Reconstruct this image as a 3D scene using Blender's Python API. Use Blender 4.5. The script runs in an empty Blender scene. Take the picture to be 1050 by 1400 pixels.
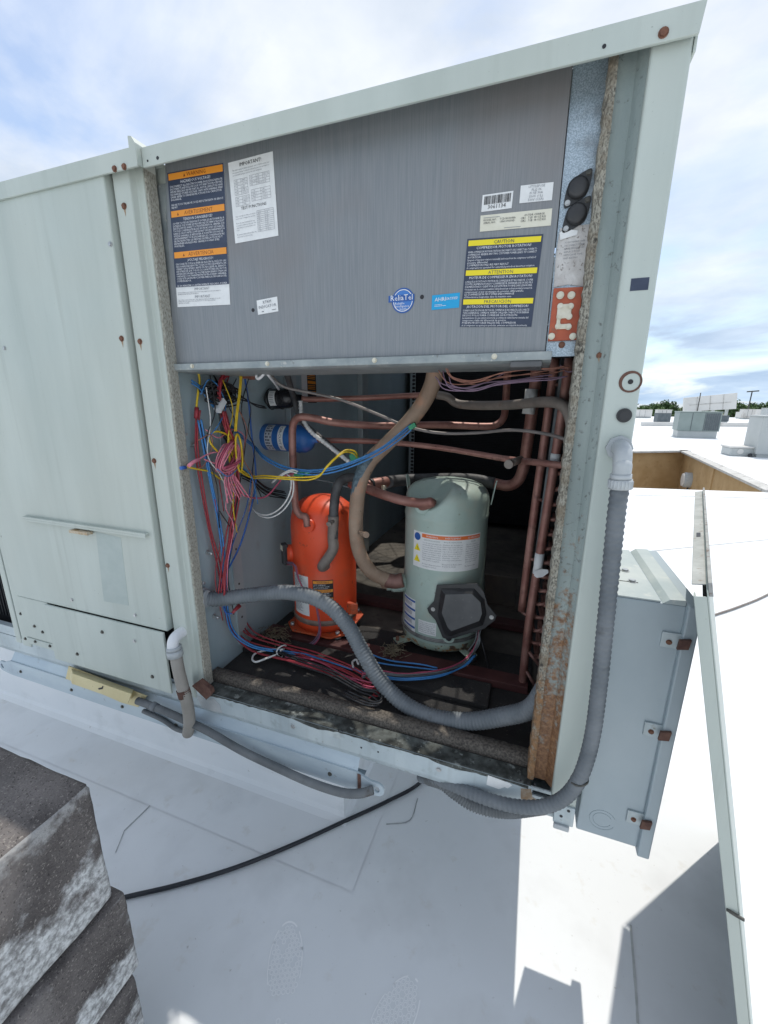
import bpy, bmesh, math, random
from mathutils import Vector, Matrix
random.seed(7)
scn = bpy.context.scene
COL = scn.collection
# ---------------------------------------------------------------- camera
cam_data = bpy.data.cameras.new('camera')
cam = bpy.data.objects.new('camera', cam_data)
COL.objects.link(cam)
cam_data.sensor_fit = 'VERTICAL'
cam_data.sensor_height = 36.0
cam_data.sensor_width = 27.0
cam_data.lens = 14.569
cam_data.clip_start = 0.02
cam_data.clip_end = 3000
PITCH, YAW, ROLL = 0.254043, 0.344498, 0.005354
fwd = Vector((-math.sin(YAW)*math.cos(PITCH), math.cos(YAW)*math.cos(PITCH), -math.sin(PITCH)))
rgt = Vector((math.cos(YAW), math.sin(YAW), 0))
upv = rgt.cross(fwd)
r2 = rgt*math.cos(ROLL) + upv*math.sin(ROLL)
u2 = upv*math.cos(ROLL) - rgt*math.sin(ROLL)
cam.matrix_world = Matrix(((r2.x, u2.x, -fwd.x, 0), (r2.y, u2.y, -fwd.y, -0.87), (r2.z, u2.z, -fwd.z, 1.65), (0, 0, 0, 1)))
scn.camera = cam
# ---------------------------------------------------------------- sky, sun, exposure
SUN = Vector((0.11, 0.432, 1.0)).normalized()
world = bpy.data.worlds.new('World')
scn.world = world
world.use_nodes = True
nt = world.node_tree
for n in list(nt.nodes): nt.nodes.remove(n)
def wn(t, **k):
    n = nt.nodes.new(t)
    for a, b in k.items(): setattr(n, a, b)
    return n
def wl(a, b): nt.links.new(a, b)
sky = wn('ShaderNodeTexSky', sky_type='NISHITA')
sky.sun_disc = False
sky.sun_elevation = math.asin(SUN.z)
sky.sun_rotation = math.atan2(SUN.x, SUN.y)
sky.air_density = 1.0; sky.dust_density = 0.7
skym = wn('ShaderNodeVectorMath', operation='SCALE'); skym.inputs['Scale'].default_value = 0.14
wl(sky.outputs[0], skym.inputs[0])
tc = wn('ShaderNodeTexCoord')
sep = wn('ShaderNodeSeparateXYZ'); wl(tc.outputs['Generated'], sep.inputs[0])
zz = wn('ShaderNodeMath', operation='MAXIMUM'); wl(sep.outputs[2], zz.inputs[0]); zz.inputs[1].default_value = 0.0
za = wn('ShaderNodeMath', operation='ADD'); wl(zz.outputs[0], za.inputs[0]); za.inputs[1].default_value = 0.16
dx = wn('ShaderNodeMath', operation='DIVIDE'); wl(sep.outputs[0], dx.inputs[0]); wl(za.outputs[0], dx.inputs[1])
dy = wn('ShaderNodeMath', operation='DIVIDE'); wl(sep.outputs[1], dy.inputs[0]); wl(za.outputs[0], dy.inputs[1])
cmb = wn('ShaderNodeCombineXYZ'); wl(dx.outputs[0], cmb.inputs[0]); wl(dy.outputs[0], cmb.inputs[1])
cmb.inputs[2].default_value = 3.7
nz = wn('ShaderNodeTexNoise'); wl(cmb.outputs[0], nz.inputs['Vector'])
nz.inputs['Scale'].default_value = 1.15; nz.inputs['Detail'].default_value = 9; nz.inputs['Roughness'].default_value = 0.56; nz.inputs['Distortion'].default_value = 0.5
rmp = wn('ShaderNodeValToRGB'); wl(nz.outputs[0], rmp.inputs[0])
rmp.color_ramp.elements[0].position = 0.35; rmp.color_ramp.elements[0].color = (0.25, 0.25, 0.25, 1)
rmp.color_ramp.elements[1].position = 0.57; rmp.color_ramp.elements[1].color = (1, 1, 1, 1)
nz2 = wn('ShaderNodeTexNoise'); wl(cmb.outputs[0], nz2.inputs['Vector'])
nz2.inputs['Scale'].default_value = 1.7; nz2.inputs['Detail'].default_value = 7; nz2.inputs['Roughness'].default_value = 0.55
rm2 = wn('ShaderNodeValToRGB'); wl(nz2.outputs[0], rm2.inputs[0])
rm2.color_ramp.elements[0].position = 0.33; rm2.color_ramp.elements[0].color = (0.47, 0.53, 0.62, 1)
rm2.color_ramp.elements[1].position = 0.68; rm2.color_ramp.elements[1].color = (0.72, 0.745, 0.78, 1)
hz_ = wn('ShaderNodeMapRange'); hz_.inputs[1].default_value = 0.0; hz_.inputs[2].default_value = 0.38; wl(zz.outputs[0], hz_.inputs[0])
hmix = wn('ShaderNodeMix', data_type='RGBA'); wl(hz_.outputs[0], hmix.inputs[0]); hmix.inputs[6].default_value = (0.66, 0.80, 0.94, 1); hmix.inputs[7].default_value = (1, 1, 1, 1)
cmul = wn('ShaderNodeMix', data_type='RGBA', blend_type='MULTIPLY'); cmul.inputs[0].default_value = 1.0; wl(rm2.outputs[0], cmul.inputs[6]); wl(hmix.outputs[2], cmul.inputs[7])
mixc = wn('ShaderNodeMix', data_type='RGBA')
wl(rmp.outputs[0], mixc.inputs[0]); wl(skym.outputs[0], mixc.inputs[6]); wl(cmul.outputs[2], mixc.inputs[7])
bg = wn('ShaderNodeBackground'); wl(mixc.outputs[2], bg.inputs[0]); bg.inputs[1].default_value = 1.0
wo = wn('ShaderNodeOutputWorld'); wl(bg.outputs[0], wo.inputs[0])
sun_data = bpy.data.lights.new('sun', 'SUN')
sun_data.energy = 2.0; sun_data.angle = math.radians(0.53); sun_data.color = (1.0, 0.95, 0.87)
sun = bpy.data.objects.new('sun', sun_data); COL.objects.link(sun)
sun.rotation_euler = SUN.to_track_quat('Z', 'Y').to_euler(); sun.location = (0, 0, 30)
scn.view_settings.view_transform = 'Standard'
scn.view_settings.look = 'None'
scn.view_settings.exposure = 0.56
scn.view_settings.gamma = 1.0
scn.view_settings.use_curve_mapping = False
scn.cycles.max_bounces = 8; scn.cycles.diffuse_bounces = 5; scn.cycles.glossy_bounces = 3
scn.cycles.caustics_reflective = False; scn.cycles.caustics_refractive = False
scn.cycles.use_denoising = True
# ---------------------------------------------------------------- materials
MATS = {}
def mat(name, c1, c2=None, scale=6.0, stretch=(1, 1, 1), rough=0.5, metal=0.0, bump=0.0, bscale=150.0, lo=0.35, hi=0.65, spots=None, detail=6, extra=None, spec=0.5, bstretch=None):
    m = bpy.data.materials.new(name); m.use_nodes = True
    N = m.node_tree.nodes; L = m.node_tree.links
    b = N['Principled BSDF']
    b.inputs['Roughness'].default_value = rough; b.inputs['Metallic'].default_value = metal
    b.inputs['Specular IOR Level'].default_value = spec
    geo = N.new('ShaderNodeNewGeometry')
    mp = N.new('ShaderNodeMapping'); mp.inputs['Scale'].default_value = stretch
    L.new(geo.outputs['Position'], mp.inputs['Vector'])
    def noise(sc, det=detail, vec=None, ro=0.6):
        n = N.new('ShaderNodeTexNoise'); n.inputs['Scale'].default_value = sc; n.inputs['Detail'].default_value = det; n.inputs['Roughness'].default_value = ro
        L.new(vec or mp.outputs[0], n.inputs['Vector']); return n
    def ramp(src, a, bb):
        r = N.new('ShaderNodeMapRange'); r.inputs[1].default_value = a; r.inputs[2].default_value = bb
        L.new(src, r.inputs[0]); return r.outputs[0]
    def mix(fac, a, bcol):
        x = N.new('ShaderNodeMix'); x.data_type = 'RGBA'
        L.new(fac, x.inputs[0])
        for i, q in ((6, a), (7, bcol)):
            if isinstance(q, tuple): x.inputs[i].default_value = (*q, 1)
            else: L.new(q, x.inputs[i])
        return x.outputs[2]
    col = None
    if c2 is not None:
        n = noise(scale)
        f = ramp(n.outputs[0], lo, hi)
        col = mix(f, c1, c2)
        rr = N.new('ShaderNodeMapRange'); rr.inputs[3].default_value = max(rough-0.1, 0.05); rr.inputs[4].default_value = min(rough+0.12, 1)
        L.new(n.outputs[0], rr.inputs[0]); L.new(rr.outputs[0], b.inputs['Roughness'])
    else:
        b.inputs['Base Color'].default_value = (*c1, 1)
    if spots:
        for (sc, a, bb, sp) in spots:
            n = noise(sc, 4, geo.outputs['Position'])
            col = mix(ramp(n.outputs[0], a, bb), col if col is not None else c1, sp)
    if extra: col = extra(N, L, geo, mix, ramp, noise, col if col is not None else c1)
    if col is not None: L.new(col, b.inputs['Base Color'])
    if bump:
        vec = geo.outputs['Position']
        if bstretch:
            mp2 = N.new('ShaderNodeMapping'); mp2.inputs['Scale'].default_value = bstretch
            L.new(vec, mp2.inputs['Vector']); vec = mp2.outputs[0]
        n = noise(bscale, 5, vec)
        bp = N.new('ShaderNodeBump'); bp.inputs['Strength'].default_value = bump; bp.inputs['Distance'].default_value = 0.004
        L.new(n.outputs[0], bp.inputs['Height']); L.new(bp.outputs[0], b.inputs['Normal'])
    MATS[name] = m
    return m
def drips(dark=(0.33, 0.37, 0.33), warm=(0.44, 0.45, 0.38)):
    def f(N, L, geo, mix, ramp, noise, col):
        mp2 = N.new('ShaderNodeMapping'); mp2.inputs['Scale'].default_value = (26, 26, 0.9); L.new(geo.outputs['Position'], mp2.inputs['Vector'])
        n = noise(1.6, 5, mp2.outputs[0], 0.55); n2 = noise(1.3, 3, geo.outputs['Position'])
        m_ = N.new('ShaderNodeMath'); m_.operation = 'MULTIPLY'; L.new(ramp(n.outputs[0], 0.54, 0.80), m_.inputs[0]); L.new(ramp(n2.outputs[0], 0.40, 0.66), m_.inputs[1])
        col = mix(m_.outputs[0], col, dark)
        n3 = noise(0.9, 4, geo.outputs['Position']); k_ = N.new('ShaderNodeMath'); k_.operation = 'MULTIPLY'; L.new(ramp(n3.outputs[0], 0.45, 0.75), k_.inputs[0]); k_.inputs[1].default_value = 0.6
        return mix(k_.outputs[0], col, warm)
    return f
def rust_low(z0, z1, rust=(0.13, 0.058, 0.028)):
    def f(N, L, geo, mix, ramp, noise, col):
        s = N.new('ShaderNodeSeparateXYZ'); L.new(geo.outputs['Position'], s.inputs[0])
        r = N.new('ShaderNodeMapRange'); r.inputs[1].default_value = z1; r.inputs[2].default_value = z0; L.new(s.outputs[2], r.inputs[0])
        n = noise(55, 7, geo.outputs['Position'], 0.7); n2 = noise(9, 4, geo.outputs['Position'])
        a = N.new('ShaderNodeMath'); a.operation = 'MULTIPLY_ADD'; L.new(r.outputs[0], a.inputs[0]); a.inputs[1].default_value = 0.5; L.new(n.outputs[0], a.inputs[2])
        a2 = N.new('ShaderNodeMath'); a2.operation = 'MULTIPLY_ADD'; L.new(n2.outputs[0], a2.inputs[0]); a2.inputs[1].default_value = 0.35; L.new(a.outputs[0], a2.inputs[2])
        n4 = noise(140, 5, geo.outputs['Position'], 0.7)
        dk = mix(ramp(n4.outputs[0], 0.36, 0.64), rust, (0.30, 0.165, 0.08))
        return mix(ramp(a2.outputs[0], 0.84, 1.02), col, dk)
    return f
PAINT = mat('pale_green_paint', (0.415, 0.468, 0.43), (0.495, 0.546, 0.503), scale=2.2, stretch=(2.5, 2.5, 0.5), rough=0.45, bump=0.2, bscale=4, spots=[(230, 0.69, 0.76, (0.24, 0.27, 0.24)), (60, 0.72, 0.78, (0.30, 0.31, 0.27))], extra=drips())
PAINT_POST = mat('pale_green_post_paint', (0.415, 0.468, 0.43), (0.495, 0.546, 0.503), scale=2.2, stretch=(2.5, 2.5, 0.5), rough=0.45, bump=0.10, bscale=6, spots=[(260, 0.68, 0.76, (0.2, 0.22, 0.2))], extra=drips())
PAINT_RUST = mat('channel_paint_rusting', (0.24, 0.29, 0.28), (0.32, 0.37, 0.35), scale=5, stretch=(4, 4, 0.6), rough=0.6, bump=0.25, bscale=120, spots=[(90, 0.60, 0.72, (0.12, 0.13, 0.12))], extra=rust_low(0.75, 1.50))
GALV = mat('galvanised_rail', (0.36, 0.43, 0.46), (0.54, 0.61, 0.63), scale=7, stretch=(1, 1, 0.6), rough=0.5, metal=0.2, bump=0.12, bscale=14, lo=0.3, hi=0.7, spots=[(19, 0.58, 0.72, (0.29, 0.34, 0.345)), (8, 0.60, 0.68, (0.62, 0.66, 0.65)), (60, 0.66, 0.74, (0.24, 0.24, 0.21)), (150, 0.68, 0.76, (0.15, 0.14, 0.12))], extra=drips((0.24, 0.27, 0.265), (0.42, 0.45, 0.43)))
GALV2 = mat('galvanised_rail_lower', (0.40, 0.48, 0.54), (0.50, 0.58, 0.62), scale=4, stretch=(1, 1, 3), rough=0.45, metal=0.3, bump=0.05, bscale=50, spots=[(40, 0.66, 0.76, (0.27, 0.3, 0.31))])
SPANGLE = mat('spangled_galvanised_plate', (0.30, 0.37, 0.42), (0.50, 0.58, 0.64), scale=420, rough=0.38, metal=0.55, lo=0.42, hi=0.6, detail=2, spots=[(10, 0.60, 0.75, (0.2, 0.22, 0.23))])
STEELPANEL = mat('weathered_steel_cover', (0.205, 0.222, 0.235), (0.265, 0.277, 0.285), scale=30, stretch=(18, 1, 0.35), rough=0.5, metal=0.35, bump=0.06, bscale=50, bstretch=(9, 1, 0.3), spots=[(1.6, 0.50, 0.72, (0.225, 0.205, 0.195)), (300, 0.70, 0.77, (0.33, 0.33, 0.33))])
STEELLIP = mat('weathered_steel_lip', (0.24, 0.275, 0.28), (0.36, 0.39, 0.385), scale=22, rough=0.5, metal=0.35, bump=0.1, bscale=90, spots=[(70, 0.62, 0.7, (0.45, 0.45, 0.42)), (30, 0.66, 0.75, (0.12, 0.1, 0.08))])
INWALL = mat('inner_wall_galvanised', (0.42, 0.53, 0.56), (0.50, 0.61, 0.64), scale=3, stretch=(1, 2, 0.7), rough=0.45, metal=0.3, bump=0.05, bscale=50, spots=[(60, 0.69, 0.76, (0.07, 0.08, 0.08)), (14, 0.62, 0.76, (0.42, 0.49, 0.50))])
INPOST = mat('inner_post_galvanised', (0.46, 0.54, 0.56), (0.56, 0.63, 0.64), scale=6, rough=0.4, metal=0.4)
BLACKFOAM = mat('dirty_black_floor_lining', (0.012, 0.012, 0.013), (0.032, 0.030, 0.028), scale=9, rough=0.85, bump=0.35, bscale=180, spots=[(130, 0.63, 0.72, (0.09, 0.08, 0.068)), (7, 0.62, 0.78, (0.075, 0.068, 0.056))])
FLOORDIRT = mat('dusty_floor_pan', (0.05, 0.046, 0.04), (0.14, 0.125, 0.105), scale=5, rough=0.9, bump=0.3, bscale=90, spots=[(30, 0.6, 0.7, (0.05, 0.045, 0.04))])
LIPFOAM = mat('speckled_foam_edge', (0.06, 0.052, 0.045), (0.17, 0.15, 0.125), scale=170, rough=0.9, bump=0.8, bscale=220, detail=3)
INSUL = mat('fibreglass_edge', (0.10, 0.092, 0.075), (0.37, 0.355, 0.295), scale=330, stretch=(1, 1, 0.55), rough=0.95, bump=0.7, bscale=350, detail=5, lo=0.36, hi=0.58, spots=[(14, 0.50, 0.68, (0.20, 0.16, 0.11)), (40, 0.60, 0.68, (0.06, 0.055, 0.045))], extra=rust_low(0.6, 1.35, (0.2, 0.12, 0.06)))
INSUL_CLEAN = mat('beige_gasket_edge', (0.20, 0.19, 0.155), (0.44, 0.43, 0.37), scale=330, stretch=(1, 1, 0.4), rough=0.95, bump=0.5, bscale=350, detail=5, lo=0.34, hi=0.58)
DARKCOIL = mat('dark_condenser_coil', (0.012, 0.014, 0.018), (0.022, 0.025, 0.03), scale=15, rough=0.6, metal=0.2)
COPPER = mat('oxidised_copper', (0.25, 0.11, 0.088), (0.37, 0.195, 0.16), scale=18, rough=0.5, metal=0.35, bump=0.05, bscale=120, spots=[(30, 0.6, 0.75, (0.15, 0.075, 0.06)), (50, 0.66, 0.74, (0.42, 0.26, 0.2))])
COPPERDK = mat('dark_oxidised_copper', (0.17, 0.085, 0.07), (0.26, 0.14, 0.115), scale=18, rough=0.5, metal=0.3, spots=[(30, 0.6, 0.75, (0.10, 0.065, 0.055))])
COPPERGR = mat('grey_dusty_pipe', (0.19, 0.165, 0.145), (0.27, 0.235, 0.205), scale=20, rough=0.6, metal=0.2, bump=0.1, bscale=120, spots=[(25, 0.6, 0.75, (0.2, 0.12, 0.09))])
BROWNPIPE = mat('brown_dusty_suction_pipe', (0.27, 0.185, 0.13), (0.36, 0.265, 0.195), scale=14, rough=0.7, metal=0.1, bump=0.2, bscale=110, spots=[(22, 0.55, 0.72, (0.40, 0.23, 0.15)), (80, 0.66, 0.74, (0.12, 0.09, 0.07))])
PIPETAPE = mat('cracked_pipe_wrap', (0.05, 0.075, 0.095), (0.13, 0.19, 0.22), scale=90, rough=0.6, bump=0.8, bscale=120)
BLACKPIPE = mat('black_insulation_sleeve', (0.045, 0.045, 0.047), (0.11, 0.11, 0.11), scale=20, rough=0.6, bump=0.25, bscale=100)
ORANGE = mat('orange_red_paint', (0.74, 0.072, 0.022), (0.82, 0.098, 0.030), scale=7, rough=0.42, bump=0.02, spots=[(9, 0.52, 0.74, (0.64, 0.105, 0.045)), (34, 0.64, 0.72, (0.42, 0.07, 0.03)), (110, 0.69, 0.75, (0.20, 0.06, 0.035))])
ORANGEDK = mat('orange_red_paint_scuffed', (0.40, 0.06, 0.02), (0.55, 0.10, 0.03), scale=20, rough=0.55, bump=0.1, spots=[(40, 0.6, 0.7, (0.2, 0.07, 0.04))])
SAGE = mat('sage_green_paint', (0.34, 0.435, 0.385), (0.41, 0.505, 0.45), scale=6, rough=0.34, bump=0.02, bscale=60, spots=[(10, 0.54, 0.76, (0.40, 0.44, 0.37)), (120, 0.67, 0.74, (0.13, 0.13, 0.09)), (28, 0.66, 0.75, (0.24, 0.25, 0.18))])
SAGERUST = mat('sage_green_paint_rusty', (0.27, 0.34, 0.28), (0.36, 0.43, 0.34), scale=16, rough=0.5, bump=0.1, spots=[(45, 0.54, 0.62, (0.26, 0.13, 0.05)), (25, 0.57, 0.63, (0.09, 0.065, 0.045))])
BLACKPL = mat('black_plastic', (0.022, 0.023, 0.025), (0.04, 0.041, 0.043), scale=20, rough=0.42)
GREYPL = mat('dark_grey_cover_face', (0.085, 0.088, 0.09), (0.12, 0.122, 0.124), scale=14, rough=0.55, spots=[(60, 0.66, 0.72, (0.17, 0.17, 0.165))])
BLUETANK = mat('blue_drier_paint', (0.016, 0.10, 0.33), (0.028, 0.145, 0.43), scale=12, rough=0.38, spots=[(60, 0.68, 0.74, (0.1, 0.14, 0.25))])
BLACKTANK = mat('gloss_black_drier', (0.010, 0.010, 0.012), (0.022, 0.022, 0.024), scale=12, rough=0.25)
CONDUIT = mat('grey_flex_conduit', (0.115, 0.132, 0.145), (0.165, 0.182, 0.195), scale=15, rough=0.6, bump=0.08, bscale=100, spots=[(20, 0.6, 0.75, (0.09, 0.095, 0.098))])
CONDUITDK = mat('grey_flex_conduit_dirty', (0.10, 0.11, 0.115), (0.165, 0.178, 0.185), scale=12, rough=0.65, bump=0.1, bscale=100, spots=[(25, 0.6, 0.72, (0.08, 0.075, 0.07))])
TANCONDUIT = mat('tan_faded_conduit', (0.27, 0.255, 0.225), (0.33, 0.31, 0.28), scale=15, rough=0.65, bump=0.08, bscale=100)
FITTING = mat('light_grey_fitting', (0.36, 0.39, 0.405), (0.46, 0.485, 0.49), scale=20, rough=0.45, spots=[(30, 0.64, 0.72, (0.38, 0.40, 0.40))])
WHITEFIT = mat('white_plastic_fitting', (0.70, 0.72, 0.74), (0.78, 0.79, 0.80), scale=20, rough=0.4)
BROWNRUST = mat('brown_rust', (0.085, 0.042, 0.033), (0.16, 0.085, 0.062), scale=50, rough=0.85, bump=0.4, bscale=150)
SCREWM = mat('screw_zinc', (0.42, 0.43, 0.43), (0.55, 0.56, 0.55), scale=60, rough=0.35, metal=0.7)
SCREWDK = mat('screw_dark', (0.06, 0.065, 0.06), (0.13, 0.12, 0.10), scale=80, rough=0.5, metal=0.4)
SCREWRUST = mat('screw_rusty', (0.12, 0.055, 0.035), (0.22, 0.10, 0.06), scale=80, rough=0.8)
DISCO = mat('grey_disconnect_paint', (0.345, 0.41, 0.44), (0.40, 0.462, 0.487), scale=4, stretch=(1, 1, 0.7), rough=0.45, bump=0.03, bscale=90, spots=[(180, 0.71, 0.77, (0.25, 0.3, 0.33))])
DISCOTOP = mat('grey_disconnect_top_pale', (0.38, 0.44, 0.44), (0.50, 0.54, 0.52), scale=8, rough=0.6, bump=0.05, spots=[(25, 0.58, 0.72, (0.55, 0.57, 0.53))])  # paler, rougher, blotchy version of the box grey for its top pieces
MEMBRANE = mat('white_roof_membrane', (0.73, 0.75, 0.76), (0.80, 0.815, 0.82), scale=0.9, rough=0.55, bump=0.22, bscale=4, spots=[(3.2, 0.50, 0.74, (0.67, 0.685, 0.69)), (11, 0.61, 0.78, (0.66, 0.65, 0.62)), (0.35, 0.50, 0.70, (0.71, 0.70, 0.67)), (45, 0.68, 0.76, (0.50, 0.50, 0.485)), (170, 0.715, 0.77, (0.33, 0.32, 0.30))])
MEMBRANE2 = mat('white_curb_flashing', (0.78, 0.80, 0.81), (0.84, 0.85, 0.85), scale=2.5, rough=0.5, bump=0.12, bscale=9, spots=[(7, 0.58, 0.74, (0.72, 0.735, 0.735)), (40, 0.70, 0.78, (0.5, 0.5, 0.48))])
SEAM = mat('membrane_seam_line', (0.30, 0.31, 0.315), (0.48, 0.49, 0.49), scale=20, rough=0.7)
CABLE = mat('black_cable_jacket', (0.012, 0.014, 0.02), (0.022, 0.025, 0.03), scale=30, rough=0.45)
def lime(N, L, geo, mix, ramp, noise, col):
    tco = N.new('ShaderNodeTexCoord'); sp_ = N.new('ShaderNodeSeparateXYZ'); L.new(tco.outputs['Object'], sp_.inputs[0])
    n = noise(13, 7, geo.outputs['Position'], 0.65)
    def mad(a, k, b):
        m_ = N.new('ShaderNodeMath'); m_.operation = 'MULTIPLY_ADD'; L.new(a, m_.inputs[0]); m_.inputs[1].default_value = k
        if isinstance(b, float): m_.inputs[2].default_value = b
        else: L.new(b, m_.inputs[2])
        return m_.outputs[0]
    v = mad(sp_.outputs[2], -2.1, n.outputs[0]); v = mad(sp_.outputs[1], 0.50, v)
    sn = N.new('ShaderNodeSeparateXYZ'); L.new(geo.outputs['True Normal'], sn.inputs[0])
    side = N.new('ShaderNodeMapRange'); side.inputs[1].default_value = 0.75; side.inputs[2].default_value = 0.45; L.new(sn.outputs[2], side.inputs[0])
    def mul(a, b):
        m_ = N.new('ShaderNodeMath'); m_.operation = 'MULTIPLY'; L.new(a, m_.inputs[0]); L.new(b, m_.inputs[1]); return m_.outputs[0]
    a = mul(ramp(v, 0.60, 0.74), side.outputs[0])
    c = mix(ramp(noise(95, 6, geo.outputs['Position']).outputs[0], 0.38, 0.6), (0.28, 0.28, 0.275), (0.66, 0.67, 0.665))
    col = mix(a, col, c)
    ab = N.new('ShaderNodeMath'); ab.operation = 'SUBTRACT'; L.new(sp_.outputs[2], ab.inputs[0]); ab.inputs[1].default_value = 0.105
    e_ = mad(ab.outputs[0], 5.0, n.outputs[0])
    return mix(mul(ramp(e_, 0.55, 0.66), side.outputs[0]), col, (0.37, 0.365, 0.355))
CONCRETE = mat('weathered_concrete', (0.075, 0.066, 0.063), (0.205, 0.185, 0.175), scale=7, rough=0.95, bump=1.0, bscale=130, detail=9, spots=[(210, 0.58, 0.66, (0.29, 0.265, 0.24)), (260, 0.60, 0.66, (0.028, 0.024, 0.023)), (3.2, 0.48, 0.74, (0.23, 0.215, 0.205))], extra=lime)
GRIME = mat('mossy_sill_grime', (0.022, 0.025, 0.022), (0.13, 0.145, 0.135), scale=24, stretch=(1, 1, 1), rough=0.8, bump=0.2, bscale=120, lo=0.40, hi=0.72, spots=[(40, 0.60, 0.70, (0.22, 0.24, 0.225)), (90, 0.6, 0.68, (0.03, 0.03, 0.026))])
CHALK = mat('white_lime_stain', (0.42, 0.43, 0.43), (0.66, 0.67, 0.66), scale=26, rough=0.95, bump=0.9, bscale=90, spots=[(60, 0.60, 0.68, (0.2, 0.185, 0.17))])
CREAM = mat('cream_yellow_plastic', (0.58, 0.50, 0.27), (0.66, 0.58, 0.34), scale=10, rough=0.55, spots=[(60, 0.68, 0.74, (0.35, 0.28, 0.13))])
BEIGEWALL = mat('tan_painted_wall', (0.42, 0.275, 0.125), (0.50, 0.345, 0.18), scale=2.0, rough=0.85, spots=[(6, 0.58, 0.75, (0.36, 0.23, 0.10)), (20, 0.68, 0.76, (0.24, 0.17, 0.09))])
COPING = mat('metal_coping_worn', (0.42, 0.41, 0.38), (0.58, 0.57, 0.54), scale=4, rough=0.7, spots=[(9, 0.6, 0.68, (0.13, 0.12, 0.1))])
FARUNIT = mat('far_unit_green_grey', (0.22, 0.27, 0.255), (0.26, 0.31, 0.295), scale=2, rough=0.5)
FARUNITL = mat('far_unit_pale', (0.42, 0.45, 0.44), (0.48, 0.5, 0.49), scale=2, rough=0.5)
FARDARK = mat('far_dark_grille', (0.09, 0.11, 0.12), (0.13, 0.15, 0.16), scale=5, rough=0.6)
FARWHITE = mat('far_white_paint', (0.60, 0.59, 0.56), (0.70, 0.69, 0.66), scale=0.35, rough=0.8, spots=[(0.6, 0.6, 0.72, (0.45, 0.42, 0.38))])
LEAF = mat('tree_foliage', (0.05, 0.10, 0.03), (0.12, 0.19, 0.065), scale=0.8, rough=0.8)
LEAF2 = mat('tree_foliage_dark', (0.035, 0.075, 0.025), (0.08, 0.135, 0.05), scale=0.8, rough=0.8)
BARK = mat('tree_bark', (0.07, 0.055, 0.04), (0.12, 0.095, 0.07), scale=6, rough=0.95)
GRASSY = mat('far_ground', (0.12, 0.14, 0.07), (0.24, 0.23, 0.19), scale=0.06, rough=0.95)
W_LABEL = mat('white_label', (0.70, 0.71, 0.70), (0.76, 0.77, 0.76), scale=60, rough=0.5)
C_LABEL = mat('cream_label', (0.66, 0.64, 0.52), (0.70, 0.68, 0.57), scale=60, rough=0.5)
N_LABEL = mat('navy_label', (0.030, 0.042, 0.075), (0.042, 0.056, 0.095), scale=40, rough=0.4)
O_LABEL = mat('orange_label_print', (0.80, 0.30, 0.03), rough=0.45)
YL_LABEL = mat('yellow_label_print', (0.80, 0.66, 0.02), rough=0.45)
B_LABEL = mat('blue_sticker', (0.02, 0.095, 0.33), rough=0.4)
B2_LABEL = mat('mid_blue_sticker', (0.05, 0.18, 0.5), rough=0.4)
CY_LABEL = mat('cyan_sticker', (0.01, 0.33, 0.62), rough=0.4)
K_PRINT = mat('black_print', (0.015, 0.015, 0.018), rough=0.5)
GR_PRINT = mat('grey_print', (0.22, 0.23, 0.25), rough=0.5)
WP_PRINT = mat('white_print', (0.75, 0.76, 0.78), rough=0.5)
BR_PRINT = mat('brown_print', (0.22, 0.05, 0.01), rough=0.5)
OR_PRINT = mat('orange_red_print', (0.72, 0.16, 0.035), rough=0.45)
TERMRED = mat('red_brown_phenolic', (0.36, 0.075, 0.035), (0.45, 0.11, 0.05), scale=40, rough=0.6, spots=[(60, 0.64, 0.72, (0.28, 0.10, 0.06))])
PEEL = mat('peeling_paper', (0.48, 0.46, 0.44), (0.62, 0.61, 0.59), scale=40, rough=0.9, bump=0.5, bscale=90, spots=[(150, 0.60, 0.68, (0.24, 0.22, 0.2))])
BRASS = mat('pale_contact_metal', (0.60, 0.55, 0.42), (0.70, 0.66, 0.55), scale=80, rough=0.35, metal=0.5)
STEELWOOL = mat('dry_debris', (0.16, 0.13, 0.085), (0.30, 0.25, 0.165), scale=60, rough=0.95)
REDBAR = mat('maroon_cross_rail', (0.05, 0.014, 0.014), (0.085, 0.028, 0.025), scale=15, rough=0.7)
def wirem(n, c): return mat(n, c, tuple(min(1, x*1.25+0.01) for x in c), scale=60, rough=0.45)
WR = wirem('red_wire_jacket', (0.27, 0.022, 0.032)); WB = wirem('blue_wire_jacket', (0.02, 0.10, 0.36)); WLB = wirem('light_blue_wire_jacket', (0.035, 0.17, 0.40))
WY = wirem('yellow_wire_jacket', (0.60, 0.42, 0.015)); WPK = wirem('pink_wire_jacket', (0.62, 0.20, 0.26)); WK = wirem('black_wire_jacket', (0.012, 0.012, 0.014))
WW = wirem('white_wire_jacket', (0.58, 0.58, 0.56)); WG = wirem('green_wire_jacket', (0.02, 0.22, 0.10)); WO = wirem('orange_wire_jacket', (0.30, 0.13, 0.09)); WV = wirem('violet_wire_jacket', (0.20, 0.13, 0.19)); WMG = wirem('magenta_wire_jacket', (0.36, 0.06, 0.11))
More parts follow.
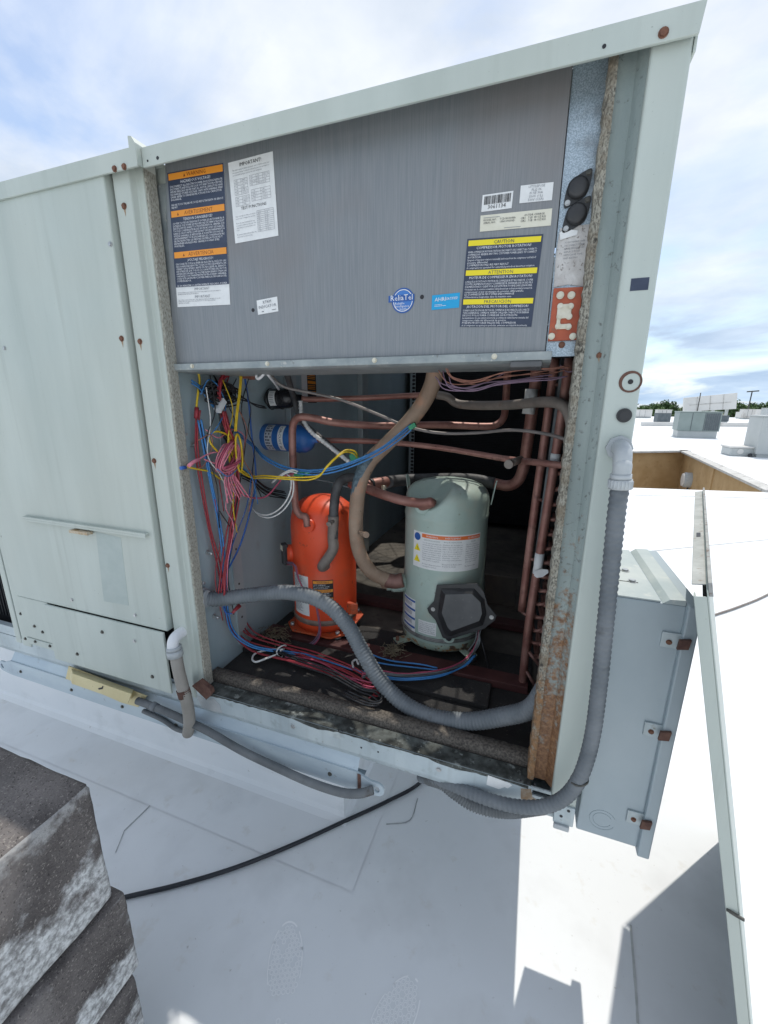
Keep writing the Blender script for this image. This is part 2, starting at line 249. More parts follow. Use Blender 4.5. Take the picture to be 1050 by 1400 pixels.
# ---------------------------------------------------------------- helpers
class MB:
    def __init__(s): s.v = []; s.f = []; s.mi = []; s.sm = []
    def add(s, vs, fs, m=0, smooth=False):
        o = len(s.v); s.v += [tuple(p) for p in vs]
        for f in fs: s.f.append(tuple(i+o for i in f)); s.mi.append(m); s.sm.append(smooth)
        return s
    def box(s, x0, x1, y0, y1, z0, z1, m=0):
        vs = [(x, y, z) for z in (z0, z1) for y in (y0, y1) for x in (x0, x1)]
        return s.add(vs, [(0, 2, 3, 1), (4, 5, 7, 6), (0, 1, 5, 4), (2, 6, 7, 3), (0, 4, 6, 2), (1, 3, 7, 5)], m)
    def obox(s, c, a, b, d, m=0):
        c, a, b, d = Vector(c), Vector(a), Vector(b), Vector(d)
        vs = [c+i*a+j*b+k*d for k in (-1, 1) for j in (-1, 1) for i in (-1, 1)]
        return s.add(vs, [(0, 2, 3, 1), (4, 5, 7, 6), (0, 1, 5, 4), (2, 6, 7, 3), (0, 4, 6, 2), (1, 3, 7, 5)], m)
    def prism(s, pts, vec, m=0, mside=None):
        n = len(pts); vec = Vector(vec); P = [Vector(p) for p in pts]
        s.add(P + [p+vec for p in P], [], m); o = len(s.v) - 2*n
        def q(f, mm): s.f.append(tuple(i+o for i in f)); s.mi.append(mm); s.sm.append(False)
        q(tuple(range(n))[::-1], m); q(tuple(range(n, 2*n)), m)
        for i in range(n): q((i, (i+1) % n, n+(i+1) % n, n+i), m if mside is None else mside)
        return s
    def tube(s, pts, r, n=10, m=0, sub=6, rib=0.0, pitch=0.01, caps=True, spline=True):
        P = [Vector(p) for p in pts]
        if spline and len(P) > 2: P = crom(P, sub)
        if rib: P = resample(P, pitch/4)
        k = len(P)
        T = [(P[min(i+1, k-1)]-P[max(i-1, 0)]).normalized() for i in range(k)]
        nrm = T[0].orthogonal().normalized(); rings = []
        rr = r if callable(r) else (lambda t: r)
        vs = []
        for i in range(k):
            nrm = (nrm - T[i]*nrm.dot(T[i])).normalized(); bn = T[i].cross(nrm)
            q = rr(i/(k-1))
            if rib: q *= 1 + rib*(0.5 if i % 4 in (0, 1) else -0.5)
            for j in range(n):
                a = 2*math.pi*j/n; vs.append(P[i] + nrm*(q*math.cos(a)) + bn*(q*math.sin(a)))
        fs = [(i*n+j, i*n+(j+1) % n, (i+1)*n+(j+1) % n, (i+1)*n+j) for i in range(k-1) for j in range(n)]
        s.add(vs, fs, m, True)
        if caps:
            o = len(s.v) - len(vs)
            for f in (tuple(range(n))[::-1], tuple(range((k-1)*n, k*n))): s.f.append(tuple(i+o for i in f)); s.mi.append(m); s.sm.append(False)
        return s
    def cyl(s, p0, p1, r, n=16, m=0, r1=None):
        r1 = r if r1 is None else r1
        return s.tube([p0, p1], lambda t: r+(r1-r)*t, n, m, spline=False)
    def lathe(s, c, prof, n=48, m=0, closed=False):
        vs = [(c[0]+r*math.cos(2*math.pi*j/n), c[1]+r*math.sin(2*math.pi*j/n), c[2]+z) for (r, z) in prof for j in range(n)]
        fs = [(i*n+j, i*n+(j+1) % n, (i+1)*n+(j+1) % n, (i+1)*n+j) for i in range(len(prof)-1) for j in range(n)]
        s.add(vs, fs, m, True)
        return s
    def build(s, name, mats, parent=None, bevel=0.0, seg=2, base=None):
        me = bpy.data.meshes.new(name)
        off = Vector((0, 0, 0))
        if parent is None and s.v:
            xs, ys, zs = zip(*s.v)
            off = Vector(base) if base else Vector(((min(xs)+max(xs))/2, (min(ys)+max(ys))/2, min(zs)))
        me.from_pydata([(v[0]-off.x, v[1]-off.y, v[2]-off.z) for v in s.v], [], s.f)
        for m in (mats if isinstance(mats, (list, tuple)) else [mats]): me.materials.append(m)
        me.polygons.foreach_set('material_index', s.mi)
        me.polygons.foreach_set('use_smooth', s.sm)
        me.update()
        o = bpy.data.objects.new(name, me); COL.objects.link(o)
        o.location = off
        if parent is not None: attach(o, parent)
        if bevel:
            bv = o.modifiers.new('bevel', 'BEVEL'); bv.width = bevel; bv.segments = seg; bv.limit_method = 'ANGLE'; bv.angle_limit = math.radians(40); bv.harden_normals = False
        return o
def attach(o, parent):
    o.parent = parent
    loc = Vector((0, 0, 0)); p = parent
    while p is not None:
        if not p.parent: loc = Vector(p.location)
        p = p.parent
    o.matrix_parent_inverse = Matrix.Translation(-loc) if parent.parent is None else Matrix.Identity(4)
def crom(P, sub):
    out = []
    for i in range(len(P)-1):
        p0 = P[i-1] if i else P[0]*2-P[1]; p1, p2 = P[i], P[i+1]; p3 = P[i+2] if i+2 < len(P) else P[-1]*2-P[-2]
        for k in range(sub):
            t = k/sub
            out.append(0.5*((2*p1)+(p2-p0)*t+(2*p0-5*p1+4*p2-p3)*t*t+(3*p1-p0-3*p2+p3)*t**3))
    out.append(P[-1]); return out
def resample(P, d):
    out = [P[0]]; acc = 0.0
    for a, b in zip(P, P[1:]):
        L = (b-a).length
        if L < 1e-9: continue
        t = d-acc
        while t <= L: out.append(a+(b-a)*(t/L)); t += d
        acc = (acc+L) % d
    if (out[-1]-P[-1]).length > d*0.2: out.append(P[-1])
    return out
def tag(o, label, cat=None, group=None, kind=None):
    if label: o['label'] = label
    if cat: o['category'] = cat
    if group: o['group'] = group
    if kind: o['kind'] = kind
    return o
def thing(name, loc, label, cat, group=None):
    o = bpy.data.objects.new(name, None); COL.objects.link(o); o.location = loc; o.empty_display_size = 0.05
    return tag(o, label, cat, group)
def struct(o): o['kind'] = 'structure'; return o
def hexhead(mb, c, d, r, h, m=0, n=6):
    c, d = Vector(c), Vector(d).normalized()
    mb.cyl(c - d*0.001, c + d*h*0.3, r*1.35, 12, m); mb.cyl(c + d*h*0.25, c + d*h, r, n, m)
SCREW_MESH = {}
def screw(parent, p, r=0.005, mtl=None, d=(0, -1, 0), h=0.004, name='screw'):
    key = (round(r, 4), mtl.name, tuple(d), h)
    if key not in SCREW_MESH:
        mb = MB(); hexhead(mb, (0, 0, 0), d, r, h)
        o = mb.build(name, mtl, None, base=(0, 0, 0)); SCREW_MESH[key] = o.data
    else:
        o = bpy.data.objects.new(name, SCREW_MESH[key]); COL.objects.link(o)
    o.location = p; attach(o, parent); return o
TXT = {}
def text_geo(s):
    if s not in TXT:
        cu = bpy.data.curves.new('t', 'FONT'); cu.body = s; cu.size = 1.0; cu.resolution_u = 1; cu.fill_mode = 'FRONT'
        ob = bpy.data.objects.new('t', cu)
        me = bpy.data.meshes.new_from_object(ob)
        vs = [(v.co.x, v.co.y) for v in me.vertices]; fs = [tuple(p.vertices) for p in me.polygons]
        bpy.data.objects.remove(ob); bpy.data.curves.remove(cu); bpy.data.meshes.remove(me)
        w = max((v[0] for v in vs), default=0.1)
        TXT[s] = (vs, fs, w)
    return TXT[s]
def label_sheet(name, parent, fmap, w, h, els, mats, nu=1, nv=1, th=0.0006, base=0, corners=0):
    """fmap(u, v, n): u right, v down from the top edge, n outward"""
    mb = MB()
    vs = [fmap(w*i/nu, h*j/nv, th) for j in range(nv+1) for i in range(nu+1)]
    mb.add(vs, [(j*(nu+1)+i, (j+1)*(nu+1)+i, (j+1)*(nu+1)+i+1, j*(nu+1)+i+1) for j in range(nv) for i in range(nu)], base)
    rim = [(w*i/nu, 0) for i in range(nu)] + [(w, h*j/nv) for j in range(nv)] + [(w-w*i/nu, h) for i in range(nu)] + [(0, h-h*j/nv) for j in range(nv)]
    k = len(rim)
    mb.add([fmap(a, b, th) for a, b in rim] + [fmap(a, b, 0) for a, b in rim], [(i, (i+1) % k, k+(i+1) % k, k+i) for i in range(k)], base)
    for ei, e in enumerate(els):
        if e[0] == 'r':
            _, u, v, ww, hh, m = e; q = max(1, int(nu*ww/w))
            mb.add([fmap(u+ww*i/q, v+j*hh, th+0.0003+0.0002*min(ei, 2)+0.000003*ei) for j in (0, 1) for i in range(q+1)], [(i, q+1+i, q+2+i, i+1) for i in range(q)], m)
        elif e[0] == 'poly':
            _, pts, m, n = e
            mb.add([fmap(a, b, th+n) for a, b in pts], [tuple(range(len(pts)))], m)
        elif e[0] == 'c':
            _, u, v, r, m, n = e
            mb.add([fmap(u+r*math.cos(t*math.pi/14), v+r*math.sin(t*math.pi/14), th+n) for t in range(28)], [tuple(range(28))], m)
        elif e[0] == 't':
            _, s, u, v, size, m, al, mx = e
            g, fs, gw = text_geo(s); sx = size
            if mx and gw*size > mx: sx = mx/gw
            u0 = u - (gw*sx/2 if al == 'c' else 0)
            mb.add([fmap(u0+a*sx, v-b*size, th+0.0009) for a, b in g], fs, m)
    return mb.build(name, mats, parent)
def para(lines, u, v, size, lh, m, mx, al='l'):
    return [('t', s, u + (mx/2 if al == 'c' else 0), v+i*lh, size, m, al, mx) for i, s in enumerate(lines) if s]
def plane_map(tl, tr, bl):
    tl, tr, bl = Vector(tl), Vector(tr), Vector(bl)
    a = tr-tl; b = bl-tl; n = a.cross(b).normalized()
    if n.y > 0: n = -n
    w, h = a.length, b.length; a, b = a.normalized(), b.normalized()
    return (lambda u, v, k: tl + a*u + b*v + n*k), w, h
# ================================================================ SETTING: roof, ground, well
def sheet(name, polys, m, parent=None):
    mb = MB()
    for p in polys: mb.add(p, [tuple(range(len(p)))])
    return mb.build(name, m, parent, base=(0, 0, 0) if parent is None else None)
struct(sheet('ground', [[(-2000, -2000, -6), (2000, -2000, -6), (2000, 2500, -6), (-2000, 2500, -6)]], GRASSY))
HOLE = [(-7.0, 7.15), (4.60, 9.34), (5.35, 17.72), (-7.0, 10.6)]
rx0, rx1, ry0, ry1 = -45.0, 70.0, -25.0, 78.0
(a0, b0), (a1, b1), (a2, b2), (a3, b3) = HOLE
roof = struct(sheet('roof', [
    [(rx0, ry0, 0), (rx1, ry0, 0), (rx1, b1, 0), (a1, b1, 0), (a0, b0, 0), (rx0, b0, 0)],
    [(rx0, b0, 0), (a0, b0, 0), (a3, b3, 0), (rx0, b3, 0)],
    [(a1, b1, 0), (rx1, b1, 0), (rx1, b2, 0), (a2, b2, 0)],
    [(rx0, b3, 0), (a3, b3, 0), (a2, b2, 0), (rx1, b2, 0), (rx1, ry1, 0), (rx0, ry1, 0)],
    [(rx0, ry1, 0), (rx1, ry1, 0), (rx1, ry1, -6), (rx0, ry1, -6)], [(rx1, ry0, 0), (rx1, ry0, -6), (rx1, ry1, -6), (rx1, ry1, 0)],
    [(a0, b0, 0), (a1, b1, 0), (a1, b1, -4), (a0, b0, -4)]], MEMBRANE))
struct(sheet('lower_roof', [[(a0-1, b0-1, -3.6), (a1+1, b1-1, -3.6), (a2+1, b2+1, -3.6), (a3-1, b3+1, -3.6)]], MEMBRANE))
def seam_strip(pts, w=0.004, m=SEAM, z=0.0025):
    mb = MB(); P = [Vector((p[0], p[1], z)) for p in pts]
    if len(P) > 2: P = crom(P, 5)
    L = []; 
    for i, p in enumerate(P):
        t = (P[min(i+1, len(P)-1)]-P[max(i-1, 0)]).normalized(); n = Vector((-t.y, t.x, 0))*w*(0.7+0.6*random.random())/2
        L += [p+n, p-n, p+n-Vector((0, 0, 0.002)), p-n-Vector((0, 0, 0.002))]
    fs = []
    for i in range(len(P)-1):
        o = 4*i; fs += [(o, o+1, o+5, o+4), (o, o+4, o+6, o+2), (o+1, o+3, o+7, o+5)]
    mb.add(L, fs)
    return mb.build('seam', m, roof)
seam_strip([(-2.0844, 0.1146, 0), (-1.5694, 0.1233, 0)])
seam_strip([(-1.3894, 0.1259, 0), (-1.0707, 0.1463, 0), (-0.7436, 0.1726, 0), (-0.5874, 0.1643, 0)], 0.0035)
seam_strip([(-1.5251, 0.1668, 0), (-1.4302, 0.1666, 0), (-1.3952, 0.1274, 0), (-1.3987, -0.0148, 0)], 0.004)
seam_strip([(-1.3987, -0.0148, 0), (-1.3541, -0.0874, 0)], 0.0025)
seam_strip([(-0.5474, 0.2742, 0), (-0.5414, 0.2203, 0), (-0.5874, 0.1643, 0)], 0.003)
seam_strip([(-0.3375, 0.5211, 0), (-0.3426, 0.4153, 0), (-0.4276, 0.3681, 0)], 0.004)
seam_strip([(1.0985, 4.3083, 0), (3.4542, 5.9027, 0)], 0.016)
seam_strip([(1.888, 8.0225, 0), (5.0102, 8.8251, 0)], 0.03)
seam_strip([(0.4383, 0.3246, 0), (0.4234, 0.1768, 0), (0.4118, 0.0768, 0)], 0.006, mat('membrane_crease', (0.42, 0.43, 0.42), (0.55, 0.56, 0.55), scale=20, rough=0.7))
seam_strip([(2.2, 1.9), (3.1, 1.3), (3.6, 0.6)], 0.006)
# boot prints pressed in dust on the membrane
def boot_print(c, ang, name='boot_print'):
    mb = MB(); ca, sa = math.cos(ang), math.sin(ang)
    def w(u, v): return (c[0]+u*ca-v*sa, c[1]+u*sa+v*ca, 0.0032)
    def inside(u, v):
        if v > -0.02: return abs(u-0.004) < 0.046*math.sqrt(max(0, 1-((v-0.055)/0.095)**2))
        if v < -0.065: return abs(u) < 0.034*math.sqrt(max(0, 1-((v+0.10)/0.045)**2))
        return False
    h = 0.0135
    for i in range(-6, 7):
        for j in range(-14, 14):
            u = (i+0.5*(j % 2))*h; v = j*h*0.87
            if not inside(u, v) or random.random() < 0.12: continue
            o = [(u+h*0.50*math.cos(t*math.pi/3+0.52), v+h*0.50*math.sin(t*math.pi/3+0.52)) for t in range(6)]
            q = [(u+h*0.36*math.cos(t*math.pi/3+0.52), v+h*0.36*math.sin(t*math.pi/3+0.52)) for t in range(6)]
            mb.add([w(*p) for p in o+q], [(t, (t+1) % 6, 6+(t+1) % 6, 6+t) for t in range(6)])
    rim = [(0.004+0.052*math.cos(t*0.2), 0.055+0.105*math.sin(t*0.2)) for t in range(-2, 19)]
    for p, q in zip(rim, rim[1:]):
        if random.random() < 0.3: continue
        mb.add([w(*p), w(*q), w(q[0]*0.95, q[1]*0.97), w(p[0]*0.95, p[1]*0.97)], [(0, 1, 2, 3)])
    return mb.build(name, DUSTPRINT, roof)
DUSTPRINT = mat('pale_dust_print', (0.93, 0.935, 0.93), (0.95, 0.95, 0.945), scale=30, rough=0.8)
boot_print((-0.5522, -0.1946, 0)[:2], 0.45)
boot_print((-0.2461, -0.1909, 0)[:2], -0.35)
# ---------------------------------------------------------------- curb below the unit
curb = MB()
prof = [(0.10, 0.0028), (0.30, 0.0045), (0.322, 0.016), (0.332, 0.035), (0.336, 0.60)]
x0, x1 = -2.9, -0.60
for i in range(len(prof)-1):
    (ya, za_), (yb, zb) = prof[i], prof[i+1]
    ea, eb = (0.336-ya)*0.6, (0.336-yb)*0.6
    curb.add([(x0-ea, ya, za_), (x1+ea, ya, za_), (x1+eb, yb, zb), (x0-eb, yb, zb)], [(0, 1, 2, 3)], 1 if i == 0 else 0, i > 0)
    curb.add([(x1+ea, ya, za_), (x1+ea, 2.2, za_), (x1+eb, 2.2, zb), (x1+eb, yb, zb)], [(0, 1, 2, 3)], 1 if i == 0 else 0, i > 0)
    curb.add([(x0-ea, 2.2, za_), (x0-ea, ya, za_), (x0-eb, yb, zb), (x0-eb, 2.2, zb)], [(0, 1, 2, 3)], 0, i > 0)
curb.add([(x0, 0.336, 0.6), (x1, 0.336, 0.6), (x1, 2.2, 0.6), (x0, 2.2, 0.6)], [(0, 1, 2, 3)])
tag(curb.build('roof_curb', [MEMBRANE2, MEMBRANE]), 'white membrane wrapped curb carrying the open rooftop unit', 'curb')

# ================================================================ THE ROOFTOP UNIT
U = thing('rooftop_unit', (-1.0, 1.2, 0.6), 'large pale green rooftop air conditioner with its service panel removed', 'air conditioner')
ZT = 2.168                      # underside of the top cap
ZS = 0.765                      # sill
XL, XR = -3.2, 0.167
# --- base rail with slot hole
r = MB()
def railpiece(xa, xb, za_, zb): r.box(xa, xb, 0.0, 0.004, za_, zb)
railpiece(XL, 0.070, 0.706, ZS); railpiece(0.070, 0.1115, 0.706, 0.742); railpiece(0.070, 0.1115, 0.757, ZS)
r.add([(XL, 0, 0.706), (XR-0.002, 0, 0.706), (XR-0.002, 0.012, 0.682), (XL, 0.012, 0.682)], [(0, 1, 2, 3)])
r.add([(XL, 0.012, 0.682), (XR-0.002, 0.012, 0.682), (XR-0.002, 0.045, 0.682), (XL, 0.045, 0.682)], [(0, 1, 2, 3)])
rail = r.build('base_rail', GALV, U)
r = MB(); r.box(-0.945, 0.066, 0.0005, 0.048, ZS+0.0003, ZS+0.003); r.build('sill_top', GRIME, rail, 0.001)
r = MB(); nn_ = 80; top_ = []; bot_ = []
for i in range(nn_+1):
    x = -0.93+i*(0.99/nn_); top_.append((x, -0.0006, ZS)); bot_.append((x, -0.0006, ZS-0.004-0.004*random.random()**2-0.010*max(0, math.sin(x*9)*math.sin(x*23+1))))
r.add(top_+bot_, [(i, i+1, nn_+2+i, nn_+1+i) for i in range(nn_)]); r.add([(p[0], 0.0004, p[2]) for p in bot_]+bot_, [(i, i+1, nn_+2+i, nn_+1+i) for i in range(nn_)]); r.build('grime_streak', GRIME, rail)
lo = MB()
def lug(xc, sgn):
    pts = [(xc-sgn*0.06, 0.655), (xc-sgn*0.02, 0.640)]
    for k in range(9):
        a = math.pi/2 - k*math.pi/8
        pts.append((xc+sgn*0.022*math.cos(a), 0.618+0.022*math.sin(a)))
    pts += [(xc-sgn*0.03, 0.592), (xc-sgn*0.06, 0.590)]
    hole = [(xc+0.009*math.cos(t*math.pi/6), 0.618+0.011*math.sin(t*math.pi/6)) for t in range(12)]
    bm = bmesh.new()
    ov = [bm.verts.new((p[0], 0, p[1])) for p in pts]; hv = [bm.verts.new((p[0], 0, p[1])) for p in hole]
    es = [bm.edges.new((ov[i], ov[(i+1) % len(ov)])) for i in range(len(ov))] + [bm.edges.new((hv[i], hv[(i+1) % 12])) for i in range(12)]
    bmesh.ops.triangle_fill(bm, edges=es, use_beauty=True)
    bm.verts.index_update()
    vs = [v.co for v in bm.verts]; fs = [tuple(v.index for v in f.verts) for f in bm.faces]; n = len(vs)
    lo.add([(v.x, -0.012, v.z) for v in vs] + [(v.x, -0.006, v.z) for v in vs], fs + [tuple(i+n for i in f) for f in fs] + [(e.verts[0].index, e.verts[1].index, e.verts[1].index+n, e.verts[0].index+n) for e in bm.edges if len(e.link_faces) == 1])
    bm.free()
lug(-0.325, 1); lug(-1.945, -1)
lo.box(-1.886, -0.384, -0.012, -0.006, 0.590, 0.655)
lo.add([(-1.886, -0.006, 0.655), (-0.384, -0.006, 0.655), (-0.384, 0.012, 0.684), (-1.886, 0.012, 0.684)], [(0, 1, 2, 3)])
lo.add([(-1.886, -0.006, 0.590), (-0.384, -0.006, 0.590), (-0.384, 0.06, 0.590), (-1.886, 0.06, 0.590)], [(0, 1, 2, 3)])
lower = lo.build('lifting_rail', GALV2, U)
lug_weld = MB(); lug_weld.box(-0.382, -0.372, -0.0135, -0.0122, 0.60, 0.652); lug_weld.build('rust_patch', BROWNRUST, lower)
# --- floor, lip, trough
f = MB(); f.box(-0.95, 0.15, 0.048, 2.35, 0.748, 0.757); floor = f.build('floor_pan', FLOORDIRT, U)
f = MB(); f.box(-0.945, 0.062, 0.098, 0.55, 0.7575, 0.763); f.build('floor_lining', BLACKFOAM, floor)
f = MB(); nseg = 60
for i in range(nseg+1):
    x = -0.945 + i*(0.062+0.945)/nseg; j1 = random.uniform(-0.0012, 0.0012); j2 = random.uniform(-0.001, 0.001)
    f.v += [(x, 0.058+j1, 0.757), (x, 0.060+j1, 0.778+j2), (x, 0.066, 0.785+j2), (x, 0.098+j2, 0.785+j1), (x, 0.104, 0.760)]
for i in range(nseg):
    for k in range(4):
        o = i*5+k; f.f.append((o, o+5, o+6, o+1)); f.mi.append(0); f.sm.append(True)
f.build('foam_lip', LIPFOAM, floor)
f = MB(); f.box(-0.945, 0.066, 0.049, 0.058, 0.757, 0.7605); f.build('drip_channel', BLACKFOAM, floor)
# --- cross rails under the compressors
f = MB(); f.box(-0.93, 0.05, 0.34, 0.40, 0.763, 0.790); f.build('cross_rail', REDBAR, floor, 0.003)
f = MB(); f.box(-0.93, 0.05, 0.72, 0.78, 0.763, 0.790); f.build('cross_rail', REDBAR, floor, 0.003)
f = MB(); f.box(-0.945, -0.06, 0.225, 0.335, 0.7632, 0.782); f.build('dark_pad', BLACKFOAM, floor, 0.004)
f = MB(); f.box(-0.50, -0.02, 0.95, 0.96, 0.757, 0.90); bp_ = f.build('partition_plate', mat('dusty_partition', (0.09, 0.085, 0.08), (0.15, 0.135, 0.11), scale=12, rough=0.8), floor, 0.002)
# --- inner walls
w = MB(); w.box(-0.962, -0.95, 0.030, 2.35, 0.757, ZT); lw = w.build('left_inner_wall', INWALL, U)
w = MB(); w.box(-0.9498, -0.925, 0.60, 0.655, 0.757, ZT); w.build('wall_post', INPOST, lw, 0.002)
w = MB(); w.box(-0.9498, -0.92, 1.33, 1.42, 0.757, ZT); w.build('wall_post', INPOST, lw, 0.002)
w = MB(); w.box(-0.9498, -0.944, 0.215, 0.262, 0.80, ZT)
for k in range(9): w.cyl((-0.9445, 0.238, 0.9+k*0.13), (-0.9425, 0.238, 0.9+k*0.13), 0.004, 10, 1)
w.build('wall_flange', [INPOST, SCREWDK], lw)
w = MB(); w.box(-0.95, 0.15, 2.35, 2.37, 0.70, ZT); w.build('back_wall', DARKCOIL, U)
w = MB(); w.box(0.138, 0.150, 0.06, 2.35, 0.70, ZT); w.build('right_inner_wall', DARKCOIL, U)
# --- back coil: fins as thin ridges
c = MB(); c.box(-0.86, 0.055, 2.22, 2.30, 0.80, 2.12)
for k in range(110): z = 0.805+k*0.012; c.box(-0.86, 0.055, 2.212, 2.2205, z, z+0.003)
bc = c.build('back_coil', DARKCOIL, U)
c = MB()
for k in range(46):
    z = 0.85+k*0.027
    c.add([(-0.872+0.012*math.cos(t*math.pi/6), 2.19, z+0.010*math.sin(t*math.pi/6)) for t in range(12)], [tuple(range(12))], 1)
c.box(-0.90, -0.86, 2.195, 2.20, 0.80, 2.12, 0)
c.build('tube_sheet', [INPOST, K_PRINT], bc)
# --- right hand coil: slab, tube sheet, hairpin bends
c = MB(); c.box(0.075, 0.135, 0.46, 2.20, 0.80, 2.12); coil = c.build('side_coil', DARKCOIL, U)
c = MB(); c.prism([(0.0502, 0.455, 1.7771), (0.157, 0.455, 1.7739), (0.1518, 0.455, 0.847), (0.0309, 0.455, 0.8188)], (0, 0.006, 0)); c.build('tube_sheet', mat('coil_end_plate', (0.03, 0.034, 0.038), (0.06, 0.06, 0.06), scale=20, rough=0.6, metal=0.3), coil)
bend = MB(); bend.tube([(0, 0.04, -0.014), (0, -0.022, -0.014), (0, -0.034, -0.006), (0, -0.034, 0.006), (0, -0.022, 0.014), (0, 0.04, 0.014)], 0.0062, 8, 0, 4)
bend_obj = bend.build('return_bend', COPPER, None, base=(0, 0, 0)); bmesh_data = bend_obj.data
first = True
for (xt, yt, zt_), (xb, yb, zb_) in (((0.0819, 0.385, 1.6676), (0.0609, 0.385, 0.9992)), ((0.0998, 0.385, 1.6676), (0.0817, 0.385, 1.0033)), ((0.1176, 0.385, 1.6676), (0.1023, 0.385, 1.0074))):
    for k in range(20):
        z = 0.88+k*0.045; t_ = (z-zb_)/(zt_-zb_)
        o = bend_obj if first else bpy.data.objects.new('return_bend', bmesh_data)
        if not first: COL.objects.link(o)
        first = False
        o.location = (xb+(xt-xb)*t_, 0.418, z); o.rotation_euler = (0, random.uniform(1.2, 1.6), random.uniform(-0.1, 0.1)); attach(o, coil)
c = MB(); c.prism([(0.0475, 0.405, 1.7443), (0.0622, 0.405, 1.744), (0.044, 0.405, 1.1354), (0.0293, 0.405, 1.1331)], (0, 0.01, 0)); c.build('coil_bracket', mat('dark_coil_bracket', (0.10, 0.115, 0.12), (0.16, 0.18, 0.185), scale=20, rough=0.5, metal=0.3), coil)
# --- right corner post, recessed channel and fibreglass edge
p = MB(); p.prism([(0.112, 0, 0.7068), (XR, 0, 0.7068), (XR, 0.07, 0.7068), (0.150, 0.07, 0.7068), (0.150, 0.016, 0.7068), (0.120, 0.016, 0.7068), (0.120, 0.030, 0.7068), (0.112, 0.030, 0.7068)][::-1], (0, 0, 2.1845-0.7068))
post = p.build('corner_post', PAINT_POST, U, 0.004, 3)
p = MB(); p.prism([(0.0715, 0.030, ZS), (0.098, 0.030, ZS), (0.112, 0.012, ZS), (0.1119, 0.04, ZS), (0.0715, 0.04, ZS)], (0, 0, 2.203-ZS)); ch = p.build('recessed_channel', PAINT_RUST, U)
p = MB(); n = 150
for i in range(n+1):
    z = ZS + 0.004 + i*(2.203-ZS-0.006)/n; a = random.uniform(-0.0022, 0.0012); b = random.uniform(-0.001, 0.0006); d = random.uniform(-0.002, 0.002)
    p.v += [(0.0575+a, 0.075, z), (0.0575+a, 0.020+d, z), (0.0625, 0.016+d*0.6, z), (0.0712+b, 0.018+d, z), (0.0715, 0.05, z)]
for i in range(n):
    for k in range(4): o = i*5+k; p.f.append((o, o+1, o+6, o+5)); p.mi.append(0); p.sm.append(False)
p.build('fibreglass_edge', INSUL, ch)
# --- intermediate post on the left of the opening
p = MB(); p.prism([(-1.002, -0.005, 0.735), (-0.950, -0.005, 0.735), (-0.944, 0.012, 0.735), (-0.924, 0.012, 0.735), (-0.924, 0.028, 0.735), (-1.002, 0.028, 0.735)][::-1], (0, 0, 2.203-0.735))
post2 = p.build('middle_post', PAINT_POST, U, 0.003, 2)
p = MB(); n = 130
for i in range(n+1):
    z = 0.77 + i*(2.203-0.772)/n; a = random.uniform(-0.001, 0.002); d = random.uniform(-0.002, 0.002)
    p.v += [(-0.9238, 0.040, z), (-0.9238, 0.0145+d*0.5, z), (-0.921, 0.0135+d*0.5, z), (-0.9185+a*0.5, 0.017+d, z), (-0.9185+a*0.5, 0.045, z)]
for i in range(n):
    for k in range(4): o = i*5+k; p.f.append((o, o+1, o+6, o+5)); p.mi.append(0); p.sm.append(False)
p.build('fibreglass_edge', INSUL_CLEAN, post2)
# --- caps: a folded sheet, front lip and top
p = MB(); p.prism([(-0.893, -0.014, ZT), (0.1695, -0.014, ZT), (0.1735, -0.014, 2.206), (-0.893, -0.014, 2.206)], (0, 0.0055, 0)); p.box(-0.893, 0.1735, -0.0085, 0.058, 2.2046, 2.2062); cap = p.build('top_cap', PAINT, U, 0.0018)
p = MB(); p.box(0.1675, 0.1715, 0.0, 2.40, 2.155, 2.2042); p.build('cap_side', PAINT, cap, 0.001)
p = MB(); p.box(XL, -0.8955, -0.027, -0.0215, 2.166, 2.204); p.box(XL, -0.8955, -0.0215, 0.058, 2.2026, 2.2042); cap2 = p.build('top_cap', PAINT, U, 0.0018)
p = MB(); p.prism([(-0.914, -0.0275, 2.198), (-0.8945, -0.0275, 2.168), (-0.8945, -0.0275, 2.210), (-0.904, -0.0275, 2.224), (-0.914, -0.0275, 2.226)], (0, 0.05, 0)); p.build('cap_joint', PAINT, cap2, 0.001)
# --- top deck with the two fan openings
FANS = [(-0.32, 0.83, 0.37), (-0.50, 1.90, 0.38)]
d = MB(); ZD = 2.19
def rect(xa, xb, ya, yb): d.box(xa, xb, ya, yb, ZD-0.004, ZD+0.004)
cells = []
for (fx, fy, fr) in FANS:
    s = fr+0.05; cells.append((fx-s, fx+s, fy-s, fy+s)); n = 48
    circ = []; sq = []
    for t in range(n):
        a = 2*math.pi*t/n; ca, sa = math.cos(a), math.sin(a); k = s/max(abs(ca), abs(sa))
        circ.append((fx+fr*ca, fy+fr*sa)); sq.append((fx+k*ca, fy+k*sa))
    for zt_ in (ZD+0.004, ZD-0.004):
        d.add([(q[0], q[1], zt_) for q in circ+sq], [(t, (t+1) % n, n+(t+1) % n, n+t) for t in range(n)])
    d.add([(q[0], q[1], ZD+0.004) for q in circ] + [(q[0], q[1], ZD-0.07) for q in circ], [(t, (t+1) % n, n+(t+1) % n, n+t) for t in range(n)])
(c0, c1_, c2_, c3_), (e0, e1, e2, e3) = cells
rect(XL, c0, 0.060, 2.40); rect(c1_, 0.166, 0.060, e2); rect(c0, c1_, 0.060, c2_); rect(c0, c1_, c3_, e2)
rect(c0, e0, e2, 2.40) if e0 > c0 else None
rect(e1, 0.166, e2, 2.40); rect(max(c0, e0), e1, e3, 2.40)
d.box(XL, 0.149, 0.0585, 0.0595, 2.150, 2.2044)
deck = d.build('top_deck', PAINT, U)
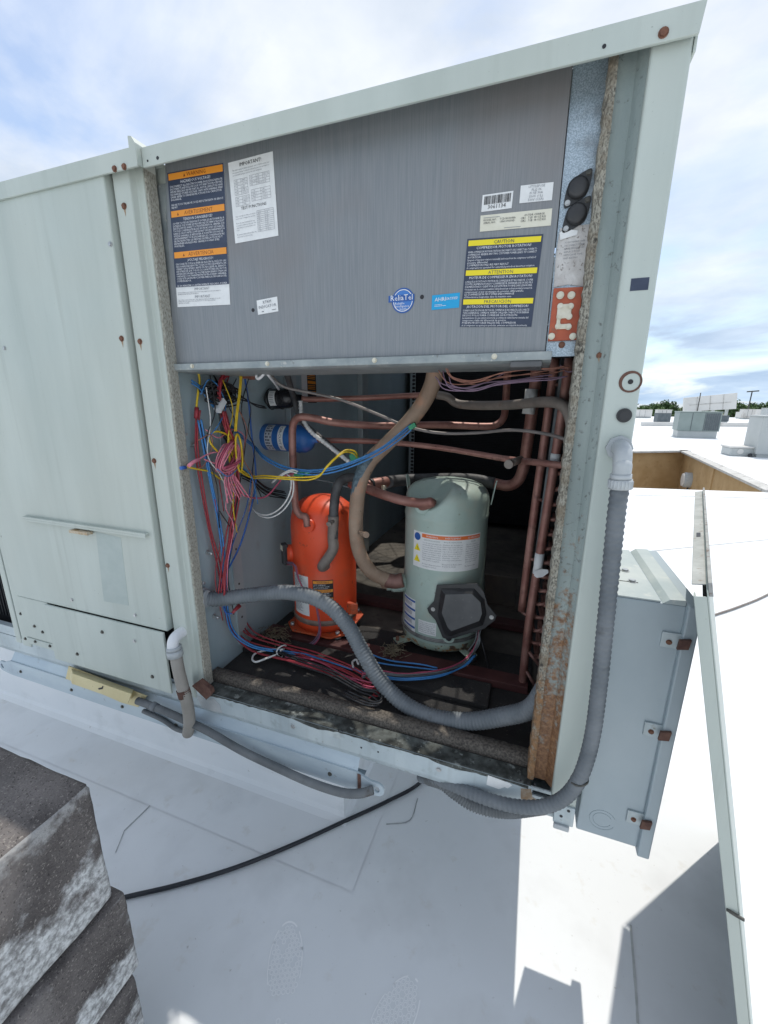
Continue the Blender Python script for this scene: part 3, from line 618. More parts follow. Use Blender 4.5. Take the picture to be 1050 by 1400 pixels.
for (fx, fy, fr), gr_ in zip(FANS, (0.0036, 0.0016)):
    g = MB()
    for k in range(1, 8):
        rr = fr*1.02*k/7
        g.tube([(fx+rr*math.cos(t*math.pi/18), fy+rr*math.sin(t*math.pi/18), ZD+0.035-0.02*(k/7)) for t in range(37)], gr_, 5, 0, spline=False, caps=False)
    for k in range(7):
        a = k*math.pi/7+0.3; g.cyl((fx-fr*math.cos(a), fy-fr*math.sin(a), ZD+0.016), (fx+fr*math.cos(a), fy+fr*math.sin(a), ZD+0.016), gr_*1.2, 6)
    g.build('fan_grille', SCREWDK, deck)
    fn = MB(); fn.cyl((fx, fy, ZD-0.16), (fx, fy, ZD-0.02), 0.075, 20)
    for k in range(3):
        a = k*math.pi*2/3+1.55; ca, sa = math.cos(a), math.sin(a)
        def bl(rad, tt, zz_): return (fx+rad*math.cos(a+tt), fy+rad*math.sin(a+tt), ZD-0.06+zz_)
        P = [bl(0.06, -0.30, 0.02), bl(fr*0.93, -0.20, 0.035), bl(fr*0.93, 0.22, -0.04), bl(0.06, 0.30, -0.03)]
        fn.prism(P, (0, 0, 0.002))
    fn.build('condenser_fan', DARKCOIL, deck)
# back and right outside skins
p = MB(); p.box(XL, XR, 2.372, 2.40, 0.68, 2.18); p.build('back_panel', PAINT, U)
p = MB(); p.box(0.152, 0.165, 0.072, 2.37, 0.70, 2.16); p.build('side_panel', PAINT, U)
p = MB(); p.box(XL, XR-0.004, 0.05, 2.37, 0.684, 0.700); p.build('underside', GALV2, U)
p = MB(); p.box(XL, -0.97, 0.06, 0.08, 0.72, 2.17); p.build('inner_bulkhead', DARKCOIL, U)
# --- left hand closed panels
p = MB(); p.box(-1.735, -1.012, -0.020, 0.020, 0.968, 2.196); pan = p.build('blank_panel', PAINT, U, 0.004, 2)
p = MB(); p.box(-1.568, -1.022, -0.028, -0.0205, 0.748, 0.966); pan2 = p.build('lower_panel', PAINT, U, 0.002)
p = MB(); p.box(-1.735, -1.572, -0.014, 0.010, 0.797, 0.964); pan3 = p.build('lower_panel', PAINT, U, 0.002)
p = MB(); p.box(-1.735, -1.572, -0.016, 0.010, 0.769, 0.795); pan4 = p.build('sill_flange', PAINT, U, 0.002)
p = MB(); p.box(-1.571, -1.030, -0.033, -0.0202, 1.279, 1.286); p.box(-1.571, -1.030, -0.033, -0.0315, 1.272, 1.279); p.build('handle_flange', PAINT, pan, 0.0015)
p = MB(); p.obox((-1.30, -0.032, 1.262), (0.040, 0, 0), (0, 0.009, 0), (0, 0, 0.0045)); p.build('torn_label', mat('old_torn_label', (0.38, 0.25, 0.12), (0.6, 0.55, 0.45), scale=50, rough=0.9), pan)
p = MB(); q = [(-1.2497, -0.0204, 1.2649), (-1.1464, -0.0204, 1.2578), (-1.1596, -0.0204, 1.0307), (-1.2697, -0.0204, 1.0266)]; p.prism(q, (0, 0.0008, 0)); p.build('tape_residue', mat('faded_tape_residue', (0.375, 0.435, 0.41), (0.42, 0.478, 0.45), scale=25, rough=0.6), pan)
p = MB(); p.prism([(-1.790, -0.004, 0.742), (-1.742, -0.004, 0.742), (-1.738, 0.02, 0.742), (-1.790, 0.02, 0.742)][::-1], (0, 0, 2.19-0.742)); post3 = p.build('end_post', PAINT, U, 0.003)
p = MB(); p.box(-1.832, -1.800, -0.002, 0.02, 0.745, 2.19); p.build('end_channel', PAINT, U, 0.003)
p = MB(); p.box(-1.800, -1.790, 0.012, 0.02, 0.745, ZT); p.build('dark_gap', SCREWDK, U)
p = MB(); p.box(-3.2, -1.832, 0.0, 0.02, 0.768, 0.806); p.build('guard_sill', GALV, U)
p = MB()
for k in range(90): p.box(-2.9, -1.834, 0.045, 0.052, 0.815+k*0.015, 0.819+k*0.015)
for k in range(60): p.box(-2.9+k*0.018, -2.897+k*0.018, 0.040, 0.045, 0.815, 2.15)
gq = p.build('louvre_grille', DARKCOIL, U); tag(gq, None, kind='stuff')
# screws on the panels
for q in ((-1.0193, -0.02, 2.0254), (-1.4992, -0.02, 1.8052), (-1.4245, -0.02, 1.0047), (-1.1379, -0.02, 1.0015)): screw(pan, q, 0.0045, SCREWM)
for q in ((-1.1489, -0.028, 0.9129), ): screw(pan2, q, 0.0045, SCREWM)
for q in ((-1.2919, -0.028, 0.9148), (-1.44, -0.028, 0.7984), (-1.0939, -0.028, 0.7945)): screw(pan2, q, 0.0048, SCREWDK)
for q in ((-1.6711, -0.014, 0.9763), (-1.5509, -0.014, 0.9742), (-1.6717, -0.014, 0.8528), (-1.632, -0.014, 0.8369), (-1.5515, -0.014, 0.8564)): screw(pan3, q, 0.0045, SCREWDK)
for q in ((-1.6841, -0.016, 0.7877), (-1.6038, -0.016, 0.7869)): screw(pan4, q, 0.0045, SCREWDK)
for q in ((-1.7573, -0.004, 0.8822), (-1.7549, -0.004, 1.188), (-1.7649, -0.004, 0.7758)): screw(post3, q, 0.0045, SCREWDK)
DRIP = mat('rust_drip', (0.30, 0.20, 0.12), (0.36, 0.30, 0.22), scale=90, rough=0.9)
def drip(parent, q, l):
    m = MB(); x, y, z = q; m.prism([(x-0.004, y-0.0004, z), (x+0.004, y-0.0004, z), (x+0.0025, y-0.0004, z-l*0.6), (x+0.0006, y-0.0004, z-l), (x-0.0008, y-0.0004, z-l*0.7), (x-0.003, y-0.0004, z-l*0.3)], (0, 0.0003, 0)); m.build('rust_streak', DRIP, parent)
for q, pr in (((-1.0265, -0.02, 1.8107), pan), ((-0.975, -0.005, 2.1059), post2), ((-0.9821, -0.005, 1.8038), post2), ((-0.9883, -0.005, 1.4952), post2), ((-0.9906, -0.005, 1.1846), post2)):
    screw(pr, q, 0.0055, SCREWRUST); drip(pr, q, 0.022)
for q in ((-0.9642, -0.027, 2.1705), (-0.9345, -0.027, 2.1702)): screw(cap2, q, 0.005, SCREWRUST)
for q, rr in (((0.1234, -0.014, 2.1785), 0.0052), ): screw(cap, q, rr, SCREWRUST)
def disc(parent, name, q, rr, m, th=0.0008, n=24):
    k = MB(); k.cyl((q[0], q[1]-th, q[2]), (q[0], q[1]+0.0004, q[2]), rr, n); return k.build(name, m, parent)
for q, rr in (((-0.8772, -0.014, 2.1783), 0.0022), ((-0.8477, -0.014, 2.1791), 0.0035), ((0.0454, -0.014, 2.18), 0.0028)): disc(cap, 'bolt_hole', q, rr, K_PRINT)
for q in ((-1.0732, 0, 0.7274), (-0.5923, 0, 0.734), (-0.1573, 0, 0.735)): screw(rail, q, 0.0052, SCREWM)
for q in ((-1.8293, -0.012, 0.6207), (-1.5422, -0.012, 0.6134), (-1.2843, -0.012, 0.6134), (-1.0402, -0.012, 0.6116), (-0.4693, -0.012, 0.6186)): screw(lower, q, 0.0048, SCREWDK)
for q in ((-0.3751, 0, 0.7311), (-0.3254, 0, 0.7333), (-0.4435, 0, 0.7678), (-0.4322, 0, 0.7689), (0.0418, 0, 0.7743), (0.0586, 0, 0.774), (0.0734, 0, 0.7753)): disc(rail, 'bolt_hole', q, 0.0026, K_PRINT)
# rail details: torn paint, white label, rusty bracket
p = MB(); pts = [(-0.9493, -0.0008, 0.7448), (-0.9093, -0.0008, 0.7367), (-0.8788, -0.0008, 0.7506), (-0.8579, -0.0008, 0.7349), (-0.85, -0.0008, 0.7046), (-0.8674, -0.0008, 0.7023), (-0.8906, -0.0008, 0.701), (-0.9313, -0.0008, 0.703)]; p.prism(pts, (0, 0.0006, 0)); p.build('bare_paint_patch', FITTING, rail)
p = MB(); pts = [(-0.0348, -0.0012, 0.7625), (0.0178, -0.0012, 0.7577), (0.0233, -0.0012, 0.7531), (0.0139, -0.0012, 0.7406), (0.0069, -0.0012, 0.7424), (-0.0062, -0.0012, 0.7306), (-0.0364, -0.0012, 0.7326)]; p.prism(pts, (0, 0.0009, 0)); lb = p.build('torn_label', W_LABEL, rail)
p = MB(); pts = [(-0.9418, -0.02, 0.7932), (-0.9094, -0.02, 0.8201), (-0.8698, -0.02, 0.7991), (-0.866, -0.02, 0.7844), (-0.8893, -0.02, 0.7569)]; p.prism(pts, (0, 0.016, 0)); p.build('rusty_bracket', BROWNRUST, rail, 0.001)
p = MB(); p.box(0.122, 0.166, -0.006, 0.004, 0.688, 0.742); br = p.build('corner_bracket', GALV, rail, 0.002)
p = MB(); p.box(0.124, 0.158, -0.012, -0.004, 0.676, 0.690); p.build('bracket_foot', FITTING, br, 0.002)
for q in ((0.152, -0.006, 0.733), (0.138, -0.006, 0.712)): disc(br, 'bolt_hole', q, 0.0035, K_PRINT)
p = MB(); pts = [(0.0438, -0.0008, 0.7516), (0.0666, -0.0008, 0.7582), (0.072, -0.0008, 0.7361), (0.0943, -0.0008, 0.7273), (0.0636, -0.0008, 0.7171), (0.0463, -0.0008, 0.7214)]; p.prism(pts, (0, 0.0005, 0)); p.build('rust_patch', mat('rust_stain', (0.27, 0.17, 0.09), (0.40, 0.34, 0.27), scale=60, rough=0.9), rail)
# --- post marks
k = MB(); a = (0.1284, 0, 1.8573); b = (0.1552, 0, 1.8572); c_ = (0.1288, 0, 1.8382)
fm, lw_, lh_ = plane_map(a, b, c_); label_sheet('dark_sticker', post, fm, lw_, lh_, [], [N_LABEL])
q = (0.1499, 0, 1.691); k = MB(); n = 36
for t in range(n):
    a0_, a1_ = 2*math.pi*t/n, 2*math.pi*(t+1)/n
    def rp(a, rr): return (q[0]+rr*math.cos(a)-0.0005*0, q[1]-0.0007, q[2]+rr*math.sin(a))
    wd = 0.0034 + 0.0022*max(0, math.cos(a0_-2.6)); wd1 = 0.0034 + 0.0022*max(0, math.cos(a1_-2.6))
    k.add([rp(a0_, 0.0185), rp(a1_, 0.0185), rp(a1_, 0.0185-wd1), rp(a0_, 0.0185-wd)], [(0, 1, 2, 3)])
    k.add([(v[0], v[1]+0.0006, v[2]) for v in (rp(a0_, 0.0185), rp(a1_, 0.0185))] + [rp(a1_, 0.0185), rp(a0_, 0.0185)], [(0, 1, 2, 3)])
k.build('rust_ring', BROWNRUST, post)
disc(post, 'bolt_hole', q, 0.0042, K_PRINT)
k = MB(); q2 = (0.1474, 0, 1.6329); k.cyl((q2[0], -0.003, q2[2]), (q2[0], 0.0, q2[2]), 0.0125, 28); k.cyl((q2[0], -0.0045, q2[2]), (q2[0], -0.003, q2[2]), 0.0085, 24); k.build('rubber_plug', BLACKPL, post)
screw(ch, (0.0987, 0.03, 1.7395), 0.0045, SCREWRUST); drip(ch, (0.0986, 0.029, 1.7394), 0.014)

# ================================================================ CONTROL BOX
YC = 0.045
p = MB(); p.box(-0.930, 0.002, 0.052, 0.27, 1.742, ZT-0.002); cb = p.build('control_box', STEELLIP, U)
tl = (-0.8821, 0.045, 2.1823); 
p = MB(); q = [(-0.930, YC, 1.752), (0.003, YC, 1.752), (0.003, YC, 2.204), (-0.886, YC, 2.204)]; p.prism(q, (0, 0.006, 0)); cover = p.build('cover_plate', STEELPANEL, cb, 0.001)
p = MB(); q = [(-0.945, 0.050, 1.738), (-0.9305, YC+0.001, 1.746), (-0.8865, YC+0.001, 2.203), (-0.905, 0.050, 2.10)]; p.prism(q, (0, 0.05, 0)); p.build('side_flange', STEELLIP, cb, 0.001)
p = MB(); p.prism([(-0.934, 0.034, 1.735), (-0.934, 0.034, 1.751), (-0.934, 0.0445, 1.7515), (-0.934, 0.27, 1.742), (-0.934, 0.27, 1.733), (-0.934, 0.045, 1.731)], (0.950, 0, 0)); lip = p.build('bottom_lip', STEELLIP, cb, 0.0015)
p = MB(); p.box(0.0045, 0.064, 0.052, 0.0575, 1.742, 2.2042); plate = p.build('fuse_plate', SPANGLE, U)
p = MB(); p.box(-0.06, 0.0, 0.03, 0.11, 1.722, 1.7335); p.build('cable_gland', GREYPL, lip, 0.003)
for q in ((-0.3485, 0.034, 1.7586), (-0.0914, 0.034, 1.7596), (-0.8574, 0.034, 1.7594), (-0.6268, 0.034, 1.7595)): screw(lip, (q[0], 0.034, 1.744), 0.0042, BRASS)
for q in ((-0.6655, 0.045, 1.8678), (-0.247, 0.045, 1.8662)): disc(cover, 'indicator_hole', q, 0.0042, K_PRINT, 0.0006)
# ---- labels on the cover
LM = [W_LABEL, N_LABEL, O_LABEL, YL_LABEL, WP_PRINT, K_PRINT, GR_PRINT, BR_PRINT, C_LABEL]
fm, lw_, lh_ = plane_map((-0.8811, 0.0446, 2.1805), (-0.7168, 0.0446, 2.1754), (-0.8946, 0.0446, 1.8892))
e = [('r', 0, 0, lw_, lh_*0.845, 1)]
LN = [("WARNING", "HAZARDOUS VOLTAGE!", ["DISCONNECT ALL ELECTRIC POWER INCLUDING REMOTE", "DISCONNECTS AND FOLLOW LOCK OUT AND TAG PROCEDURES", "BEFORE SERVICING. INSURE THAT ALL MOTOR CAPACITORS HAVE", "DISCHARGED STORED VOLTAGE. UNITS WITH VARIABLE SPEED", "DRIVE, REFER TO DRIVE INSTRUCTIONS FOR CAPACITOR", "DISCHARGE.", "", "FAILURE TO DO THE ABOVE COULD RESULT IN DEATH OR SERIOUS", "INJURY."]),
      ("AVERTISSEMENT", "TENSION DANGEREUSE!", ["COUPER TOUTES LES TENSIONS ET OUVRIR LES SECTIONNEURS À", "DISTANCE, PUIS SUIVRE LES PROCÉDURES DE VERROUILLAGE ET", "DES ÉTIQUETTES AVANT TOUTE INTERVENTION. VÉRIFIER QUE", "TOUS LES CONDENSATEURS DES MOTEURS SONT DÉCHARGÉS.", "DANS LE CAS D'UNITÉS COMPORTANT DES ENTRAÎNEMENTS À", "VITESSE VARIABLE, SE REPORTER AUX INSTRUCTIONS DE", "L'ENTRAÎNEMENT POUR DÉCHARGER LES CONDENSATEURS.", "NE PAS RESPECTER CES MESURES DE PRÉCAUTION PEUT", "ENTRAÎNER DES BLESSURES GRAVES POUVANT ÊTRE", "MORTELLES."]),
      ("ADVERTENCIA", "¡VOLTAJE PELIGROSO!", ["DESCONECTE TODA LA ENERGÍA ELÉCTRICA, INCLUSO LAS", "DESCONEXIONES REMOTAS Y SIGA LOS PROCEDIMIENTOS DE", "CIERRE Y ETIQUETADO ANTES DE PROCEDER AL SERVICIO.", "ASEGÚRESE DE QUE TODOS LOS CAPACITORES DEL MOTOR", "HAYAN DESCARGADO EL VOLTAJE ALMACENADO. PARA LAS", "UNIDADES CON TRANSMISIÓN DE VELOCIDAD VARIABLE,", "CONSULTE LAS INSTRUCCIONES PARA LA DESCARGA DEL", "CONDENSADOR.", "", "EL NO REALIZAR LO ANTERIORMENTE INDICADO, PODRÍA", "OCASIONAR LA MUERTE O SERIAS LESIONES PERSONALES."])]
vs_ = [0.008, 0.272, 0.575]
for (ti, sub, ls), v0 in zip(LN, vs_):
    v0 *= lh_
    e += [('r', 0.003, v0, lw_-0.006, 0.0135, 2), ('t', ti, lw_*0.52, v0+0.0105, 0.0115, 7, 'c', 0), ('poly', [(lw_*0.52-0.0045*len(ti)-0.006, v0+0.0105), (lw_*0.52-0.0045*len(ti), v0+0.0105), (lw_*0.52-0.0045*len(ti)-0.003, v0+0.004)], 7, 0.0009), ('t', sub, lw_*0.5, v0+0.0222, 0.0080, 4, 'c', 0)]
    e += para(ls, 0.006, v0+0.0292, 0.0058, 0.0054, 4, lw_-0.011)
vb = lh_*0.845
e += [('t', 'IMPORTANT', lw_/2, vb+0.009, 0.0085, 6, 'c', 0), ('t', 'IMPORTANT', lw_/2, vb+0.0265, 0.0085, 6, 'c', 0)]
e += para(['THIS EQUIPMENT IS FACTORY SUPPLIED WITH OVERCURRENT PROTECTION. REFER TO', 'NAMEPLATE AND INSTALLATION MANUAL.'], 0.005, vb+0.014, 0.0034, 0.0036, 6, lw_-0.012)
e += para(['USE COPPER CONDUCTORS ONLY. UNIT TERMINALS ARE NOT DESIGNED TO ACCEPT', 'OTHER TYPES OF CONDUCTORS. FAILURE TO DO SO MAY CAUSE DAMAGE.', 'SEE WIRING DIAGRAM.'], 0.005, vb+0.031, 0.0034, 0.0036, 6, lw_-0.012)
label_sheet('warning_label', cover, fm, lw_, lh_, e, LM)
fm, lw_, lh_ = plane_map((-0.7049, 0.0446, 2.1735), (-0.5871, 0.0446, 2.1764), (-0.7015, 0.0446, 2.0131))
e = [('t', 'IMPORTANT!', lw_/2, 0.0125, 0.010, 5, 'c', 0), ('t', 'TEST FUNCTIONS', lw_/2, lh_*0.60, 0.0085, 5, 'c', 0)]
e += para(['This unit is equipped with an electronic control. Before service read', 'the sequence below. To start the test mode, press the test button or', 'momentarily jumper across the test terminals.'], 0.010, 0.019, 0.0042, 0.0048, 6, lw_-0.02)
def grid(u, v, ww, hh, nc, nr):
    o = []
    for i in range(nc+1): o.append(('r', u+ww*i/nc-0.00025, v, 0.0005, hh, 6))
    for j in range(nr+1): o.append(('r', u, v+hh*j/nr-0.00025, ww, 0.0005, 6))
    for i in range(nc):
        for j in range(nr): o.append(('t', random.choice(['FAN ON', 'COOL 1', 'COOL 2', 'HEAT 1', 'ON', 'OFF', '2.2K', '3.3K', 'STEP 3', '4.7K']), u+ww*(i+0.12)/nc, v+hh*(j+0.75)/nr, min(0.0042, hh/nr*0.7), 6, 'l', ww/nc*0.8))
    return o
e += grid(0.012, 0.036, 0.036, 0.030, 2, 5) + grid(0.054, 0.034, 0.052, 0.020, 3, 4) + grid(0.012, 0.070, 0.038, 0.018, 2, 3) + grid(0.056, 0.062, 0.050, 0.022, 2, 4) + grid(0.066, lh_*0.65, 0.044, lh_*0.26, 2, 11)
e += para(['Step 1 through 10 of the test may be', 'run in order or stopped at any time.', '', 'Short the test terminals for two', 'seconds to advance one step. The', 'unit returns to normal after one', 'hour.', '', 'Resistance values shown allow the', 'technician to select a step.'], 0.008, lh_*0.68, 0.0040, 0.0046, 6, 0.054)
label_sheet('instruction_sheet', cover, fm, lw_, lh_, e, LM)
fm, lw_, lh_ = plane_map((-0.6531, 0.0446, 1.8877), (-0.5958, 0.0446, 1.8922), (-0.6516, 0.0446, 1.8563))
label_sheet('indicator_label', cover, fm, lw_, lh_, [('t', 'RTRM', lw_/2, 0.010, 0.0092, 6, 'c', 0), ('t', 'INDICATOR', lw_/2, 0.0195, 0.0092, 6, 'c', lw_*0.86), ('r', 0.012, 0.0255, 0.006, 0.0018, 6), ('r', 0.040, 0.0255, 0.012, 0.0014, 6)], LM)
fm, lw_, lh_ = plane_map((-0.1587, 0.0446, 1.9621), (-0.0192, 0.0446, 1.955), (-0.1656, 0.0446, 1.8043))
e = []
CN = [("CAUTION", "COMPRESSOR MOTOR ROTATION!", ["WHEN COMPRESSOR MOTOR ROTATION IS INCORRECT, DISCONNECT ALL POWER TO", "COMPRESSOR. REVERSE ANY TWO CUSTOMER POWER LEADS TO CORRECT", "ROTATION.", "Symptom of improper rotation is unusually loud noise from the compressor and lack of", "pressure differential.", "COMPRESSOR FAILURE MAY RESULT", "if compressor is operated for extended periods at incorrect rotation."]),
      ("ATTENTION", "MOTEUR DE COMPRESSEUR EN ROTATION!", ["LORSQUE LA ROTATION DU MOTEUR DE COMPRESSEUR EST INCORRECTE, COUPER", "TOUTE L'ALIMENTATION DU COMPRESSEUR, INVERSER DEUX DES FILS", "D'ALIMENTATION DU CLIENT POUR QUE LE MOTEUR TOURNE DANS LE BON SENS.", "Un mauvais sens de rotation se manifeste habituellement par un bruit anormal provenant du", "compresseur et par un manque de pression différentielle.", "LE COMPRESSEUR PEUT ÊTRE ENDOMMAGÉ", "s'il fonctionne longtemps dans le mauvais sens."]),
      ("PRECAUCIÓN", "¡ROTACIÓN DEL MOTOR DEL COMPRESOR!", ["CUANDO LA ROTACIÓN DEL MOTOR DEL COMPRESOR ES INCORRECTA, DESCONECTE", "TODA LA ENERGÍA AL COMPRESOR. INVIERTA CUALQUIER CONDUCTOR DE ENERGÍA", "DE DOS POLOS PARA CORREGIR LA ROTACIÓN.", "La manifestación de una rotación incorrecta es a través de ruidos fuertes inusuales del", "compresor y falta del diferencial de presión.", "PUEDEN PRODUCIRSE FALLAS DEL COMPRESOR", "si el compresor se opera por períodos extensos en rotación incorrecta."])]
for i, (ti, sub, ls) in enumerate(CN):
    v0 = 0.003+i*0.052
    e += [('r', 0.003, v0, lw_-0.006, 0.0095, 3), ('t', ti, lw_/2, v0+0.0078, 0.0084, 1, 'c', 0), ('t', sub, lw_/2, v0+0.0158, 0.0064, 4, 'c', lw_*0.85)]
    e += para(ls, 0.004, v0+0.0222, 0.0049, 0.0046, 4, lw_-0.012)
label_sheet('caution_label', cover, fm, lw_, lh_, e, [N_LABEL]+LM[1:])
fm, lw_, lh_ = plane_map((-0.1339, 0.0446, 2.0324), (-0.0783, 0.0446, 2.0317), (-0.1349, 0.0446, 2.0049))
e = [('t', '3061134', lw_*0.5, lh_-0.003, 0.0095, 5, 'c', 0)]; u = 0.004
while u < lw_-0.004:
    b_ = random.choice([0.0005, 0.0009, 0.0014]); e.append(('r', u, 0.003, b_, lh_*0.5, 5)); u += b_+random.choice([0.0006, 0.0009, 0.0013])
label_sheet('barcode_label', cover, fm, lw_, lh_, e, LM)
fm, lw_, lh_ = plane_map((-0.066, 0.0446, 2.038), (-0.0098, 0.0446, 2.0355), (-0.0662, 0.0446, 2.0102))
e = [('t', s, lw_*0.5, 0.0055+0.0052*i, 0.0056, 6, 'c', 0) for i, s in enumerate(['LITTLEFUSE', 'FLQ 06', 'FUSE 30A', '500V (UL)', '500V (CSA)'])]
label_sheet('fuse_label', cover, fm, lw_, lh_, e, LM)
fm, lw_, lh_ = plane_map((-0.1358, 0.0446, 1.999), (-0.0081, 0.0446, 1.9945), (-0.1355, 0.0446, 1.972))
e = [('t', 'MODEL NO.', 0.006, 0.0105, 0.0046, 5, 'l', 0), ('t', 'SERIAL NO.', 0.006, 0.0150, 0.0046, 5, 'l', 0), ('t', 'TCD180300BA', 0.036, 0.0105, 0.0046, 5, 'l', 0), ('t', '13N1100356D', 0.036, 0.0150, 0.0046, 5, 'l', 0), ('t', 'OUTDR CHARGE', 0.080, 0.0085, 0.0046, 5, 'l', 0), ('t', 'CIR1   7 LB  08 OZ R22', 0.074, 0.0130, 0.0046, 5, 'l', 0.044), ('t', 'CIR2   7 LB  08 OZ R22', 0.074, 0.0175, 0.0046, 5, 'l', 0.044), ('r', 0.006, 0.0045, 0.03, 0.0008, 6), ('r', 0.045, 0.024, 0.03, 0.0008, 6)]
label_sheet('name_plate', cover, fm, lw_, lh_, e, [C_LABEL]+LM[1:])
# round blue badge and cyan certificate sticker
q = Vector((-0.2881, 0.0446, 1.8621)); k = MB()
def badge_map(u, v, n): return q + Vector((u-0.025, 0, 0.025-v)) + Vector((0, -n, 0))
mb = MB(); R_ = 0.0245
mb.add([badge_map(0.025+R_*math.cos(t*math.pi/20), 0.025+R_*math.sin(t*math.pi/20), 0.0006) for t in range(40)], [tuple(range(40))], 0)
mb.add([badge_map(0.025+R_*math.cos(t*math.pi/20), 0.025+R_*math.sin(t*math.pi/20), 0.0006) for t in range(40)] + [badge_map(0.025+R_*math.cos(t*math.pi/20), 0.025+R_*math.sin(t*math.pi/20), 0.0) for t in range(40)], [(t, (t+1) % 40, 40+(t+1) % 40, 40+t) for t in range(40)], 0)
for ra, rb, mi, n in ((0.0215, 0.0200, 1, 0.0010), ):
    mb.add([badge_map(0.025+rr*math.cos(t*math.pi/20), 0.025+rr*math.sin(t*math.pi/20), n) for rr in (ra, rb) for t in range(40)], [(t, (t+1) % 40, 40+(t+1) % 40, 40+t) for t in range(40)], mi)
mb.add([badge_map(0.025+0.0195*math.cos(t*math.pi/20), 0.025+0.0195*math.sin(t*math.pi/20), 0.0009) for t in range(40)], [tuple(range(40))], 2)
mb.add([badge_map(0.025+a*0.0285-0.0035, 0.0205+b*0.0065, 0.0011) for a, b in ((-1, -1), (1, -1), (1, 1), (-1, 1))], [(0, 1, 2, 3)], 0)
for s, u_, v_, sz in (('ReliaTel', 0.0215, 0.0245, 0.0155), ('Reliable', 0.018, 0.0325, 0.0068), ('Intelligence', 0.0235, 0.0380, 0.0068), ('Inside', 0.026, 0.0435, 0.0068)):
    g, fs, gw = text_geo(s); mb.add([badge_map(u_-gw*sz/2+a*sz, v_-b*sz, 0.0015) for a, b in g], fs, 1)
mb.build('round_badge', [B_LABEL, WP_PRINT, B2_LABEL], cover)
fm, lw_, lh_ = plane_map((-0.2252, 0.0446, 1.8673), (-0.1682, 0.0446, 1.8684), (-0.2258, 0.0446, 1.8397))
label_sheet('certified_sticker', cover, fm, lw_, lh_, [('t', 'AHRI', 0.006, 0.0125, 0.0105, 1, 'l', 0), ('t', 'CERTIFIED', 0.026, 0.0115, 0.0066, 1, 'l', 0.028), ('r', 0.006, 0.0185, 0.016, 0.0007, 1), ('r', 0.006, 0.0210, 0.024, 0.0007, 1)], [CY_LABEL, WP_PRINT])
# ---- fuse plate fittings
def fuse_cap(c, ang):
    m = MB(); ca, sa = math.cos(ang), math.sin(ang)
    def w(u, v, y): return (c[0]+u*ca-v*sa, y, c[2]+u*sa+v*ca)
    pts = []
    for k in range(40):
        t = 2*math.pi*k/40; u = math.cos(t); v = math.sin(t)
        pts.append((0.033*u*abs(u)**0.25, 0.0185*v*(1-0.45*abs(u)**1.6)))
    m.prism([w(u, v, 0.052) for u, v in pts], (0, -0.004, 0))
    prof = [(0.0175, 0.048), (0.0165, 0.041), (0.0125, 0.0385), (0.0, 0.038)]
    n = 28
    vs = [w(rr*math.cos(2*math.pi*j/n), rr*math.sin(2*math.pi*j/n), y) for rr, y in prof for j in range(n)]
    m.add(vs, [(i*n+j, i*n+(j+1) % n, (i+1)*n+(j+1) % n, (i+1)*n+j) for i in range(3) for j in range(n)], 0, True)
    o = m.build('fuse_holder_cap', BLACKPL, plate)
    for s in (-1, 1): screw(o, w(s*0.0255, 0, 0.048), 0.0035, SCREWM if s < 0 else SCREWDK, h=0.002)
fuse_cap((0.0316, 0.05, 2.0218), 0.95)
fuse_cap((0.0338, 0.05, 1.9808), 0.92)
m = MB(); pts = [(0.0089, 0.0505, 1.9632), (0.0501, 0.0505, 1.9641), (0.0644, 0.0505, 1.9635), (0.0708, 0.0505, 1.949), (0.065, 0.0505, 1.9183), (0.0654, 0.0505, 1.8945), (0.0602, 0.0505, 1.8769), (0.0631, 0.0505, 1.8621), (0.0314, 0.0505, 1.8683), (0.0075, 0.0505, 1.8653), (0.006, 0.0505, 1.9061), (0.0067, 0.0505, 1.9362)]; m.prism(pts, (0, 0.0012, 0)); pl = m.build('peeling_label', PEEL, plate)
m = MB(); pts = [(0.0083, 0.048, 1.9554), (0.0164, 0.048, 1.9603), (0.0389, 0.048, 1.9553), (0.0384, 0.048, 1.9484), (0.0181, 0.048, 1.9449), (0.0108, 0.048, 1.9433)]; m.prism(pts, (0, 0.001, 0)); m.build('label_curl', W_LABEL, pl)
for k, (v, n_) in enumerate(((333, 5), (337, 5), (341, 6), (349, 4), (353, 4), (357, 4))):
    a = (0.019, 0.0502, 1.9372); 
    g, fs, gw = text_geo(['DO NOT REMOVE COVER', 'DISCONNECT POWER', 'BEFORE SERVICING UNIT', 'REPLACE FUSES', 'WITH SAME TYPE', 'AND RATING'][k]); sz = 0.0040
    m = MB(); m.add([(a[0]+x_*min(sz, 0.034/gw), 0.0500, a[2]-0.0052*k+y_*sz) for x_, y_ in g], fs); m.build('label_print', GR_PRINT, pl)
m = MB(); P = [(0.0078, 0.0505, 1.8628), (0.0583, 0.0505, 1.8613), (0.0586, 0.0505, 1.7704), (0.0065, 0.0505, 1.77)]; m.prism([(v[0], 0.0515, v[2]) for v in P], (0, -0.007, 0)); tb = m.build('terminal_board', TERMRED, plate, 0.001)
for (px, sz) in (((0.0204, 0.0445, 1.8492), .005), ((0.0395, 0.0445, 1.8478), .005), ((0.0224, 0.0445, 1.8302), .0042), ((0.0403, 0.0445, 1.8291), .0042), ((0.023, 0.0445, 1.8125), .0042), ((0.0396, 0.0445, 1.8115), .0042), ((0.0221, 0.0445, 1.7958), .0042), ((0.0403, 0.0445, 1.7936), .0042), ((0.0122, 0.0445, 1.7781), .0046), ((0.0498, 0.0445, 1.7764), .0046)): screw(tb, (px[0], 0.0425, px[2]), sz, BRASS, h=0.0025)
m = MB(); a, b = (0.0297, 0.0445, 1.8209), (0.0313, 0.0445, 1.7941)
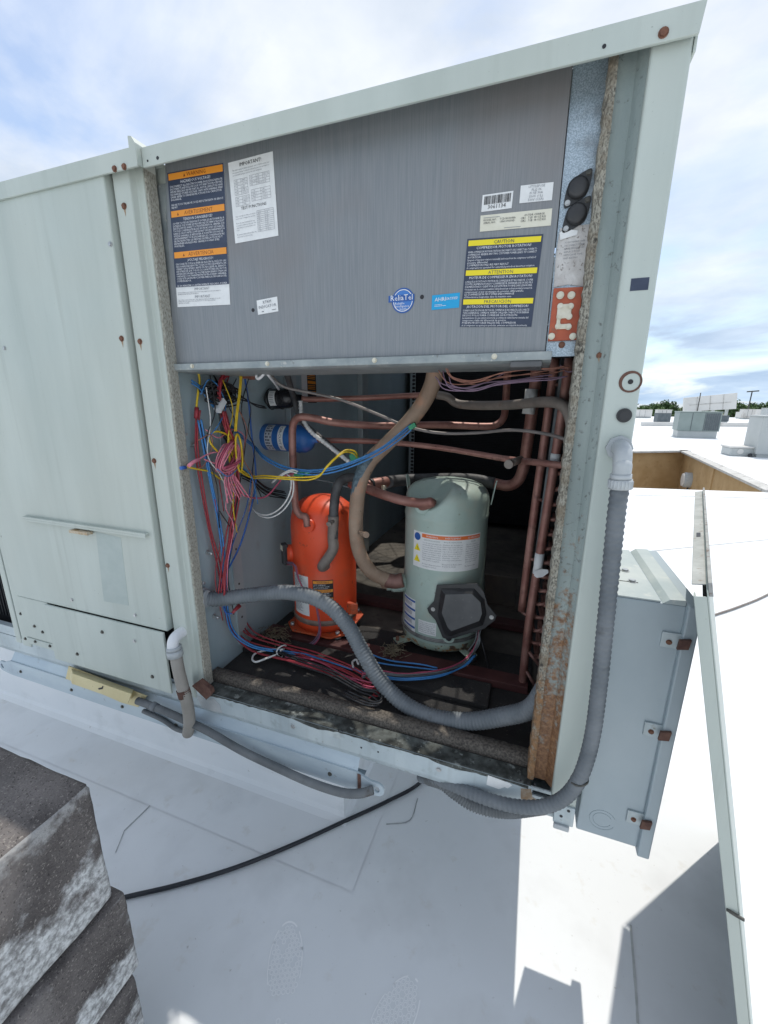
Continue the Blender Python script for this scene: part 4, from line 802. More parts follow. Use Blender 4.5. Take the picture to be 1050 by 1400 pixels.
m.box(a[0]-0.012, a[0]+0.013, 0.0425, 0.0445, a[2]-0.012, a[2]+0.013); m.box(b[0]-0.013, b[0]+0.013, 0.0422, 0.0445, b[2]-0.004, b[2]+0.005); m.box(b[0]-0.013, b[0]-0.006, 0.0423, 0.0444, b[2], a[2]-0.011); m.build('jumper_strap', BRASS, tb, 0.0012)
screw(plate, (0.0323, 0.052, 1.7631), 0.0045, SCREWRUST)
# wall sticker inside
m = MB()
fm, lw_, lh_ = plane_map((-0.9492, 0.735, 1.80), (-0.9492, 0.86, 1.80), (-0.9492, 0.735, 1.655))
n_out = Vector((1, 0, 0)); tl_ = Vector((-0.9495, 0.735, 1.80))
def wall_map(u, v, n): return tl_ + Vector((n, u, -v))
label_sheet('wall_label', lw, wall_map, 0.125, 0.145, [('r', 0, 0, 0.045, 0.145, 0), ('r', 0.046, 0, 0.079, 0.145, 1), ('r', 0.05, 0.008, 0.07, 0.014, 2), ('r', 0.05, 0.052, 0.07, 0.012, 2), ('r', 0.05, 0.096, 0.07, 0.012, 2)] + [('r', 0.05, 0.027+0.007*k, 0.065, 0.003, 2) for k in range(3)] + [('r', 0.05, 0.07+0.007*k, 0.065, 0.003, 2) for k in range(3)], [W_LABEL, K_PRINT, O_LABEL])
for q in ((-0.95, 0.0609, 1.5682), (-0.95, 0.0966, 1.5321), (-0.95, 0.1109, 1.1915), (-0.95, 0.1096, 0.9683), (-0.95, 0.022, 1.3454), (-0.95, 0.0649, 1.1101)):
    s = MB(); s.cyl((q[0], q[1], q[2]), (q[0]+0.022, q[1], q[2]-0.003), 0.0045, 10); s.cyl((q[0], q[1], q[2]), (q[0]+0.004, q[1], q[2]), 0.0075, 6); s.build('screw_stud', SCREWM, lw)
# ================================================================ COMPRESSORS
def cyl_map(c, r, a0, ztop, w):
    def fm(u, v, n):
        rr = r(ztop-v) if callable(r) else r
        a = a0 + (u-w/2)/rr
        return (c[0]+(rr+n)*math.sin(a), c[1]-(rr+n)*math.cos(a), ztop-v)
    return fm
def interp(prof, z):
    for (r0, z0), (r1, z1) in zip(prof, prof[1:]):
        if z0 <= z <= z1: return r0+(r1-r0)*(z-z0)/max(1e-6, z1-z0)
    return prof[-1][0]
def ring_on(mb, c, r, tube_r, z, m=0): mb.tube([(c[0]+r*math.cos(t*math.pi/24), c[1]+r*math.sin(t*math.pi/24), z) for t in range(49)], tube_r, 6, m, spline=False, caps=False)
# ---- sage green scroll compressor
GC = (-0.276, 0.565, 0.0)
G = thing('scroll_compressor', (GC[0], GC[1], 0.79), 'sage green scroll compressor with black terminal cover on its front', 'compressor')
gp = [(0.10, 0.800), (0.150, 0.812), (0.1525, 0.835), (0.1525, 0.96), (0.1545, 0.985), (0.1545, 1.015), (0.1505, 1.05), (0.1495, 1.085), (0.1495, 1.268), (0.1515, 1.274), (0.1515, 1.283), (0.1495, 1.288), (0.1495, 1.330), (0.147, 1.348), (0.141, 1.362), (0.125, 1.377), (0.10, 1.388), (0.07, 1.395), (0.035, 1.399), (0.001, 1.400)]
gp = [(r_*0.985, z_) for r_, z_ in gp]
m = MB(); n = 72
# dome with a flat pressed in for the discharge port
vs = []
for (r_, z_) in gp:
    for j in range(n):
        a = 2*math.pi*j/n; x, y = GC[0]+r_*math.cos(a), GC[1]+r_*math.sin(a); zz_ = z_
        if z_ > 1.30:
            d_ = math.hypot(x-(-0.325), y-0.46); k_ = max(0.0, 1-(d_/0.085)**2)
            zz_ = z_ - k_*0.055*min(1, (z_-1.30)/0.06)
        vs.append((x, y, zz_))
m.add(vs, [(i*n+j, i*n+(j+1) % n, (i+1)*n+(j+1) % n, (i+1)*n+j) for i in range(len(gp)-1) for j in range(n)], 0, True)
m.build('shell', SAGE, G)
m = MB(); m.lathe((GC[0], GC[1], 0), [(0.08, 0.797), (0.140, 0.797), (0.147, 0.806), (0.150, 0.822), (0.1495, 0.828)], 60); m.build('base_cup', SAGERUST, G)
m = MB(); ring_on(m, GC, 0.152, 0.004, 0.8435); ring_on(m, GC, 0.152, 0.004, 0.850); m.build('heater_band', mat('dirty_metal_band', (0.14, 0.145, 0.14), (0.26, 0.26, 0.245), scale=40, rough=0.6, metal=0.4), G)
for sx_, sy_ in ((-1, -1), (1, -1), (1, 1), (-1, 1)):
    m = MB(); cx_, cy_ = GC[0]+sx_*0.135, GC[1]+sy_*0.135
    m.obox((GC[0]+sx_*0.108, GC[1]+sy_*0.108, 0.806), (0.032*sx_, 0.032*sy_, 0), (-0.014, 0.014*sx_*sy_, 0), (0, 0, 0.003)); m.cyl((cx_, cy_, 0.7905), (cx_, cy_, 0.803), 0.018, 16, 1); m.cyl((cx_, cy_, 0.809), (cx_, cy_, 0.822), 0.007, 6, 2); m.build('mounting_foot', [SAGERUST, BLACKPL, SCREWRUST], G)
# lifting lugs
for px, ang in (((-0.3977, 0.56, 1.3542), 2.9), ((-0.1193, 0.56, 1.3744), 0.1)):
    m = MB(); a = ang; bx_, by_ = GC[0]+0.147*math.cos(a), GC[1]+0.147*math.sin(a); tx, ty = -math.sin(a), math.cos(a); ox, oy = math.cos(a), math.sin(a)
    pts = [(-0.011, 1.315), (0.011, 1.315), (0.011, 1.385)] + [(0.011*math.cos(t*math.pi/8), 1.388+0.011*math.sin(t*math.pi/8)) for t in range(1, 8)] + [(-0.011, 1.385)]
    m.prism([(bx_+tx*u+ox*(0.004+0.012*max(0, (z-1.34)/0.05)), by_+ty*u+oy*(0.004+0.012*max(0, (z-1.34)/0.05)), z) for u, z in pts], (ox*0.004, oy*0.004, 0)); m.build('lifting_lug', SAGE, G, 0.001)
# suction stub on the left and discharge collar on the dome
m = MB(); m.cyl((-0.405, 0.50, 1.010), (-0.452, 0.478, 1.010), 0.034, 24); m.cyl((-0.44, 0.484, 1.010), (-0.470, 0.470, 1.010), 0.028, 24); m.build('suction_stub', SAGE, G)
m = MB(); m.cyl((-0.318, 0.485, 1.318), (-0.333, 0.425, 1.325), 0.026, 24); m.build('discharge_collar', SAGE, G)
# oil sight glass
m = MB(); q = (-0.222, 0.4225, 0.868); m.cyl((q[0], 0.435, q[2]), (q[0]+0.003, 0.410, q[2]), 0.0195, 24); m.cyl((q[0]+0.003, 0.4105, q[2]), (q[0]+0.003, 0.4085, q[2]), 0.0105, 20, 1); m.build('oil_sight_glass', [SAGE, K_PRINT], G)
# terminal cover
outer = [(-0.2967, 0.402, 0.9705), (-0.2747, 0.402, 1.002), (-0.2668, 0.402, 1.0626), (-0.135, 0.402, 1.0888), (-0.11, 0.402, 1.062), (-0.0956, 0.402, 1.0203), (-0.0655, 0.402, 0.9866), (-0.069, 0.402, 0.9701), (-0.1016, 0.402, 0.9316), (-0.2184, 0.402, 0.8657), (-0.239, 0.402, 0.8698), (-0.267, 0.402, 0.9317), (-0.291, 0.402, 0.9549)]
m = MB(); m.prism(outer, (0, 0.006, 0)); tcv = m.build('terminal_cover', BLACKPL, G, 0.0015)
m = MB(); m.prism([(x, 0.4085, z) for x, y, z in [(-0.2675, 0.408, 1.0438), (-0.1394, 0.408, 1.07), (-0.1125, 0.408, 1.0171), (-0.1081, 0.408, 0.9486), (-0.2152, 0.408, 0.8827), (-0.244, 0.408, 0.8993)]], (0, 0.04, 0)); m.build('cover_box', BLACKPL, tcv)
i1 = [(-0.251, 0.4, 1.0527), (-0.143, 0.4, 1.0703), (-0.1082, 0.4, 1.0373), (-0.0979, 0.4, 0.9868), (-0.107, 0.4, 0.9451), (-0.2136, 0.4, 0.882), (-0.2316, 0.4, 0.8866), (-0.2598, 0.4, 0.9563)]; i2 = [(-0.2328, 0.386, 1.0407), (-0.1473, 0.386, 1.0578), (-0.1178, 0.386, 1.0319), (-0.1107, 0.386, 0.9941), (-0.1184, 0.386, 0.9663), (-0.2072, 0.386, 0.9106), (-0.2202, 0.386, 0.9218), (-0.2422, 0.386, 0.9721)]
k_ = len(i1); m = MB(); m.add(i1+i2, [(i, (i+1) % k_, k_+(i+1) % k_, k_+i) for i in range(k_)], 0); m.add(i2, [tuple(range(k_))], 1); m.build('raised_face', [BLACKPL, GREYPL], tcv, 0.0012)
for q in ((-0.2761, 0.402, 0.9715), (-0.0812, 0.402, 0.9784)): screw(tcv, q, 0.0055, SCREWM, h=0.003)
# big wrap label
gr = lambda z: interp(gp, z)
LMC = [W_LABEL, OR_PRINT, GR_PRINT, YL_LABEL, B_LABEL, K_PRINT, WP_PRINT]
W_ = 0.252; H_ = 0.128
e = [('r', 0.038, 0.004, W_-0.041, 0.013, 1), ('c', 0.019, 0.018, 0.0135, 4, 0.001), ('t', 'QR', 0.019, 0.022, 0.011, 6, 'c', 0)]
e = [x for x in e if not (x[0] == 't')]
for v in (0.056, 0.096): e += [('poly', [(0.005, v+0.012), (0.033, v+0.012), (0.019, v-0.014)], 3, 0.0010), ('t', '!', 0.0195, v+0.009, 0.017, 5, 'c', 0)]
for u0, ttl, sub in ((0.042, 'WARNING', 'EXPLOSION HAZARD'), (0.112, 'AVERTISSEMENT', "RISQUE D'EXPLOSION"), (0.190, 'ADVERTENCIA', 'PELIGRO')):
    wd = min(0.066, W_-u0-0.003)
    e += [('t', ttl, u0+wd/2, 0.0135, 0.0085, 6, 'c', wd*0.8), ('t', sub, u0+wd/2, 0.0265, 0.0060, 2, 'c', wd*0.95)]
    T_ = {'WARNING': ['Use only approved refrigerants', 'and lubricants. Do not operate', 'in a vacuum. Failure to follow', 'these instructions could result', 'in death or serious injury.', 'Electrical shock hazard. Open', 'the disconnect before service.', 'Keep terminal cover in place', 'while power is applied.', '', 'Recover refrigerant before', 'opening the system.'], 'AVERTISSEMENT': ["N'utiliser que les huiles et", 'fluides approuvés. Ne pas', 'utiliser sous vide. Le non', 'respect de ces consignes peut', 'causer la mort ou des blessures', 'graves. Risque de choc', 'électrique. Ouvrir le', 'sectionneur avant entretien.', '', 'Récupérer le fluide avant', "d'ouvrir le circuit."], 'ADVERTENCIA': ['Use sólo aceites y', 'refrigerantes aprobados.', 'No opere en vacío. El no', 'seguir estas normas puede', 'causar la muerte o', 'lesiones graves. Riesgo', 'de choque eléctrico.', 'Abra el interruptor', 'antes del servicio.', '', 'Recupere el gas.']}[ttl]
    e += para(T_, u0, 0.036, 0.0066, 0.0076, 2, wd)
label_sheet('wrap_label', G, cyl_map(GC, gr, 0.235, 1.235, W_), W_, H_, e, LMC, nu=28, nv=8, th=0.0008)
e = [('r', 0, 0.004+0.034*k, 0.07, 0.008, 4) for k in range(4)] + [('r', 0.004, 0.016+0.034*k+0.005*j, 0.05, 0.0022, 2) for k in range(4) for j in range(3)]
label_sheet('side_label', G, cyl_map(GC, gr, -0.72, 0.980, 0.07), 0.07, 0.14, e, [W_LABEL]+LMC[1:], nu=10, nv=8, th=0.0008)
e = para(['Protect compressor from', 'low suction pressure and', 'loss of charge. See', 'instruction sheet for', 'wiring and oil charge.', 'Do not use for lifting.'], 0.003, 0.008, 0.0075, 0.0072, 2, 0.062)
label_sheet('small_label', G, cyl_map(GC, gr, -0.155, 0.912, 0.068), 0.068, 0.050, e, LMC, nu=10, nv=4, th=0.0008)
# ---- orange red scroll compressor
RC = (-0.735, 0.490, 0.0)
RD = thing('scroll_compressor', (RC[0], RC[1], 0.79), 'orange red scroll compressor beside the left inner wall', 'compressor')
rp_ = [(0.09, 0.806), (0.122, 0.812), (0.1235, 0.83), (0.1235, 1.205), (0.1215, 1.235), (0.115, 1.262), (0.102, 1.284), (0.08, 1.302), (0.05, 1.314), (0.02, 1.319), (0.001, 1.320)]
m = MB(); m.lathe((RC[0], RC[1], 0), rp_, 64); m.build('shell', ORANGE, RD)
m = MB(); m.prism([(RC[0]+0.150*math.cos(math.pi/4+k*math.pi/2+d_)*1.02, RC[1]+0.150*math.sin(math.pi/4+k*math.pi/2+d_)*1.02, 0.798) for k in range(4) for d_ in (-0.22, 0.22)], (0, 0, 0.008)); m.build('base_plate', ORANGEDK, RD, 0.002)
m = MB(); m.lathe((RC[0], RC[1], 0), [(0.1245, 0.838), (0.1275, 0.84), (0.1275, 0.858), (0.1245, 0.86)], 56); m.build('heater_band', mat('greasy_metal_band', (0.2, 0.14, 0.11), (0.3, 0.22, 0.18), scale=30, rough=0.6, metal=0.3), RD)
for sx_, sy_ in ((-1, -1), (1, -1), (1, 1), (-1, 1)):
    m = MB(); cx_, cy_ = RC[0]+sx_*0.098, RC[1]+sy_*0.098; m.cyl((cx_, cy_, 0.7905), (cx_, cy_, 0.798), 0.016, 16); m.cyl((cx_, cy_, 0.806), (cx_, cy_, 0.818), 0.008, 6, 1); m.build('mounting_foot', [BLACKPL, SCREWM], RD)
def boss(c, r, a0, z, R0, R1, L, mt, name, parent):
    dx_, dy_ = math.sin(a0), -math.cos(a0); m = MB()
    m.cyl((c[0]+(r-0.012)*dx_, c[1]+(r-0.012)*dy_, z), (c[0]+(r+L)*dx_, c[1]+(r+L)*dy_, z), R0, 24, 0, R1); return m.build(name, mt, parent), (c[0]+(r+L)*dx_, c[1]+(r+L)*dy_, z)
_, dp = boss(RC, 0.118, 0.06, 1.232, 0.027, 0.022, 0.014, ORANGE, 'discharge_boss', RD)
_, sp = boss(RC, 0.1235, 0.50, 1.083, 0.026, 0.026, 0.006, ORANGE, 'suction_boss', RD)
m = MB(); a = -1.02; tx_, ty_ = RC[0]+0.124*math.sin(a), RC[1]-0.124*math.cos(a); m.cyl((RC[0]+0.11*math.sin(a), RC[1]-0.11*math.cos(a), 1.095), (tx_+0.016*math.sin(a), ty_-0.016*math.cos(a), 1.095), 0.034, 20); m.build('terminal_boss', ORANGE, RD)
m = MB(); m.obox((tx_-0.020, ty_-0.018, 1.095), (0.012, -0.010, 0), (0.006, 0.007, 0), (0, 0, 0.042)); m.build('terminal_box', BLACKPL, RD, 0.002)
m = MB(); m.obox((tx_-0.027, ty_-0.0275, 1.122), (0.009, -0.0075, 0), (0.0005, 0.0006, 0), (0, 0, 0.010)); m.build('terminal_sticker', C_LABEL, RD)
LMR = [K_PRINT, O_LABEL, WP_PRINT, W_LABEL, GR_PRINT]
e = []
for k, (t_, ls) in enumerate((('WARNING', ['HOT SURFACE', 'Do not touch. Could', 'cause severe burns.']), ('AVERTISSEMENT', ['SURFACE CHAUDE', 'Ne pas toucher. Risque', 'de brûlures graves.']), ('ADVERTENCIA', ['SUPERFICIE CALIENTE', 'No toque. Puede causar', 'quemaduras graves.']))):
    v = 0.003+k*0.034; e += [('r', 0.002, v, 0.072, 0.011, 1), ('t', t_, 0.038, v+0.009, 0.0095, 0, 'c', 0.06)] + para(ls, 0.003, v+0.018, 0.0068, 0.0065, 2, 0.068)
label_sheet('hot_surface_label', RD, cyl_map(RC, 0.1235, 0.42, 1.025, 0.076), 0.076, 0.106, e, LMR, nu=10, nv=2, th=0.0008)
e = [('c', 0.066, 0.022+0.025*k, 0.006, 0, 0.001) for k in range(3)] + [('r', 0.003, 0.006+0.006*k, random.uniform(0.035, 0.052), 0.0018, 4) for k in range(24)]
label_sheet('rating_label', RD, cyl_map(RC, 0.1235, -0.36, 1.035, 0.080), 0.080, 0.160, e, [W_LABEL, K_PRINT, WP_PRINT, W_LABEL, GR_PRINT], nu=10, nv=2, th=0.0008)
m = MB(); a = 1.25; m.obox((RC[0]+0.137*math.sin(a), RC[1]-0.137*math.cos(a), 0.895), (0.020*math.sin(a), -0.020*math.cos(a), 0), (0.012, 0.006, 0), (0, 0, 0.022)); m.build('mounting_bracket', ORANGEDK, RD, 0.004)

# ================================================================ FILTER DRIERS
def drier(name, a, b, r, mtl, label, bands, rings=()):
    a, b = Vector(a), Vector(b); ax = (b-a).normalized(); L = (b-a).length
    t = thing(name, tuple(a), label, 'filter drier', None)
    prof = [(0.010, -0.030), (0.012, -0.012), (0.45*r, -0.006), (0.8*r, 0.006), (r, 0.024), (r, L-0.024), (0.8*r, L-0.006), (0.45*r, L+0.006), (0.012, L+0.012), (0.010, L+0.030)]
    up = ax.orthogonal().normalized() if abs(ax.z) > 0.9 else Vector((0, 0, 1)); e1 = (up-ax*up.dot(ax)).normalized(); e2 = ax.cross(e1)
    n = 40; m = MB(); vs = [a+ax*z+e1*(rr*math.cos(2*math.pi*j/n))+e2*(rr*math.sin(2*math.pi*j/n)) for rr, z in prof for j in range(n)]
    m.add(vs, [(i*n+j, i*n+(j+1) % n, (i+1)*n+(j+1) % n, (i+1)*n+j) for i in range(len(prof)-1) for j in range(n)], 0, True); m.build('canister', mtl, t)
    for z in rings:
        m = MB(); vs = []
        for zz_ in (-0.003, 0.0, 0.003): vs += [a+ax*(z+zz_)+(e1*math.cos(2*math.pi*j/n)+e2*math.sin(2*math.pi*j/n))*(r+(0.0025 if zz_ == 0 else -0.001)) for j in range(n)]
        m.add(vs, [(i*n+j, i*n+(j+1) % n, (i+1)*n+(j+1) % n, (i+1)*n+j) for i in range(2) for j in range(n)], 0, True); m.build('weld_ring', mtl, t)
    face = Vector((0.25, -1, 0.05)); face = (face-ax*face.dot(ax)).normalized(); fz = ax.cross(face)
    if fz.z < 0: fz = -fz
    for nm, z0, w, arc, els, mats in bands:
        def fm(u, v, nn, z0=z0, w=w, arc=arc):
            th = (arc/2 - v)/r
            return a + ax*(z0+u) + (face*math.cos(th)+fz*math.sin(th))*(r+nn)
        label_sheet(nm, t, fm, w, arc, els, mats, nu=1, nv=14, th=0.0008)
    return t
def vtext(s, u, v, size, m): return ('vt', s, u, v, size, m)
drier('filter_drier', (-0.9443, 0.48, 1.6658), (-0.8319, 0.48, 1.671), 0.036, BLACKTANK, 'glossy black filter drier below the control box', [('paper_label', 0.028, 0.026, 0.055, [('r', 0.003, 0.006+0.006*k, 0.018, 0.002, 1) for k in range(7)], [W_LABEL, GR_PRINT])], (0.016, 0.060))
drier('filter_drier', (-1.0235, 0.47, 1.5306), (-0.7609, 0.47, 1.5253), 0.049, BLUETANK, 'blue filter drier with white circuit label beside the wire coil', [('data_label', 0.095, 0.030, 0.115, [('r', 0.004+0.0065*c_, 0.008+0.011*k, 0.005, 0.006, 1) for k in range(9) for c_ in range(4) if random.random() < 0.75], [mat('silver_label', (0.5, 0.52, 0.55), rough=0.4), N_LABEL]), ('circuit_label', 0.150, 0.022, 0.105, [], [W_LABEL, N_LABEL])], (0.03, 0.215))
# CIRCUIT #2 lettering runs around the can
_b = [o for o in bpy.data.objects if o.name.startswith('circuit_label')][0]
def circ_text():
    a, b = Vector((-1.0235, 0.47, 1.5306)), Vector((-0.7609, 0.47, 1.5253)); ax = (b-a).normalized()
    face = Vector((0.25, -1, 0.05)); face = (face-ax*face.dot(ax)).normalized(); fz = ax.cross(face)
    if fz.z < 0: fz = -fz
    g, fs, gw = text_geo('CIRCUIT #2'); sz = 0.092/gw; m = MB(); vs = []
    for x, y in g:
        th = (0.046 - x*sz)/0.049; u = 0.150+0.006+y*0.014
        vs.append(a+ax*u+(face*math.cos(th)+fz*math.sin(th))*0.0508)
    m.add(vs, fs); m.build('label_lettering', N_LABEL, _b.parent)
circ_text()

# ================================================================ PIPES
def pipe(name, pts, r, mtl, label, n=14, sub=8, cat='pipe', group=None, **k):
    m = MB(); m.tube(pts, r, n, 0, sub, **k); o = m.build(name, mtl); return tag(o, label, cat, group)
pipe('copper_pipe', [(-0.8019, 0.48, 1.6685), (-0.7597, 0.5, 1.6663), (-0.5811, 0.55, 1.6721), (-0.4331, 0.6, 1.6804), (-0.3477, 0.62, 1.6831), (-0.3161, 0.62, 1.6781)], 0.0098, COPPER, 'copper liquid pipe leaving the black drier')
pipe('grey_pipe', [(-0.3372, 0.62, 1.6831), (-0.3005, 0.62, 1.6756), (-0.2532, 0.62, 1.6511), (-0.0988, 0.52, 1.6495), (-0.0023, 0.4, 1.6579), (0.0465, 0.335, 1.6558), (0.0721, 0.315, 1.6359), (0.0889, 0.305, 1.5854), (0.1039, 0.3, 1.4931), (0.1146, 0.3, 1.3968)], 0.0145, COPPERGR, 'dusty grey pipe bending down behind the fibreglass edge')
pipe('copper_pipe', [dp] + [(-0.7336, 0.36, 1.2649), (-0.7568, 0.36, 1.2707), (-0.7729, 0.36, 1.3012), (-0.7741, 0.36, 1.3848), (-0.7734, 0.36, 1.4986), (-0.7691, 0.36, 1.5721), (-0.7564, 0.36, 1.5987), (-0.7308, 0.36, 1.6086), (-0.6957, 0.38, 1.6038), (-0.635, 0.42, 1.5892), (-0.5067, 0.5, 1.5787), (-0.3235, 0.6, 1.5808), (-0.1784, 0.66, 1.5762), (-0.1351, 0.68, 1.5813), (-0.1125, 0.69, 1.6042), (-0.1089, 0.7, 1.6469), (-0.1109, 0.7, 1.7697)], 0.0125, COPPER, 'copper discharge pipe rising from the orange compressor and crossing over')
pipe('copper_pipe', [(-0.7489, 0.47, 1.5257), (-0.6901, 0.47, 1.525), (-0.5065, 0.5, 1.5237), (-0.3052, 0.53, 1.5085), (-0.0825, 0.46, 1.49), (0.0225, 0.36, 1.4946), (0.1018, 0.3, 1.4968)], 0.0095, COPPER, 'thin copper pipe running right from the blue drier')
m = MB(); m.cyl((-0.0343, 0.43, 1.4937), (-0.0611, 0.36, 1.4882), 0.011, 14); m.cyl((-0.0611, 0.36, 1.4882), (-0.0644, 0.35, 1.4872), 0.013, 14); tag(m.build('service_stub', COPPERGR), 'short grey service stub on the thin copper pipe', 'pipe stub')
m = MB(); cap_pts = [(-0.8011, 0.3, 1.7481), (-0.7868, 0.3, 1.7216), (-0.7583, 0.32, 1.7), (-0.6813, 0.36, 1.6828), (-0.5969, 0.4, 1.6606), (-0.4772, 0.42, 1.6153), (-0.3877, 0.42, 1.5825), (-0.2895, 0.45, 1.5628), (-0.1761, 0.46, 1.5652), (-0.0647, 0.4, 1.5802), (0.024, 0.345, 1.5757), (0.094, 0.29, 1.5609)]; m.tube(cap_pts, 0.0048, 8); tag(m.build('thin_tube', mat('thin_grey_tube', (0.19, 0.17, 0.16), (0.28, 0.25, 0.235), scale=20, rough=0.5, metal=0.2)), 'thin grey capillary tube sagging across the opening', 'tube')
# brown suction line of the green compressor
m = MB(); sl = [(-0.2864, 0.36, 1.7778), (-0.2975, 0.38, 1.7151), (-0.3319, 0.4, 1.6525), (-0.3819, 0.4, 1.5903), (-0.4494, 0.4, 1.5243), (-0.5, 0.38, 1.4676), (-0.53, 0.37, 1.3948), (-0.5444, 0.37, 1.2987), (-0.5474, 0.38, 1.1915), (-0.5317, 0.4, 1.1108), (-0.4978, 0.42, 1.0605), (-0.4581, 0.45, 1.0316)] + [(-0.470, 0.470, 1.010)]
m.tube(sl, 0.0245, 20, 0, 8); suc = m.build('suction_pipe', BROWNPIPE); tag(suc, 'thick brown suction pipe curving down into the green compressor', 'pipe')
cs_ = crom([Vector(p_) for p_ in sl], 8)[38:58]; m = MB(); m.tube([p_+Vector((-0.0035, -0.0035, 0)) for p_ in cs_], lambda t: 0.0235*(1-0.35*t*t), 18, 0, spline=False); o = m.build('pipe_wrap', PIPETAPE, suc)
m = MB(); m.cyl((-0.5253, 0.355, 1.233), (-0.4918, 0.325, 1.238), 0.0075, 12); m.cyl((-0.4956, 0.328, 1.2379), (-0.4863, 0.318, 1.2395), 0.0100, 12); m.build('charging_port', BROWNPIPE, suc)
m = MB(); m.tube([(-0.4644, 0.444, 1.0331), (-0.431, 0.453, 1.0288), (-0.4034, 0.462, 1.0351)], 0.0262, 18, 0, 5); m.build('brazed_sleeve', COPPERDK, suc)
# sleeve pipe into the orange compressor
m = MB(); m.tube([(-0.5419, 0.45, 1.3979), (-0.5819, 0.44, 1.4022), (-0.6119, 0.42, 1.3983), (-0.6231, 0.39, 1.3746), (-0.6284, 0.375, 1.3156), (-0.6305, 0.37, 1.2514), (-0.632, 0.37, 1.198)], 0.0165, 18, 0, 8); ins = m.build('suction_pipe', BLACKPIPE); tag(ins, 'black sleeved suction pipe dropping onto the orange compressor', 'pipe')
m = MB(); m.tube([(-0.6298, 0.37, 1.2777), (-0.6349, 0.37, 1.1977), (-0.6362, 0.37, 1.1514)] + [(sp[0]-0.004, sp[1]-0.012, sp[2]+0.004), (sp[0], sp[1]+0.02, sp[2])], 0.0185, 18, 0, 6); m.build('elbow', COPPERGR, ins)
m = MB(); m.cyl((-0.6252, 0.36, 1.2625), (-0.6267, 0.33, 1.26), 0.0065, 12); m.cyl((-0.6265, 0.335, 1.2613), (-0.6269, 0.325, 1.2588), 0.0085, 12); m.build('charging_port', COPPERGR, ins)
# discharge of the green compressor, crossing left
pipe('copper_pipe', [(-0.318, 0.480, 1.318), (-0.331, 0.432, 1.324)] + [(-0.2973, 0.415, 1.3426), (-0.3352, 0.42, 1.3358), (-0.4013, 0.43, 1.3381), (-0.4875, 0.45, 1.3501), (-0.5588, 0.47, 1.3646), (-0.6206, 0.5, 1.3656)], 0.0165, COPPER, 'thick copper discharge pipe on top of the green compressor', n=18)
# big grey line behind the green compressor, up the right
m = MB(); m.tube([(-0.5626, 0.5, 1.3642), (-0.5245, 0.55, 1.3689), (-0.4887, 0.66, 1.3611), (-0.4059, 0.74, 1.3591), (-0.2336, 0.76, 1.3669), (-0.1431, 0.76, 1.3585), (-0.082, 0.75, 1.353), (-0.0463, 0.74, 1.3768), (-0.0298, 0.73, 1.4313), (-0.0232, 0.72, 1.5331), (-0.0173, 0.72, 1.6599), (-0.0139, 0.72, 1.8047)], 0.0205, 18, 0, 10); gl = m.build('copper_pipe', COPPER); tag(gl, 'wide copper pipe behind the green compressor turning up at the right', 'pipe')
m = MB(); m.tube([(-0.5063, 0.58, 1.3677), (-0.4887, 0.66, 1.3611), (-0.4059, 0.74, 1.3591), (-0.2336, 0.76, 1.3669), (-0.1319, 0.76, 1.3564)], 0.0226, 18, 0, 8); m.build('black_sleeve', BLACKPIPE, gl)
for k in range(4):
    m = MB(); m.tube([(-0.5523, 0.51, 1.3658), (-0.5477, 0.52, 1.3671)] if k == 0 else [Vector((-0.5523, 0.51, 1.3658)).lerp(Vector((-0.4887, 0.66, 1.3611)), k*0.17), Vector((-0.5523, 0.51, 1.3658)).lerp(Vector((-0.4887, 0.66, 1.3611)), k*0.17+0.06)], 0.0232, 16, 0, spline=False); m.build('pipe_band', W_LABEL if k % 2 else BLACKPL, gl)  # alternating black and white bands around the pipe
m = MB(); m.cyl((-0.5029, 0.53, 1.363), (-0.502, 0.52, 1.3378), 0.009, 12); m.build('charging_port', BRASS, gl)
m = MB(); m.tube([(-0.0258, 0.698, 1.7034), (-0.0271, 0.698, 1.6646), (-0.0304, 0.698, 1.6202)], 0.0208, 16, 0, spline=False); m.build('white_pipe_tag', W_LABEL, gl)
# headers of the side coil
def header(pt, pb, r, label, mtl=COPPER): return pipe('header_pipe', [pt, ((pt[0]+pb[0])/2, (pt[1]+pb[1])/2, (pt[2]+pb[2])/2), pb], r, mtl, label, n=16)
HB1 = [(0.0321, 0.42, 1.7742), (0.0268, 0.42, 1.5773), (0.0169, 0.42, 1.3158), (0.009, 0.42, 1.0098)]; HB2 = [(0.0664, 0.37, 1.7683), (0.0594, 0.37, 1.5613), (0.0488, 0.37, 1.3211), (0.0388, 0.37, 1.1251), (0.033, 0.37, 0.9765), (0.0325, 0.37, 0.7514)]
h1 = pipe('header_pipe', HB1, 0.0118, COPPER, 'left vertical copper header of the side coil', n=16)
h2 = pipe('header_pipe', HB2, 0.0122, COPPER, 'right vertical copper header of the side coil with paper tags', n=16)
for q, q2 in (((0.024, 0.42, 1.7054), (0.0701, 0.44, 1.7058)), ((0.0149, 0.42, 1.3836), (0.0595, 0.44, 1.3696)), ((0.0151, 0.42, 1.1932), (0.0636, 0.44, 1.1781)), ((0.0092, 0.42, 1.0072), (0.0713, 0.44, 0.9827))):
    m = MB(); a, b = Vector(q), Vector(q2); m.tube([a, a.lerp(b, 0.3)+Vector((0, -0.01, 0)), a.lerp(b, 0.7)+Vector((0, -0.008, 0)), b], 0.0056, 8); m.build('feeder_tube', COPPERDK, h1)
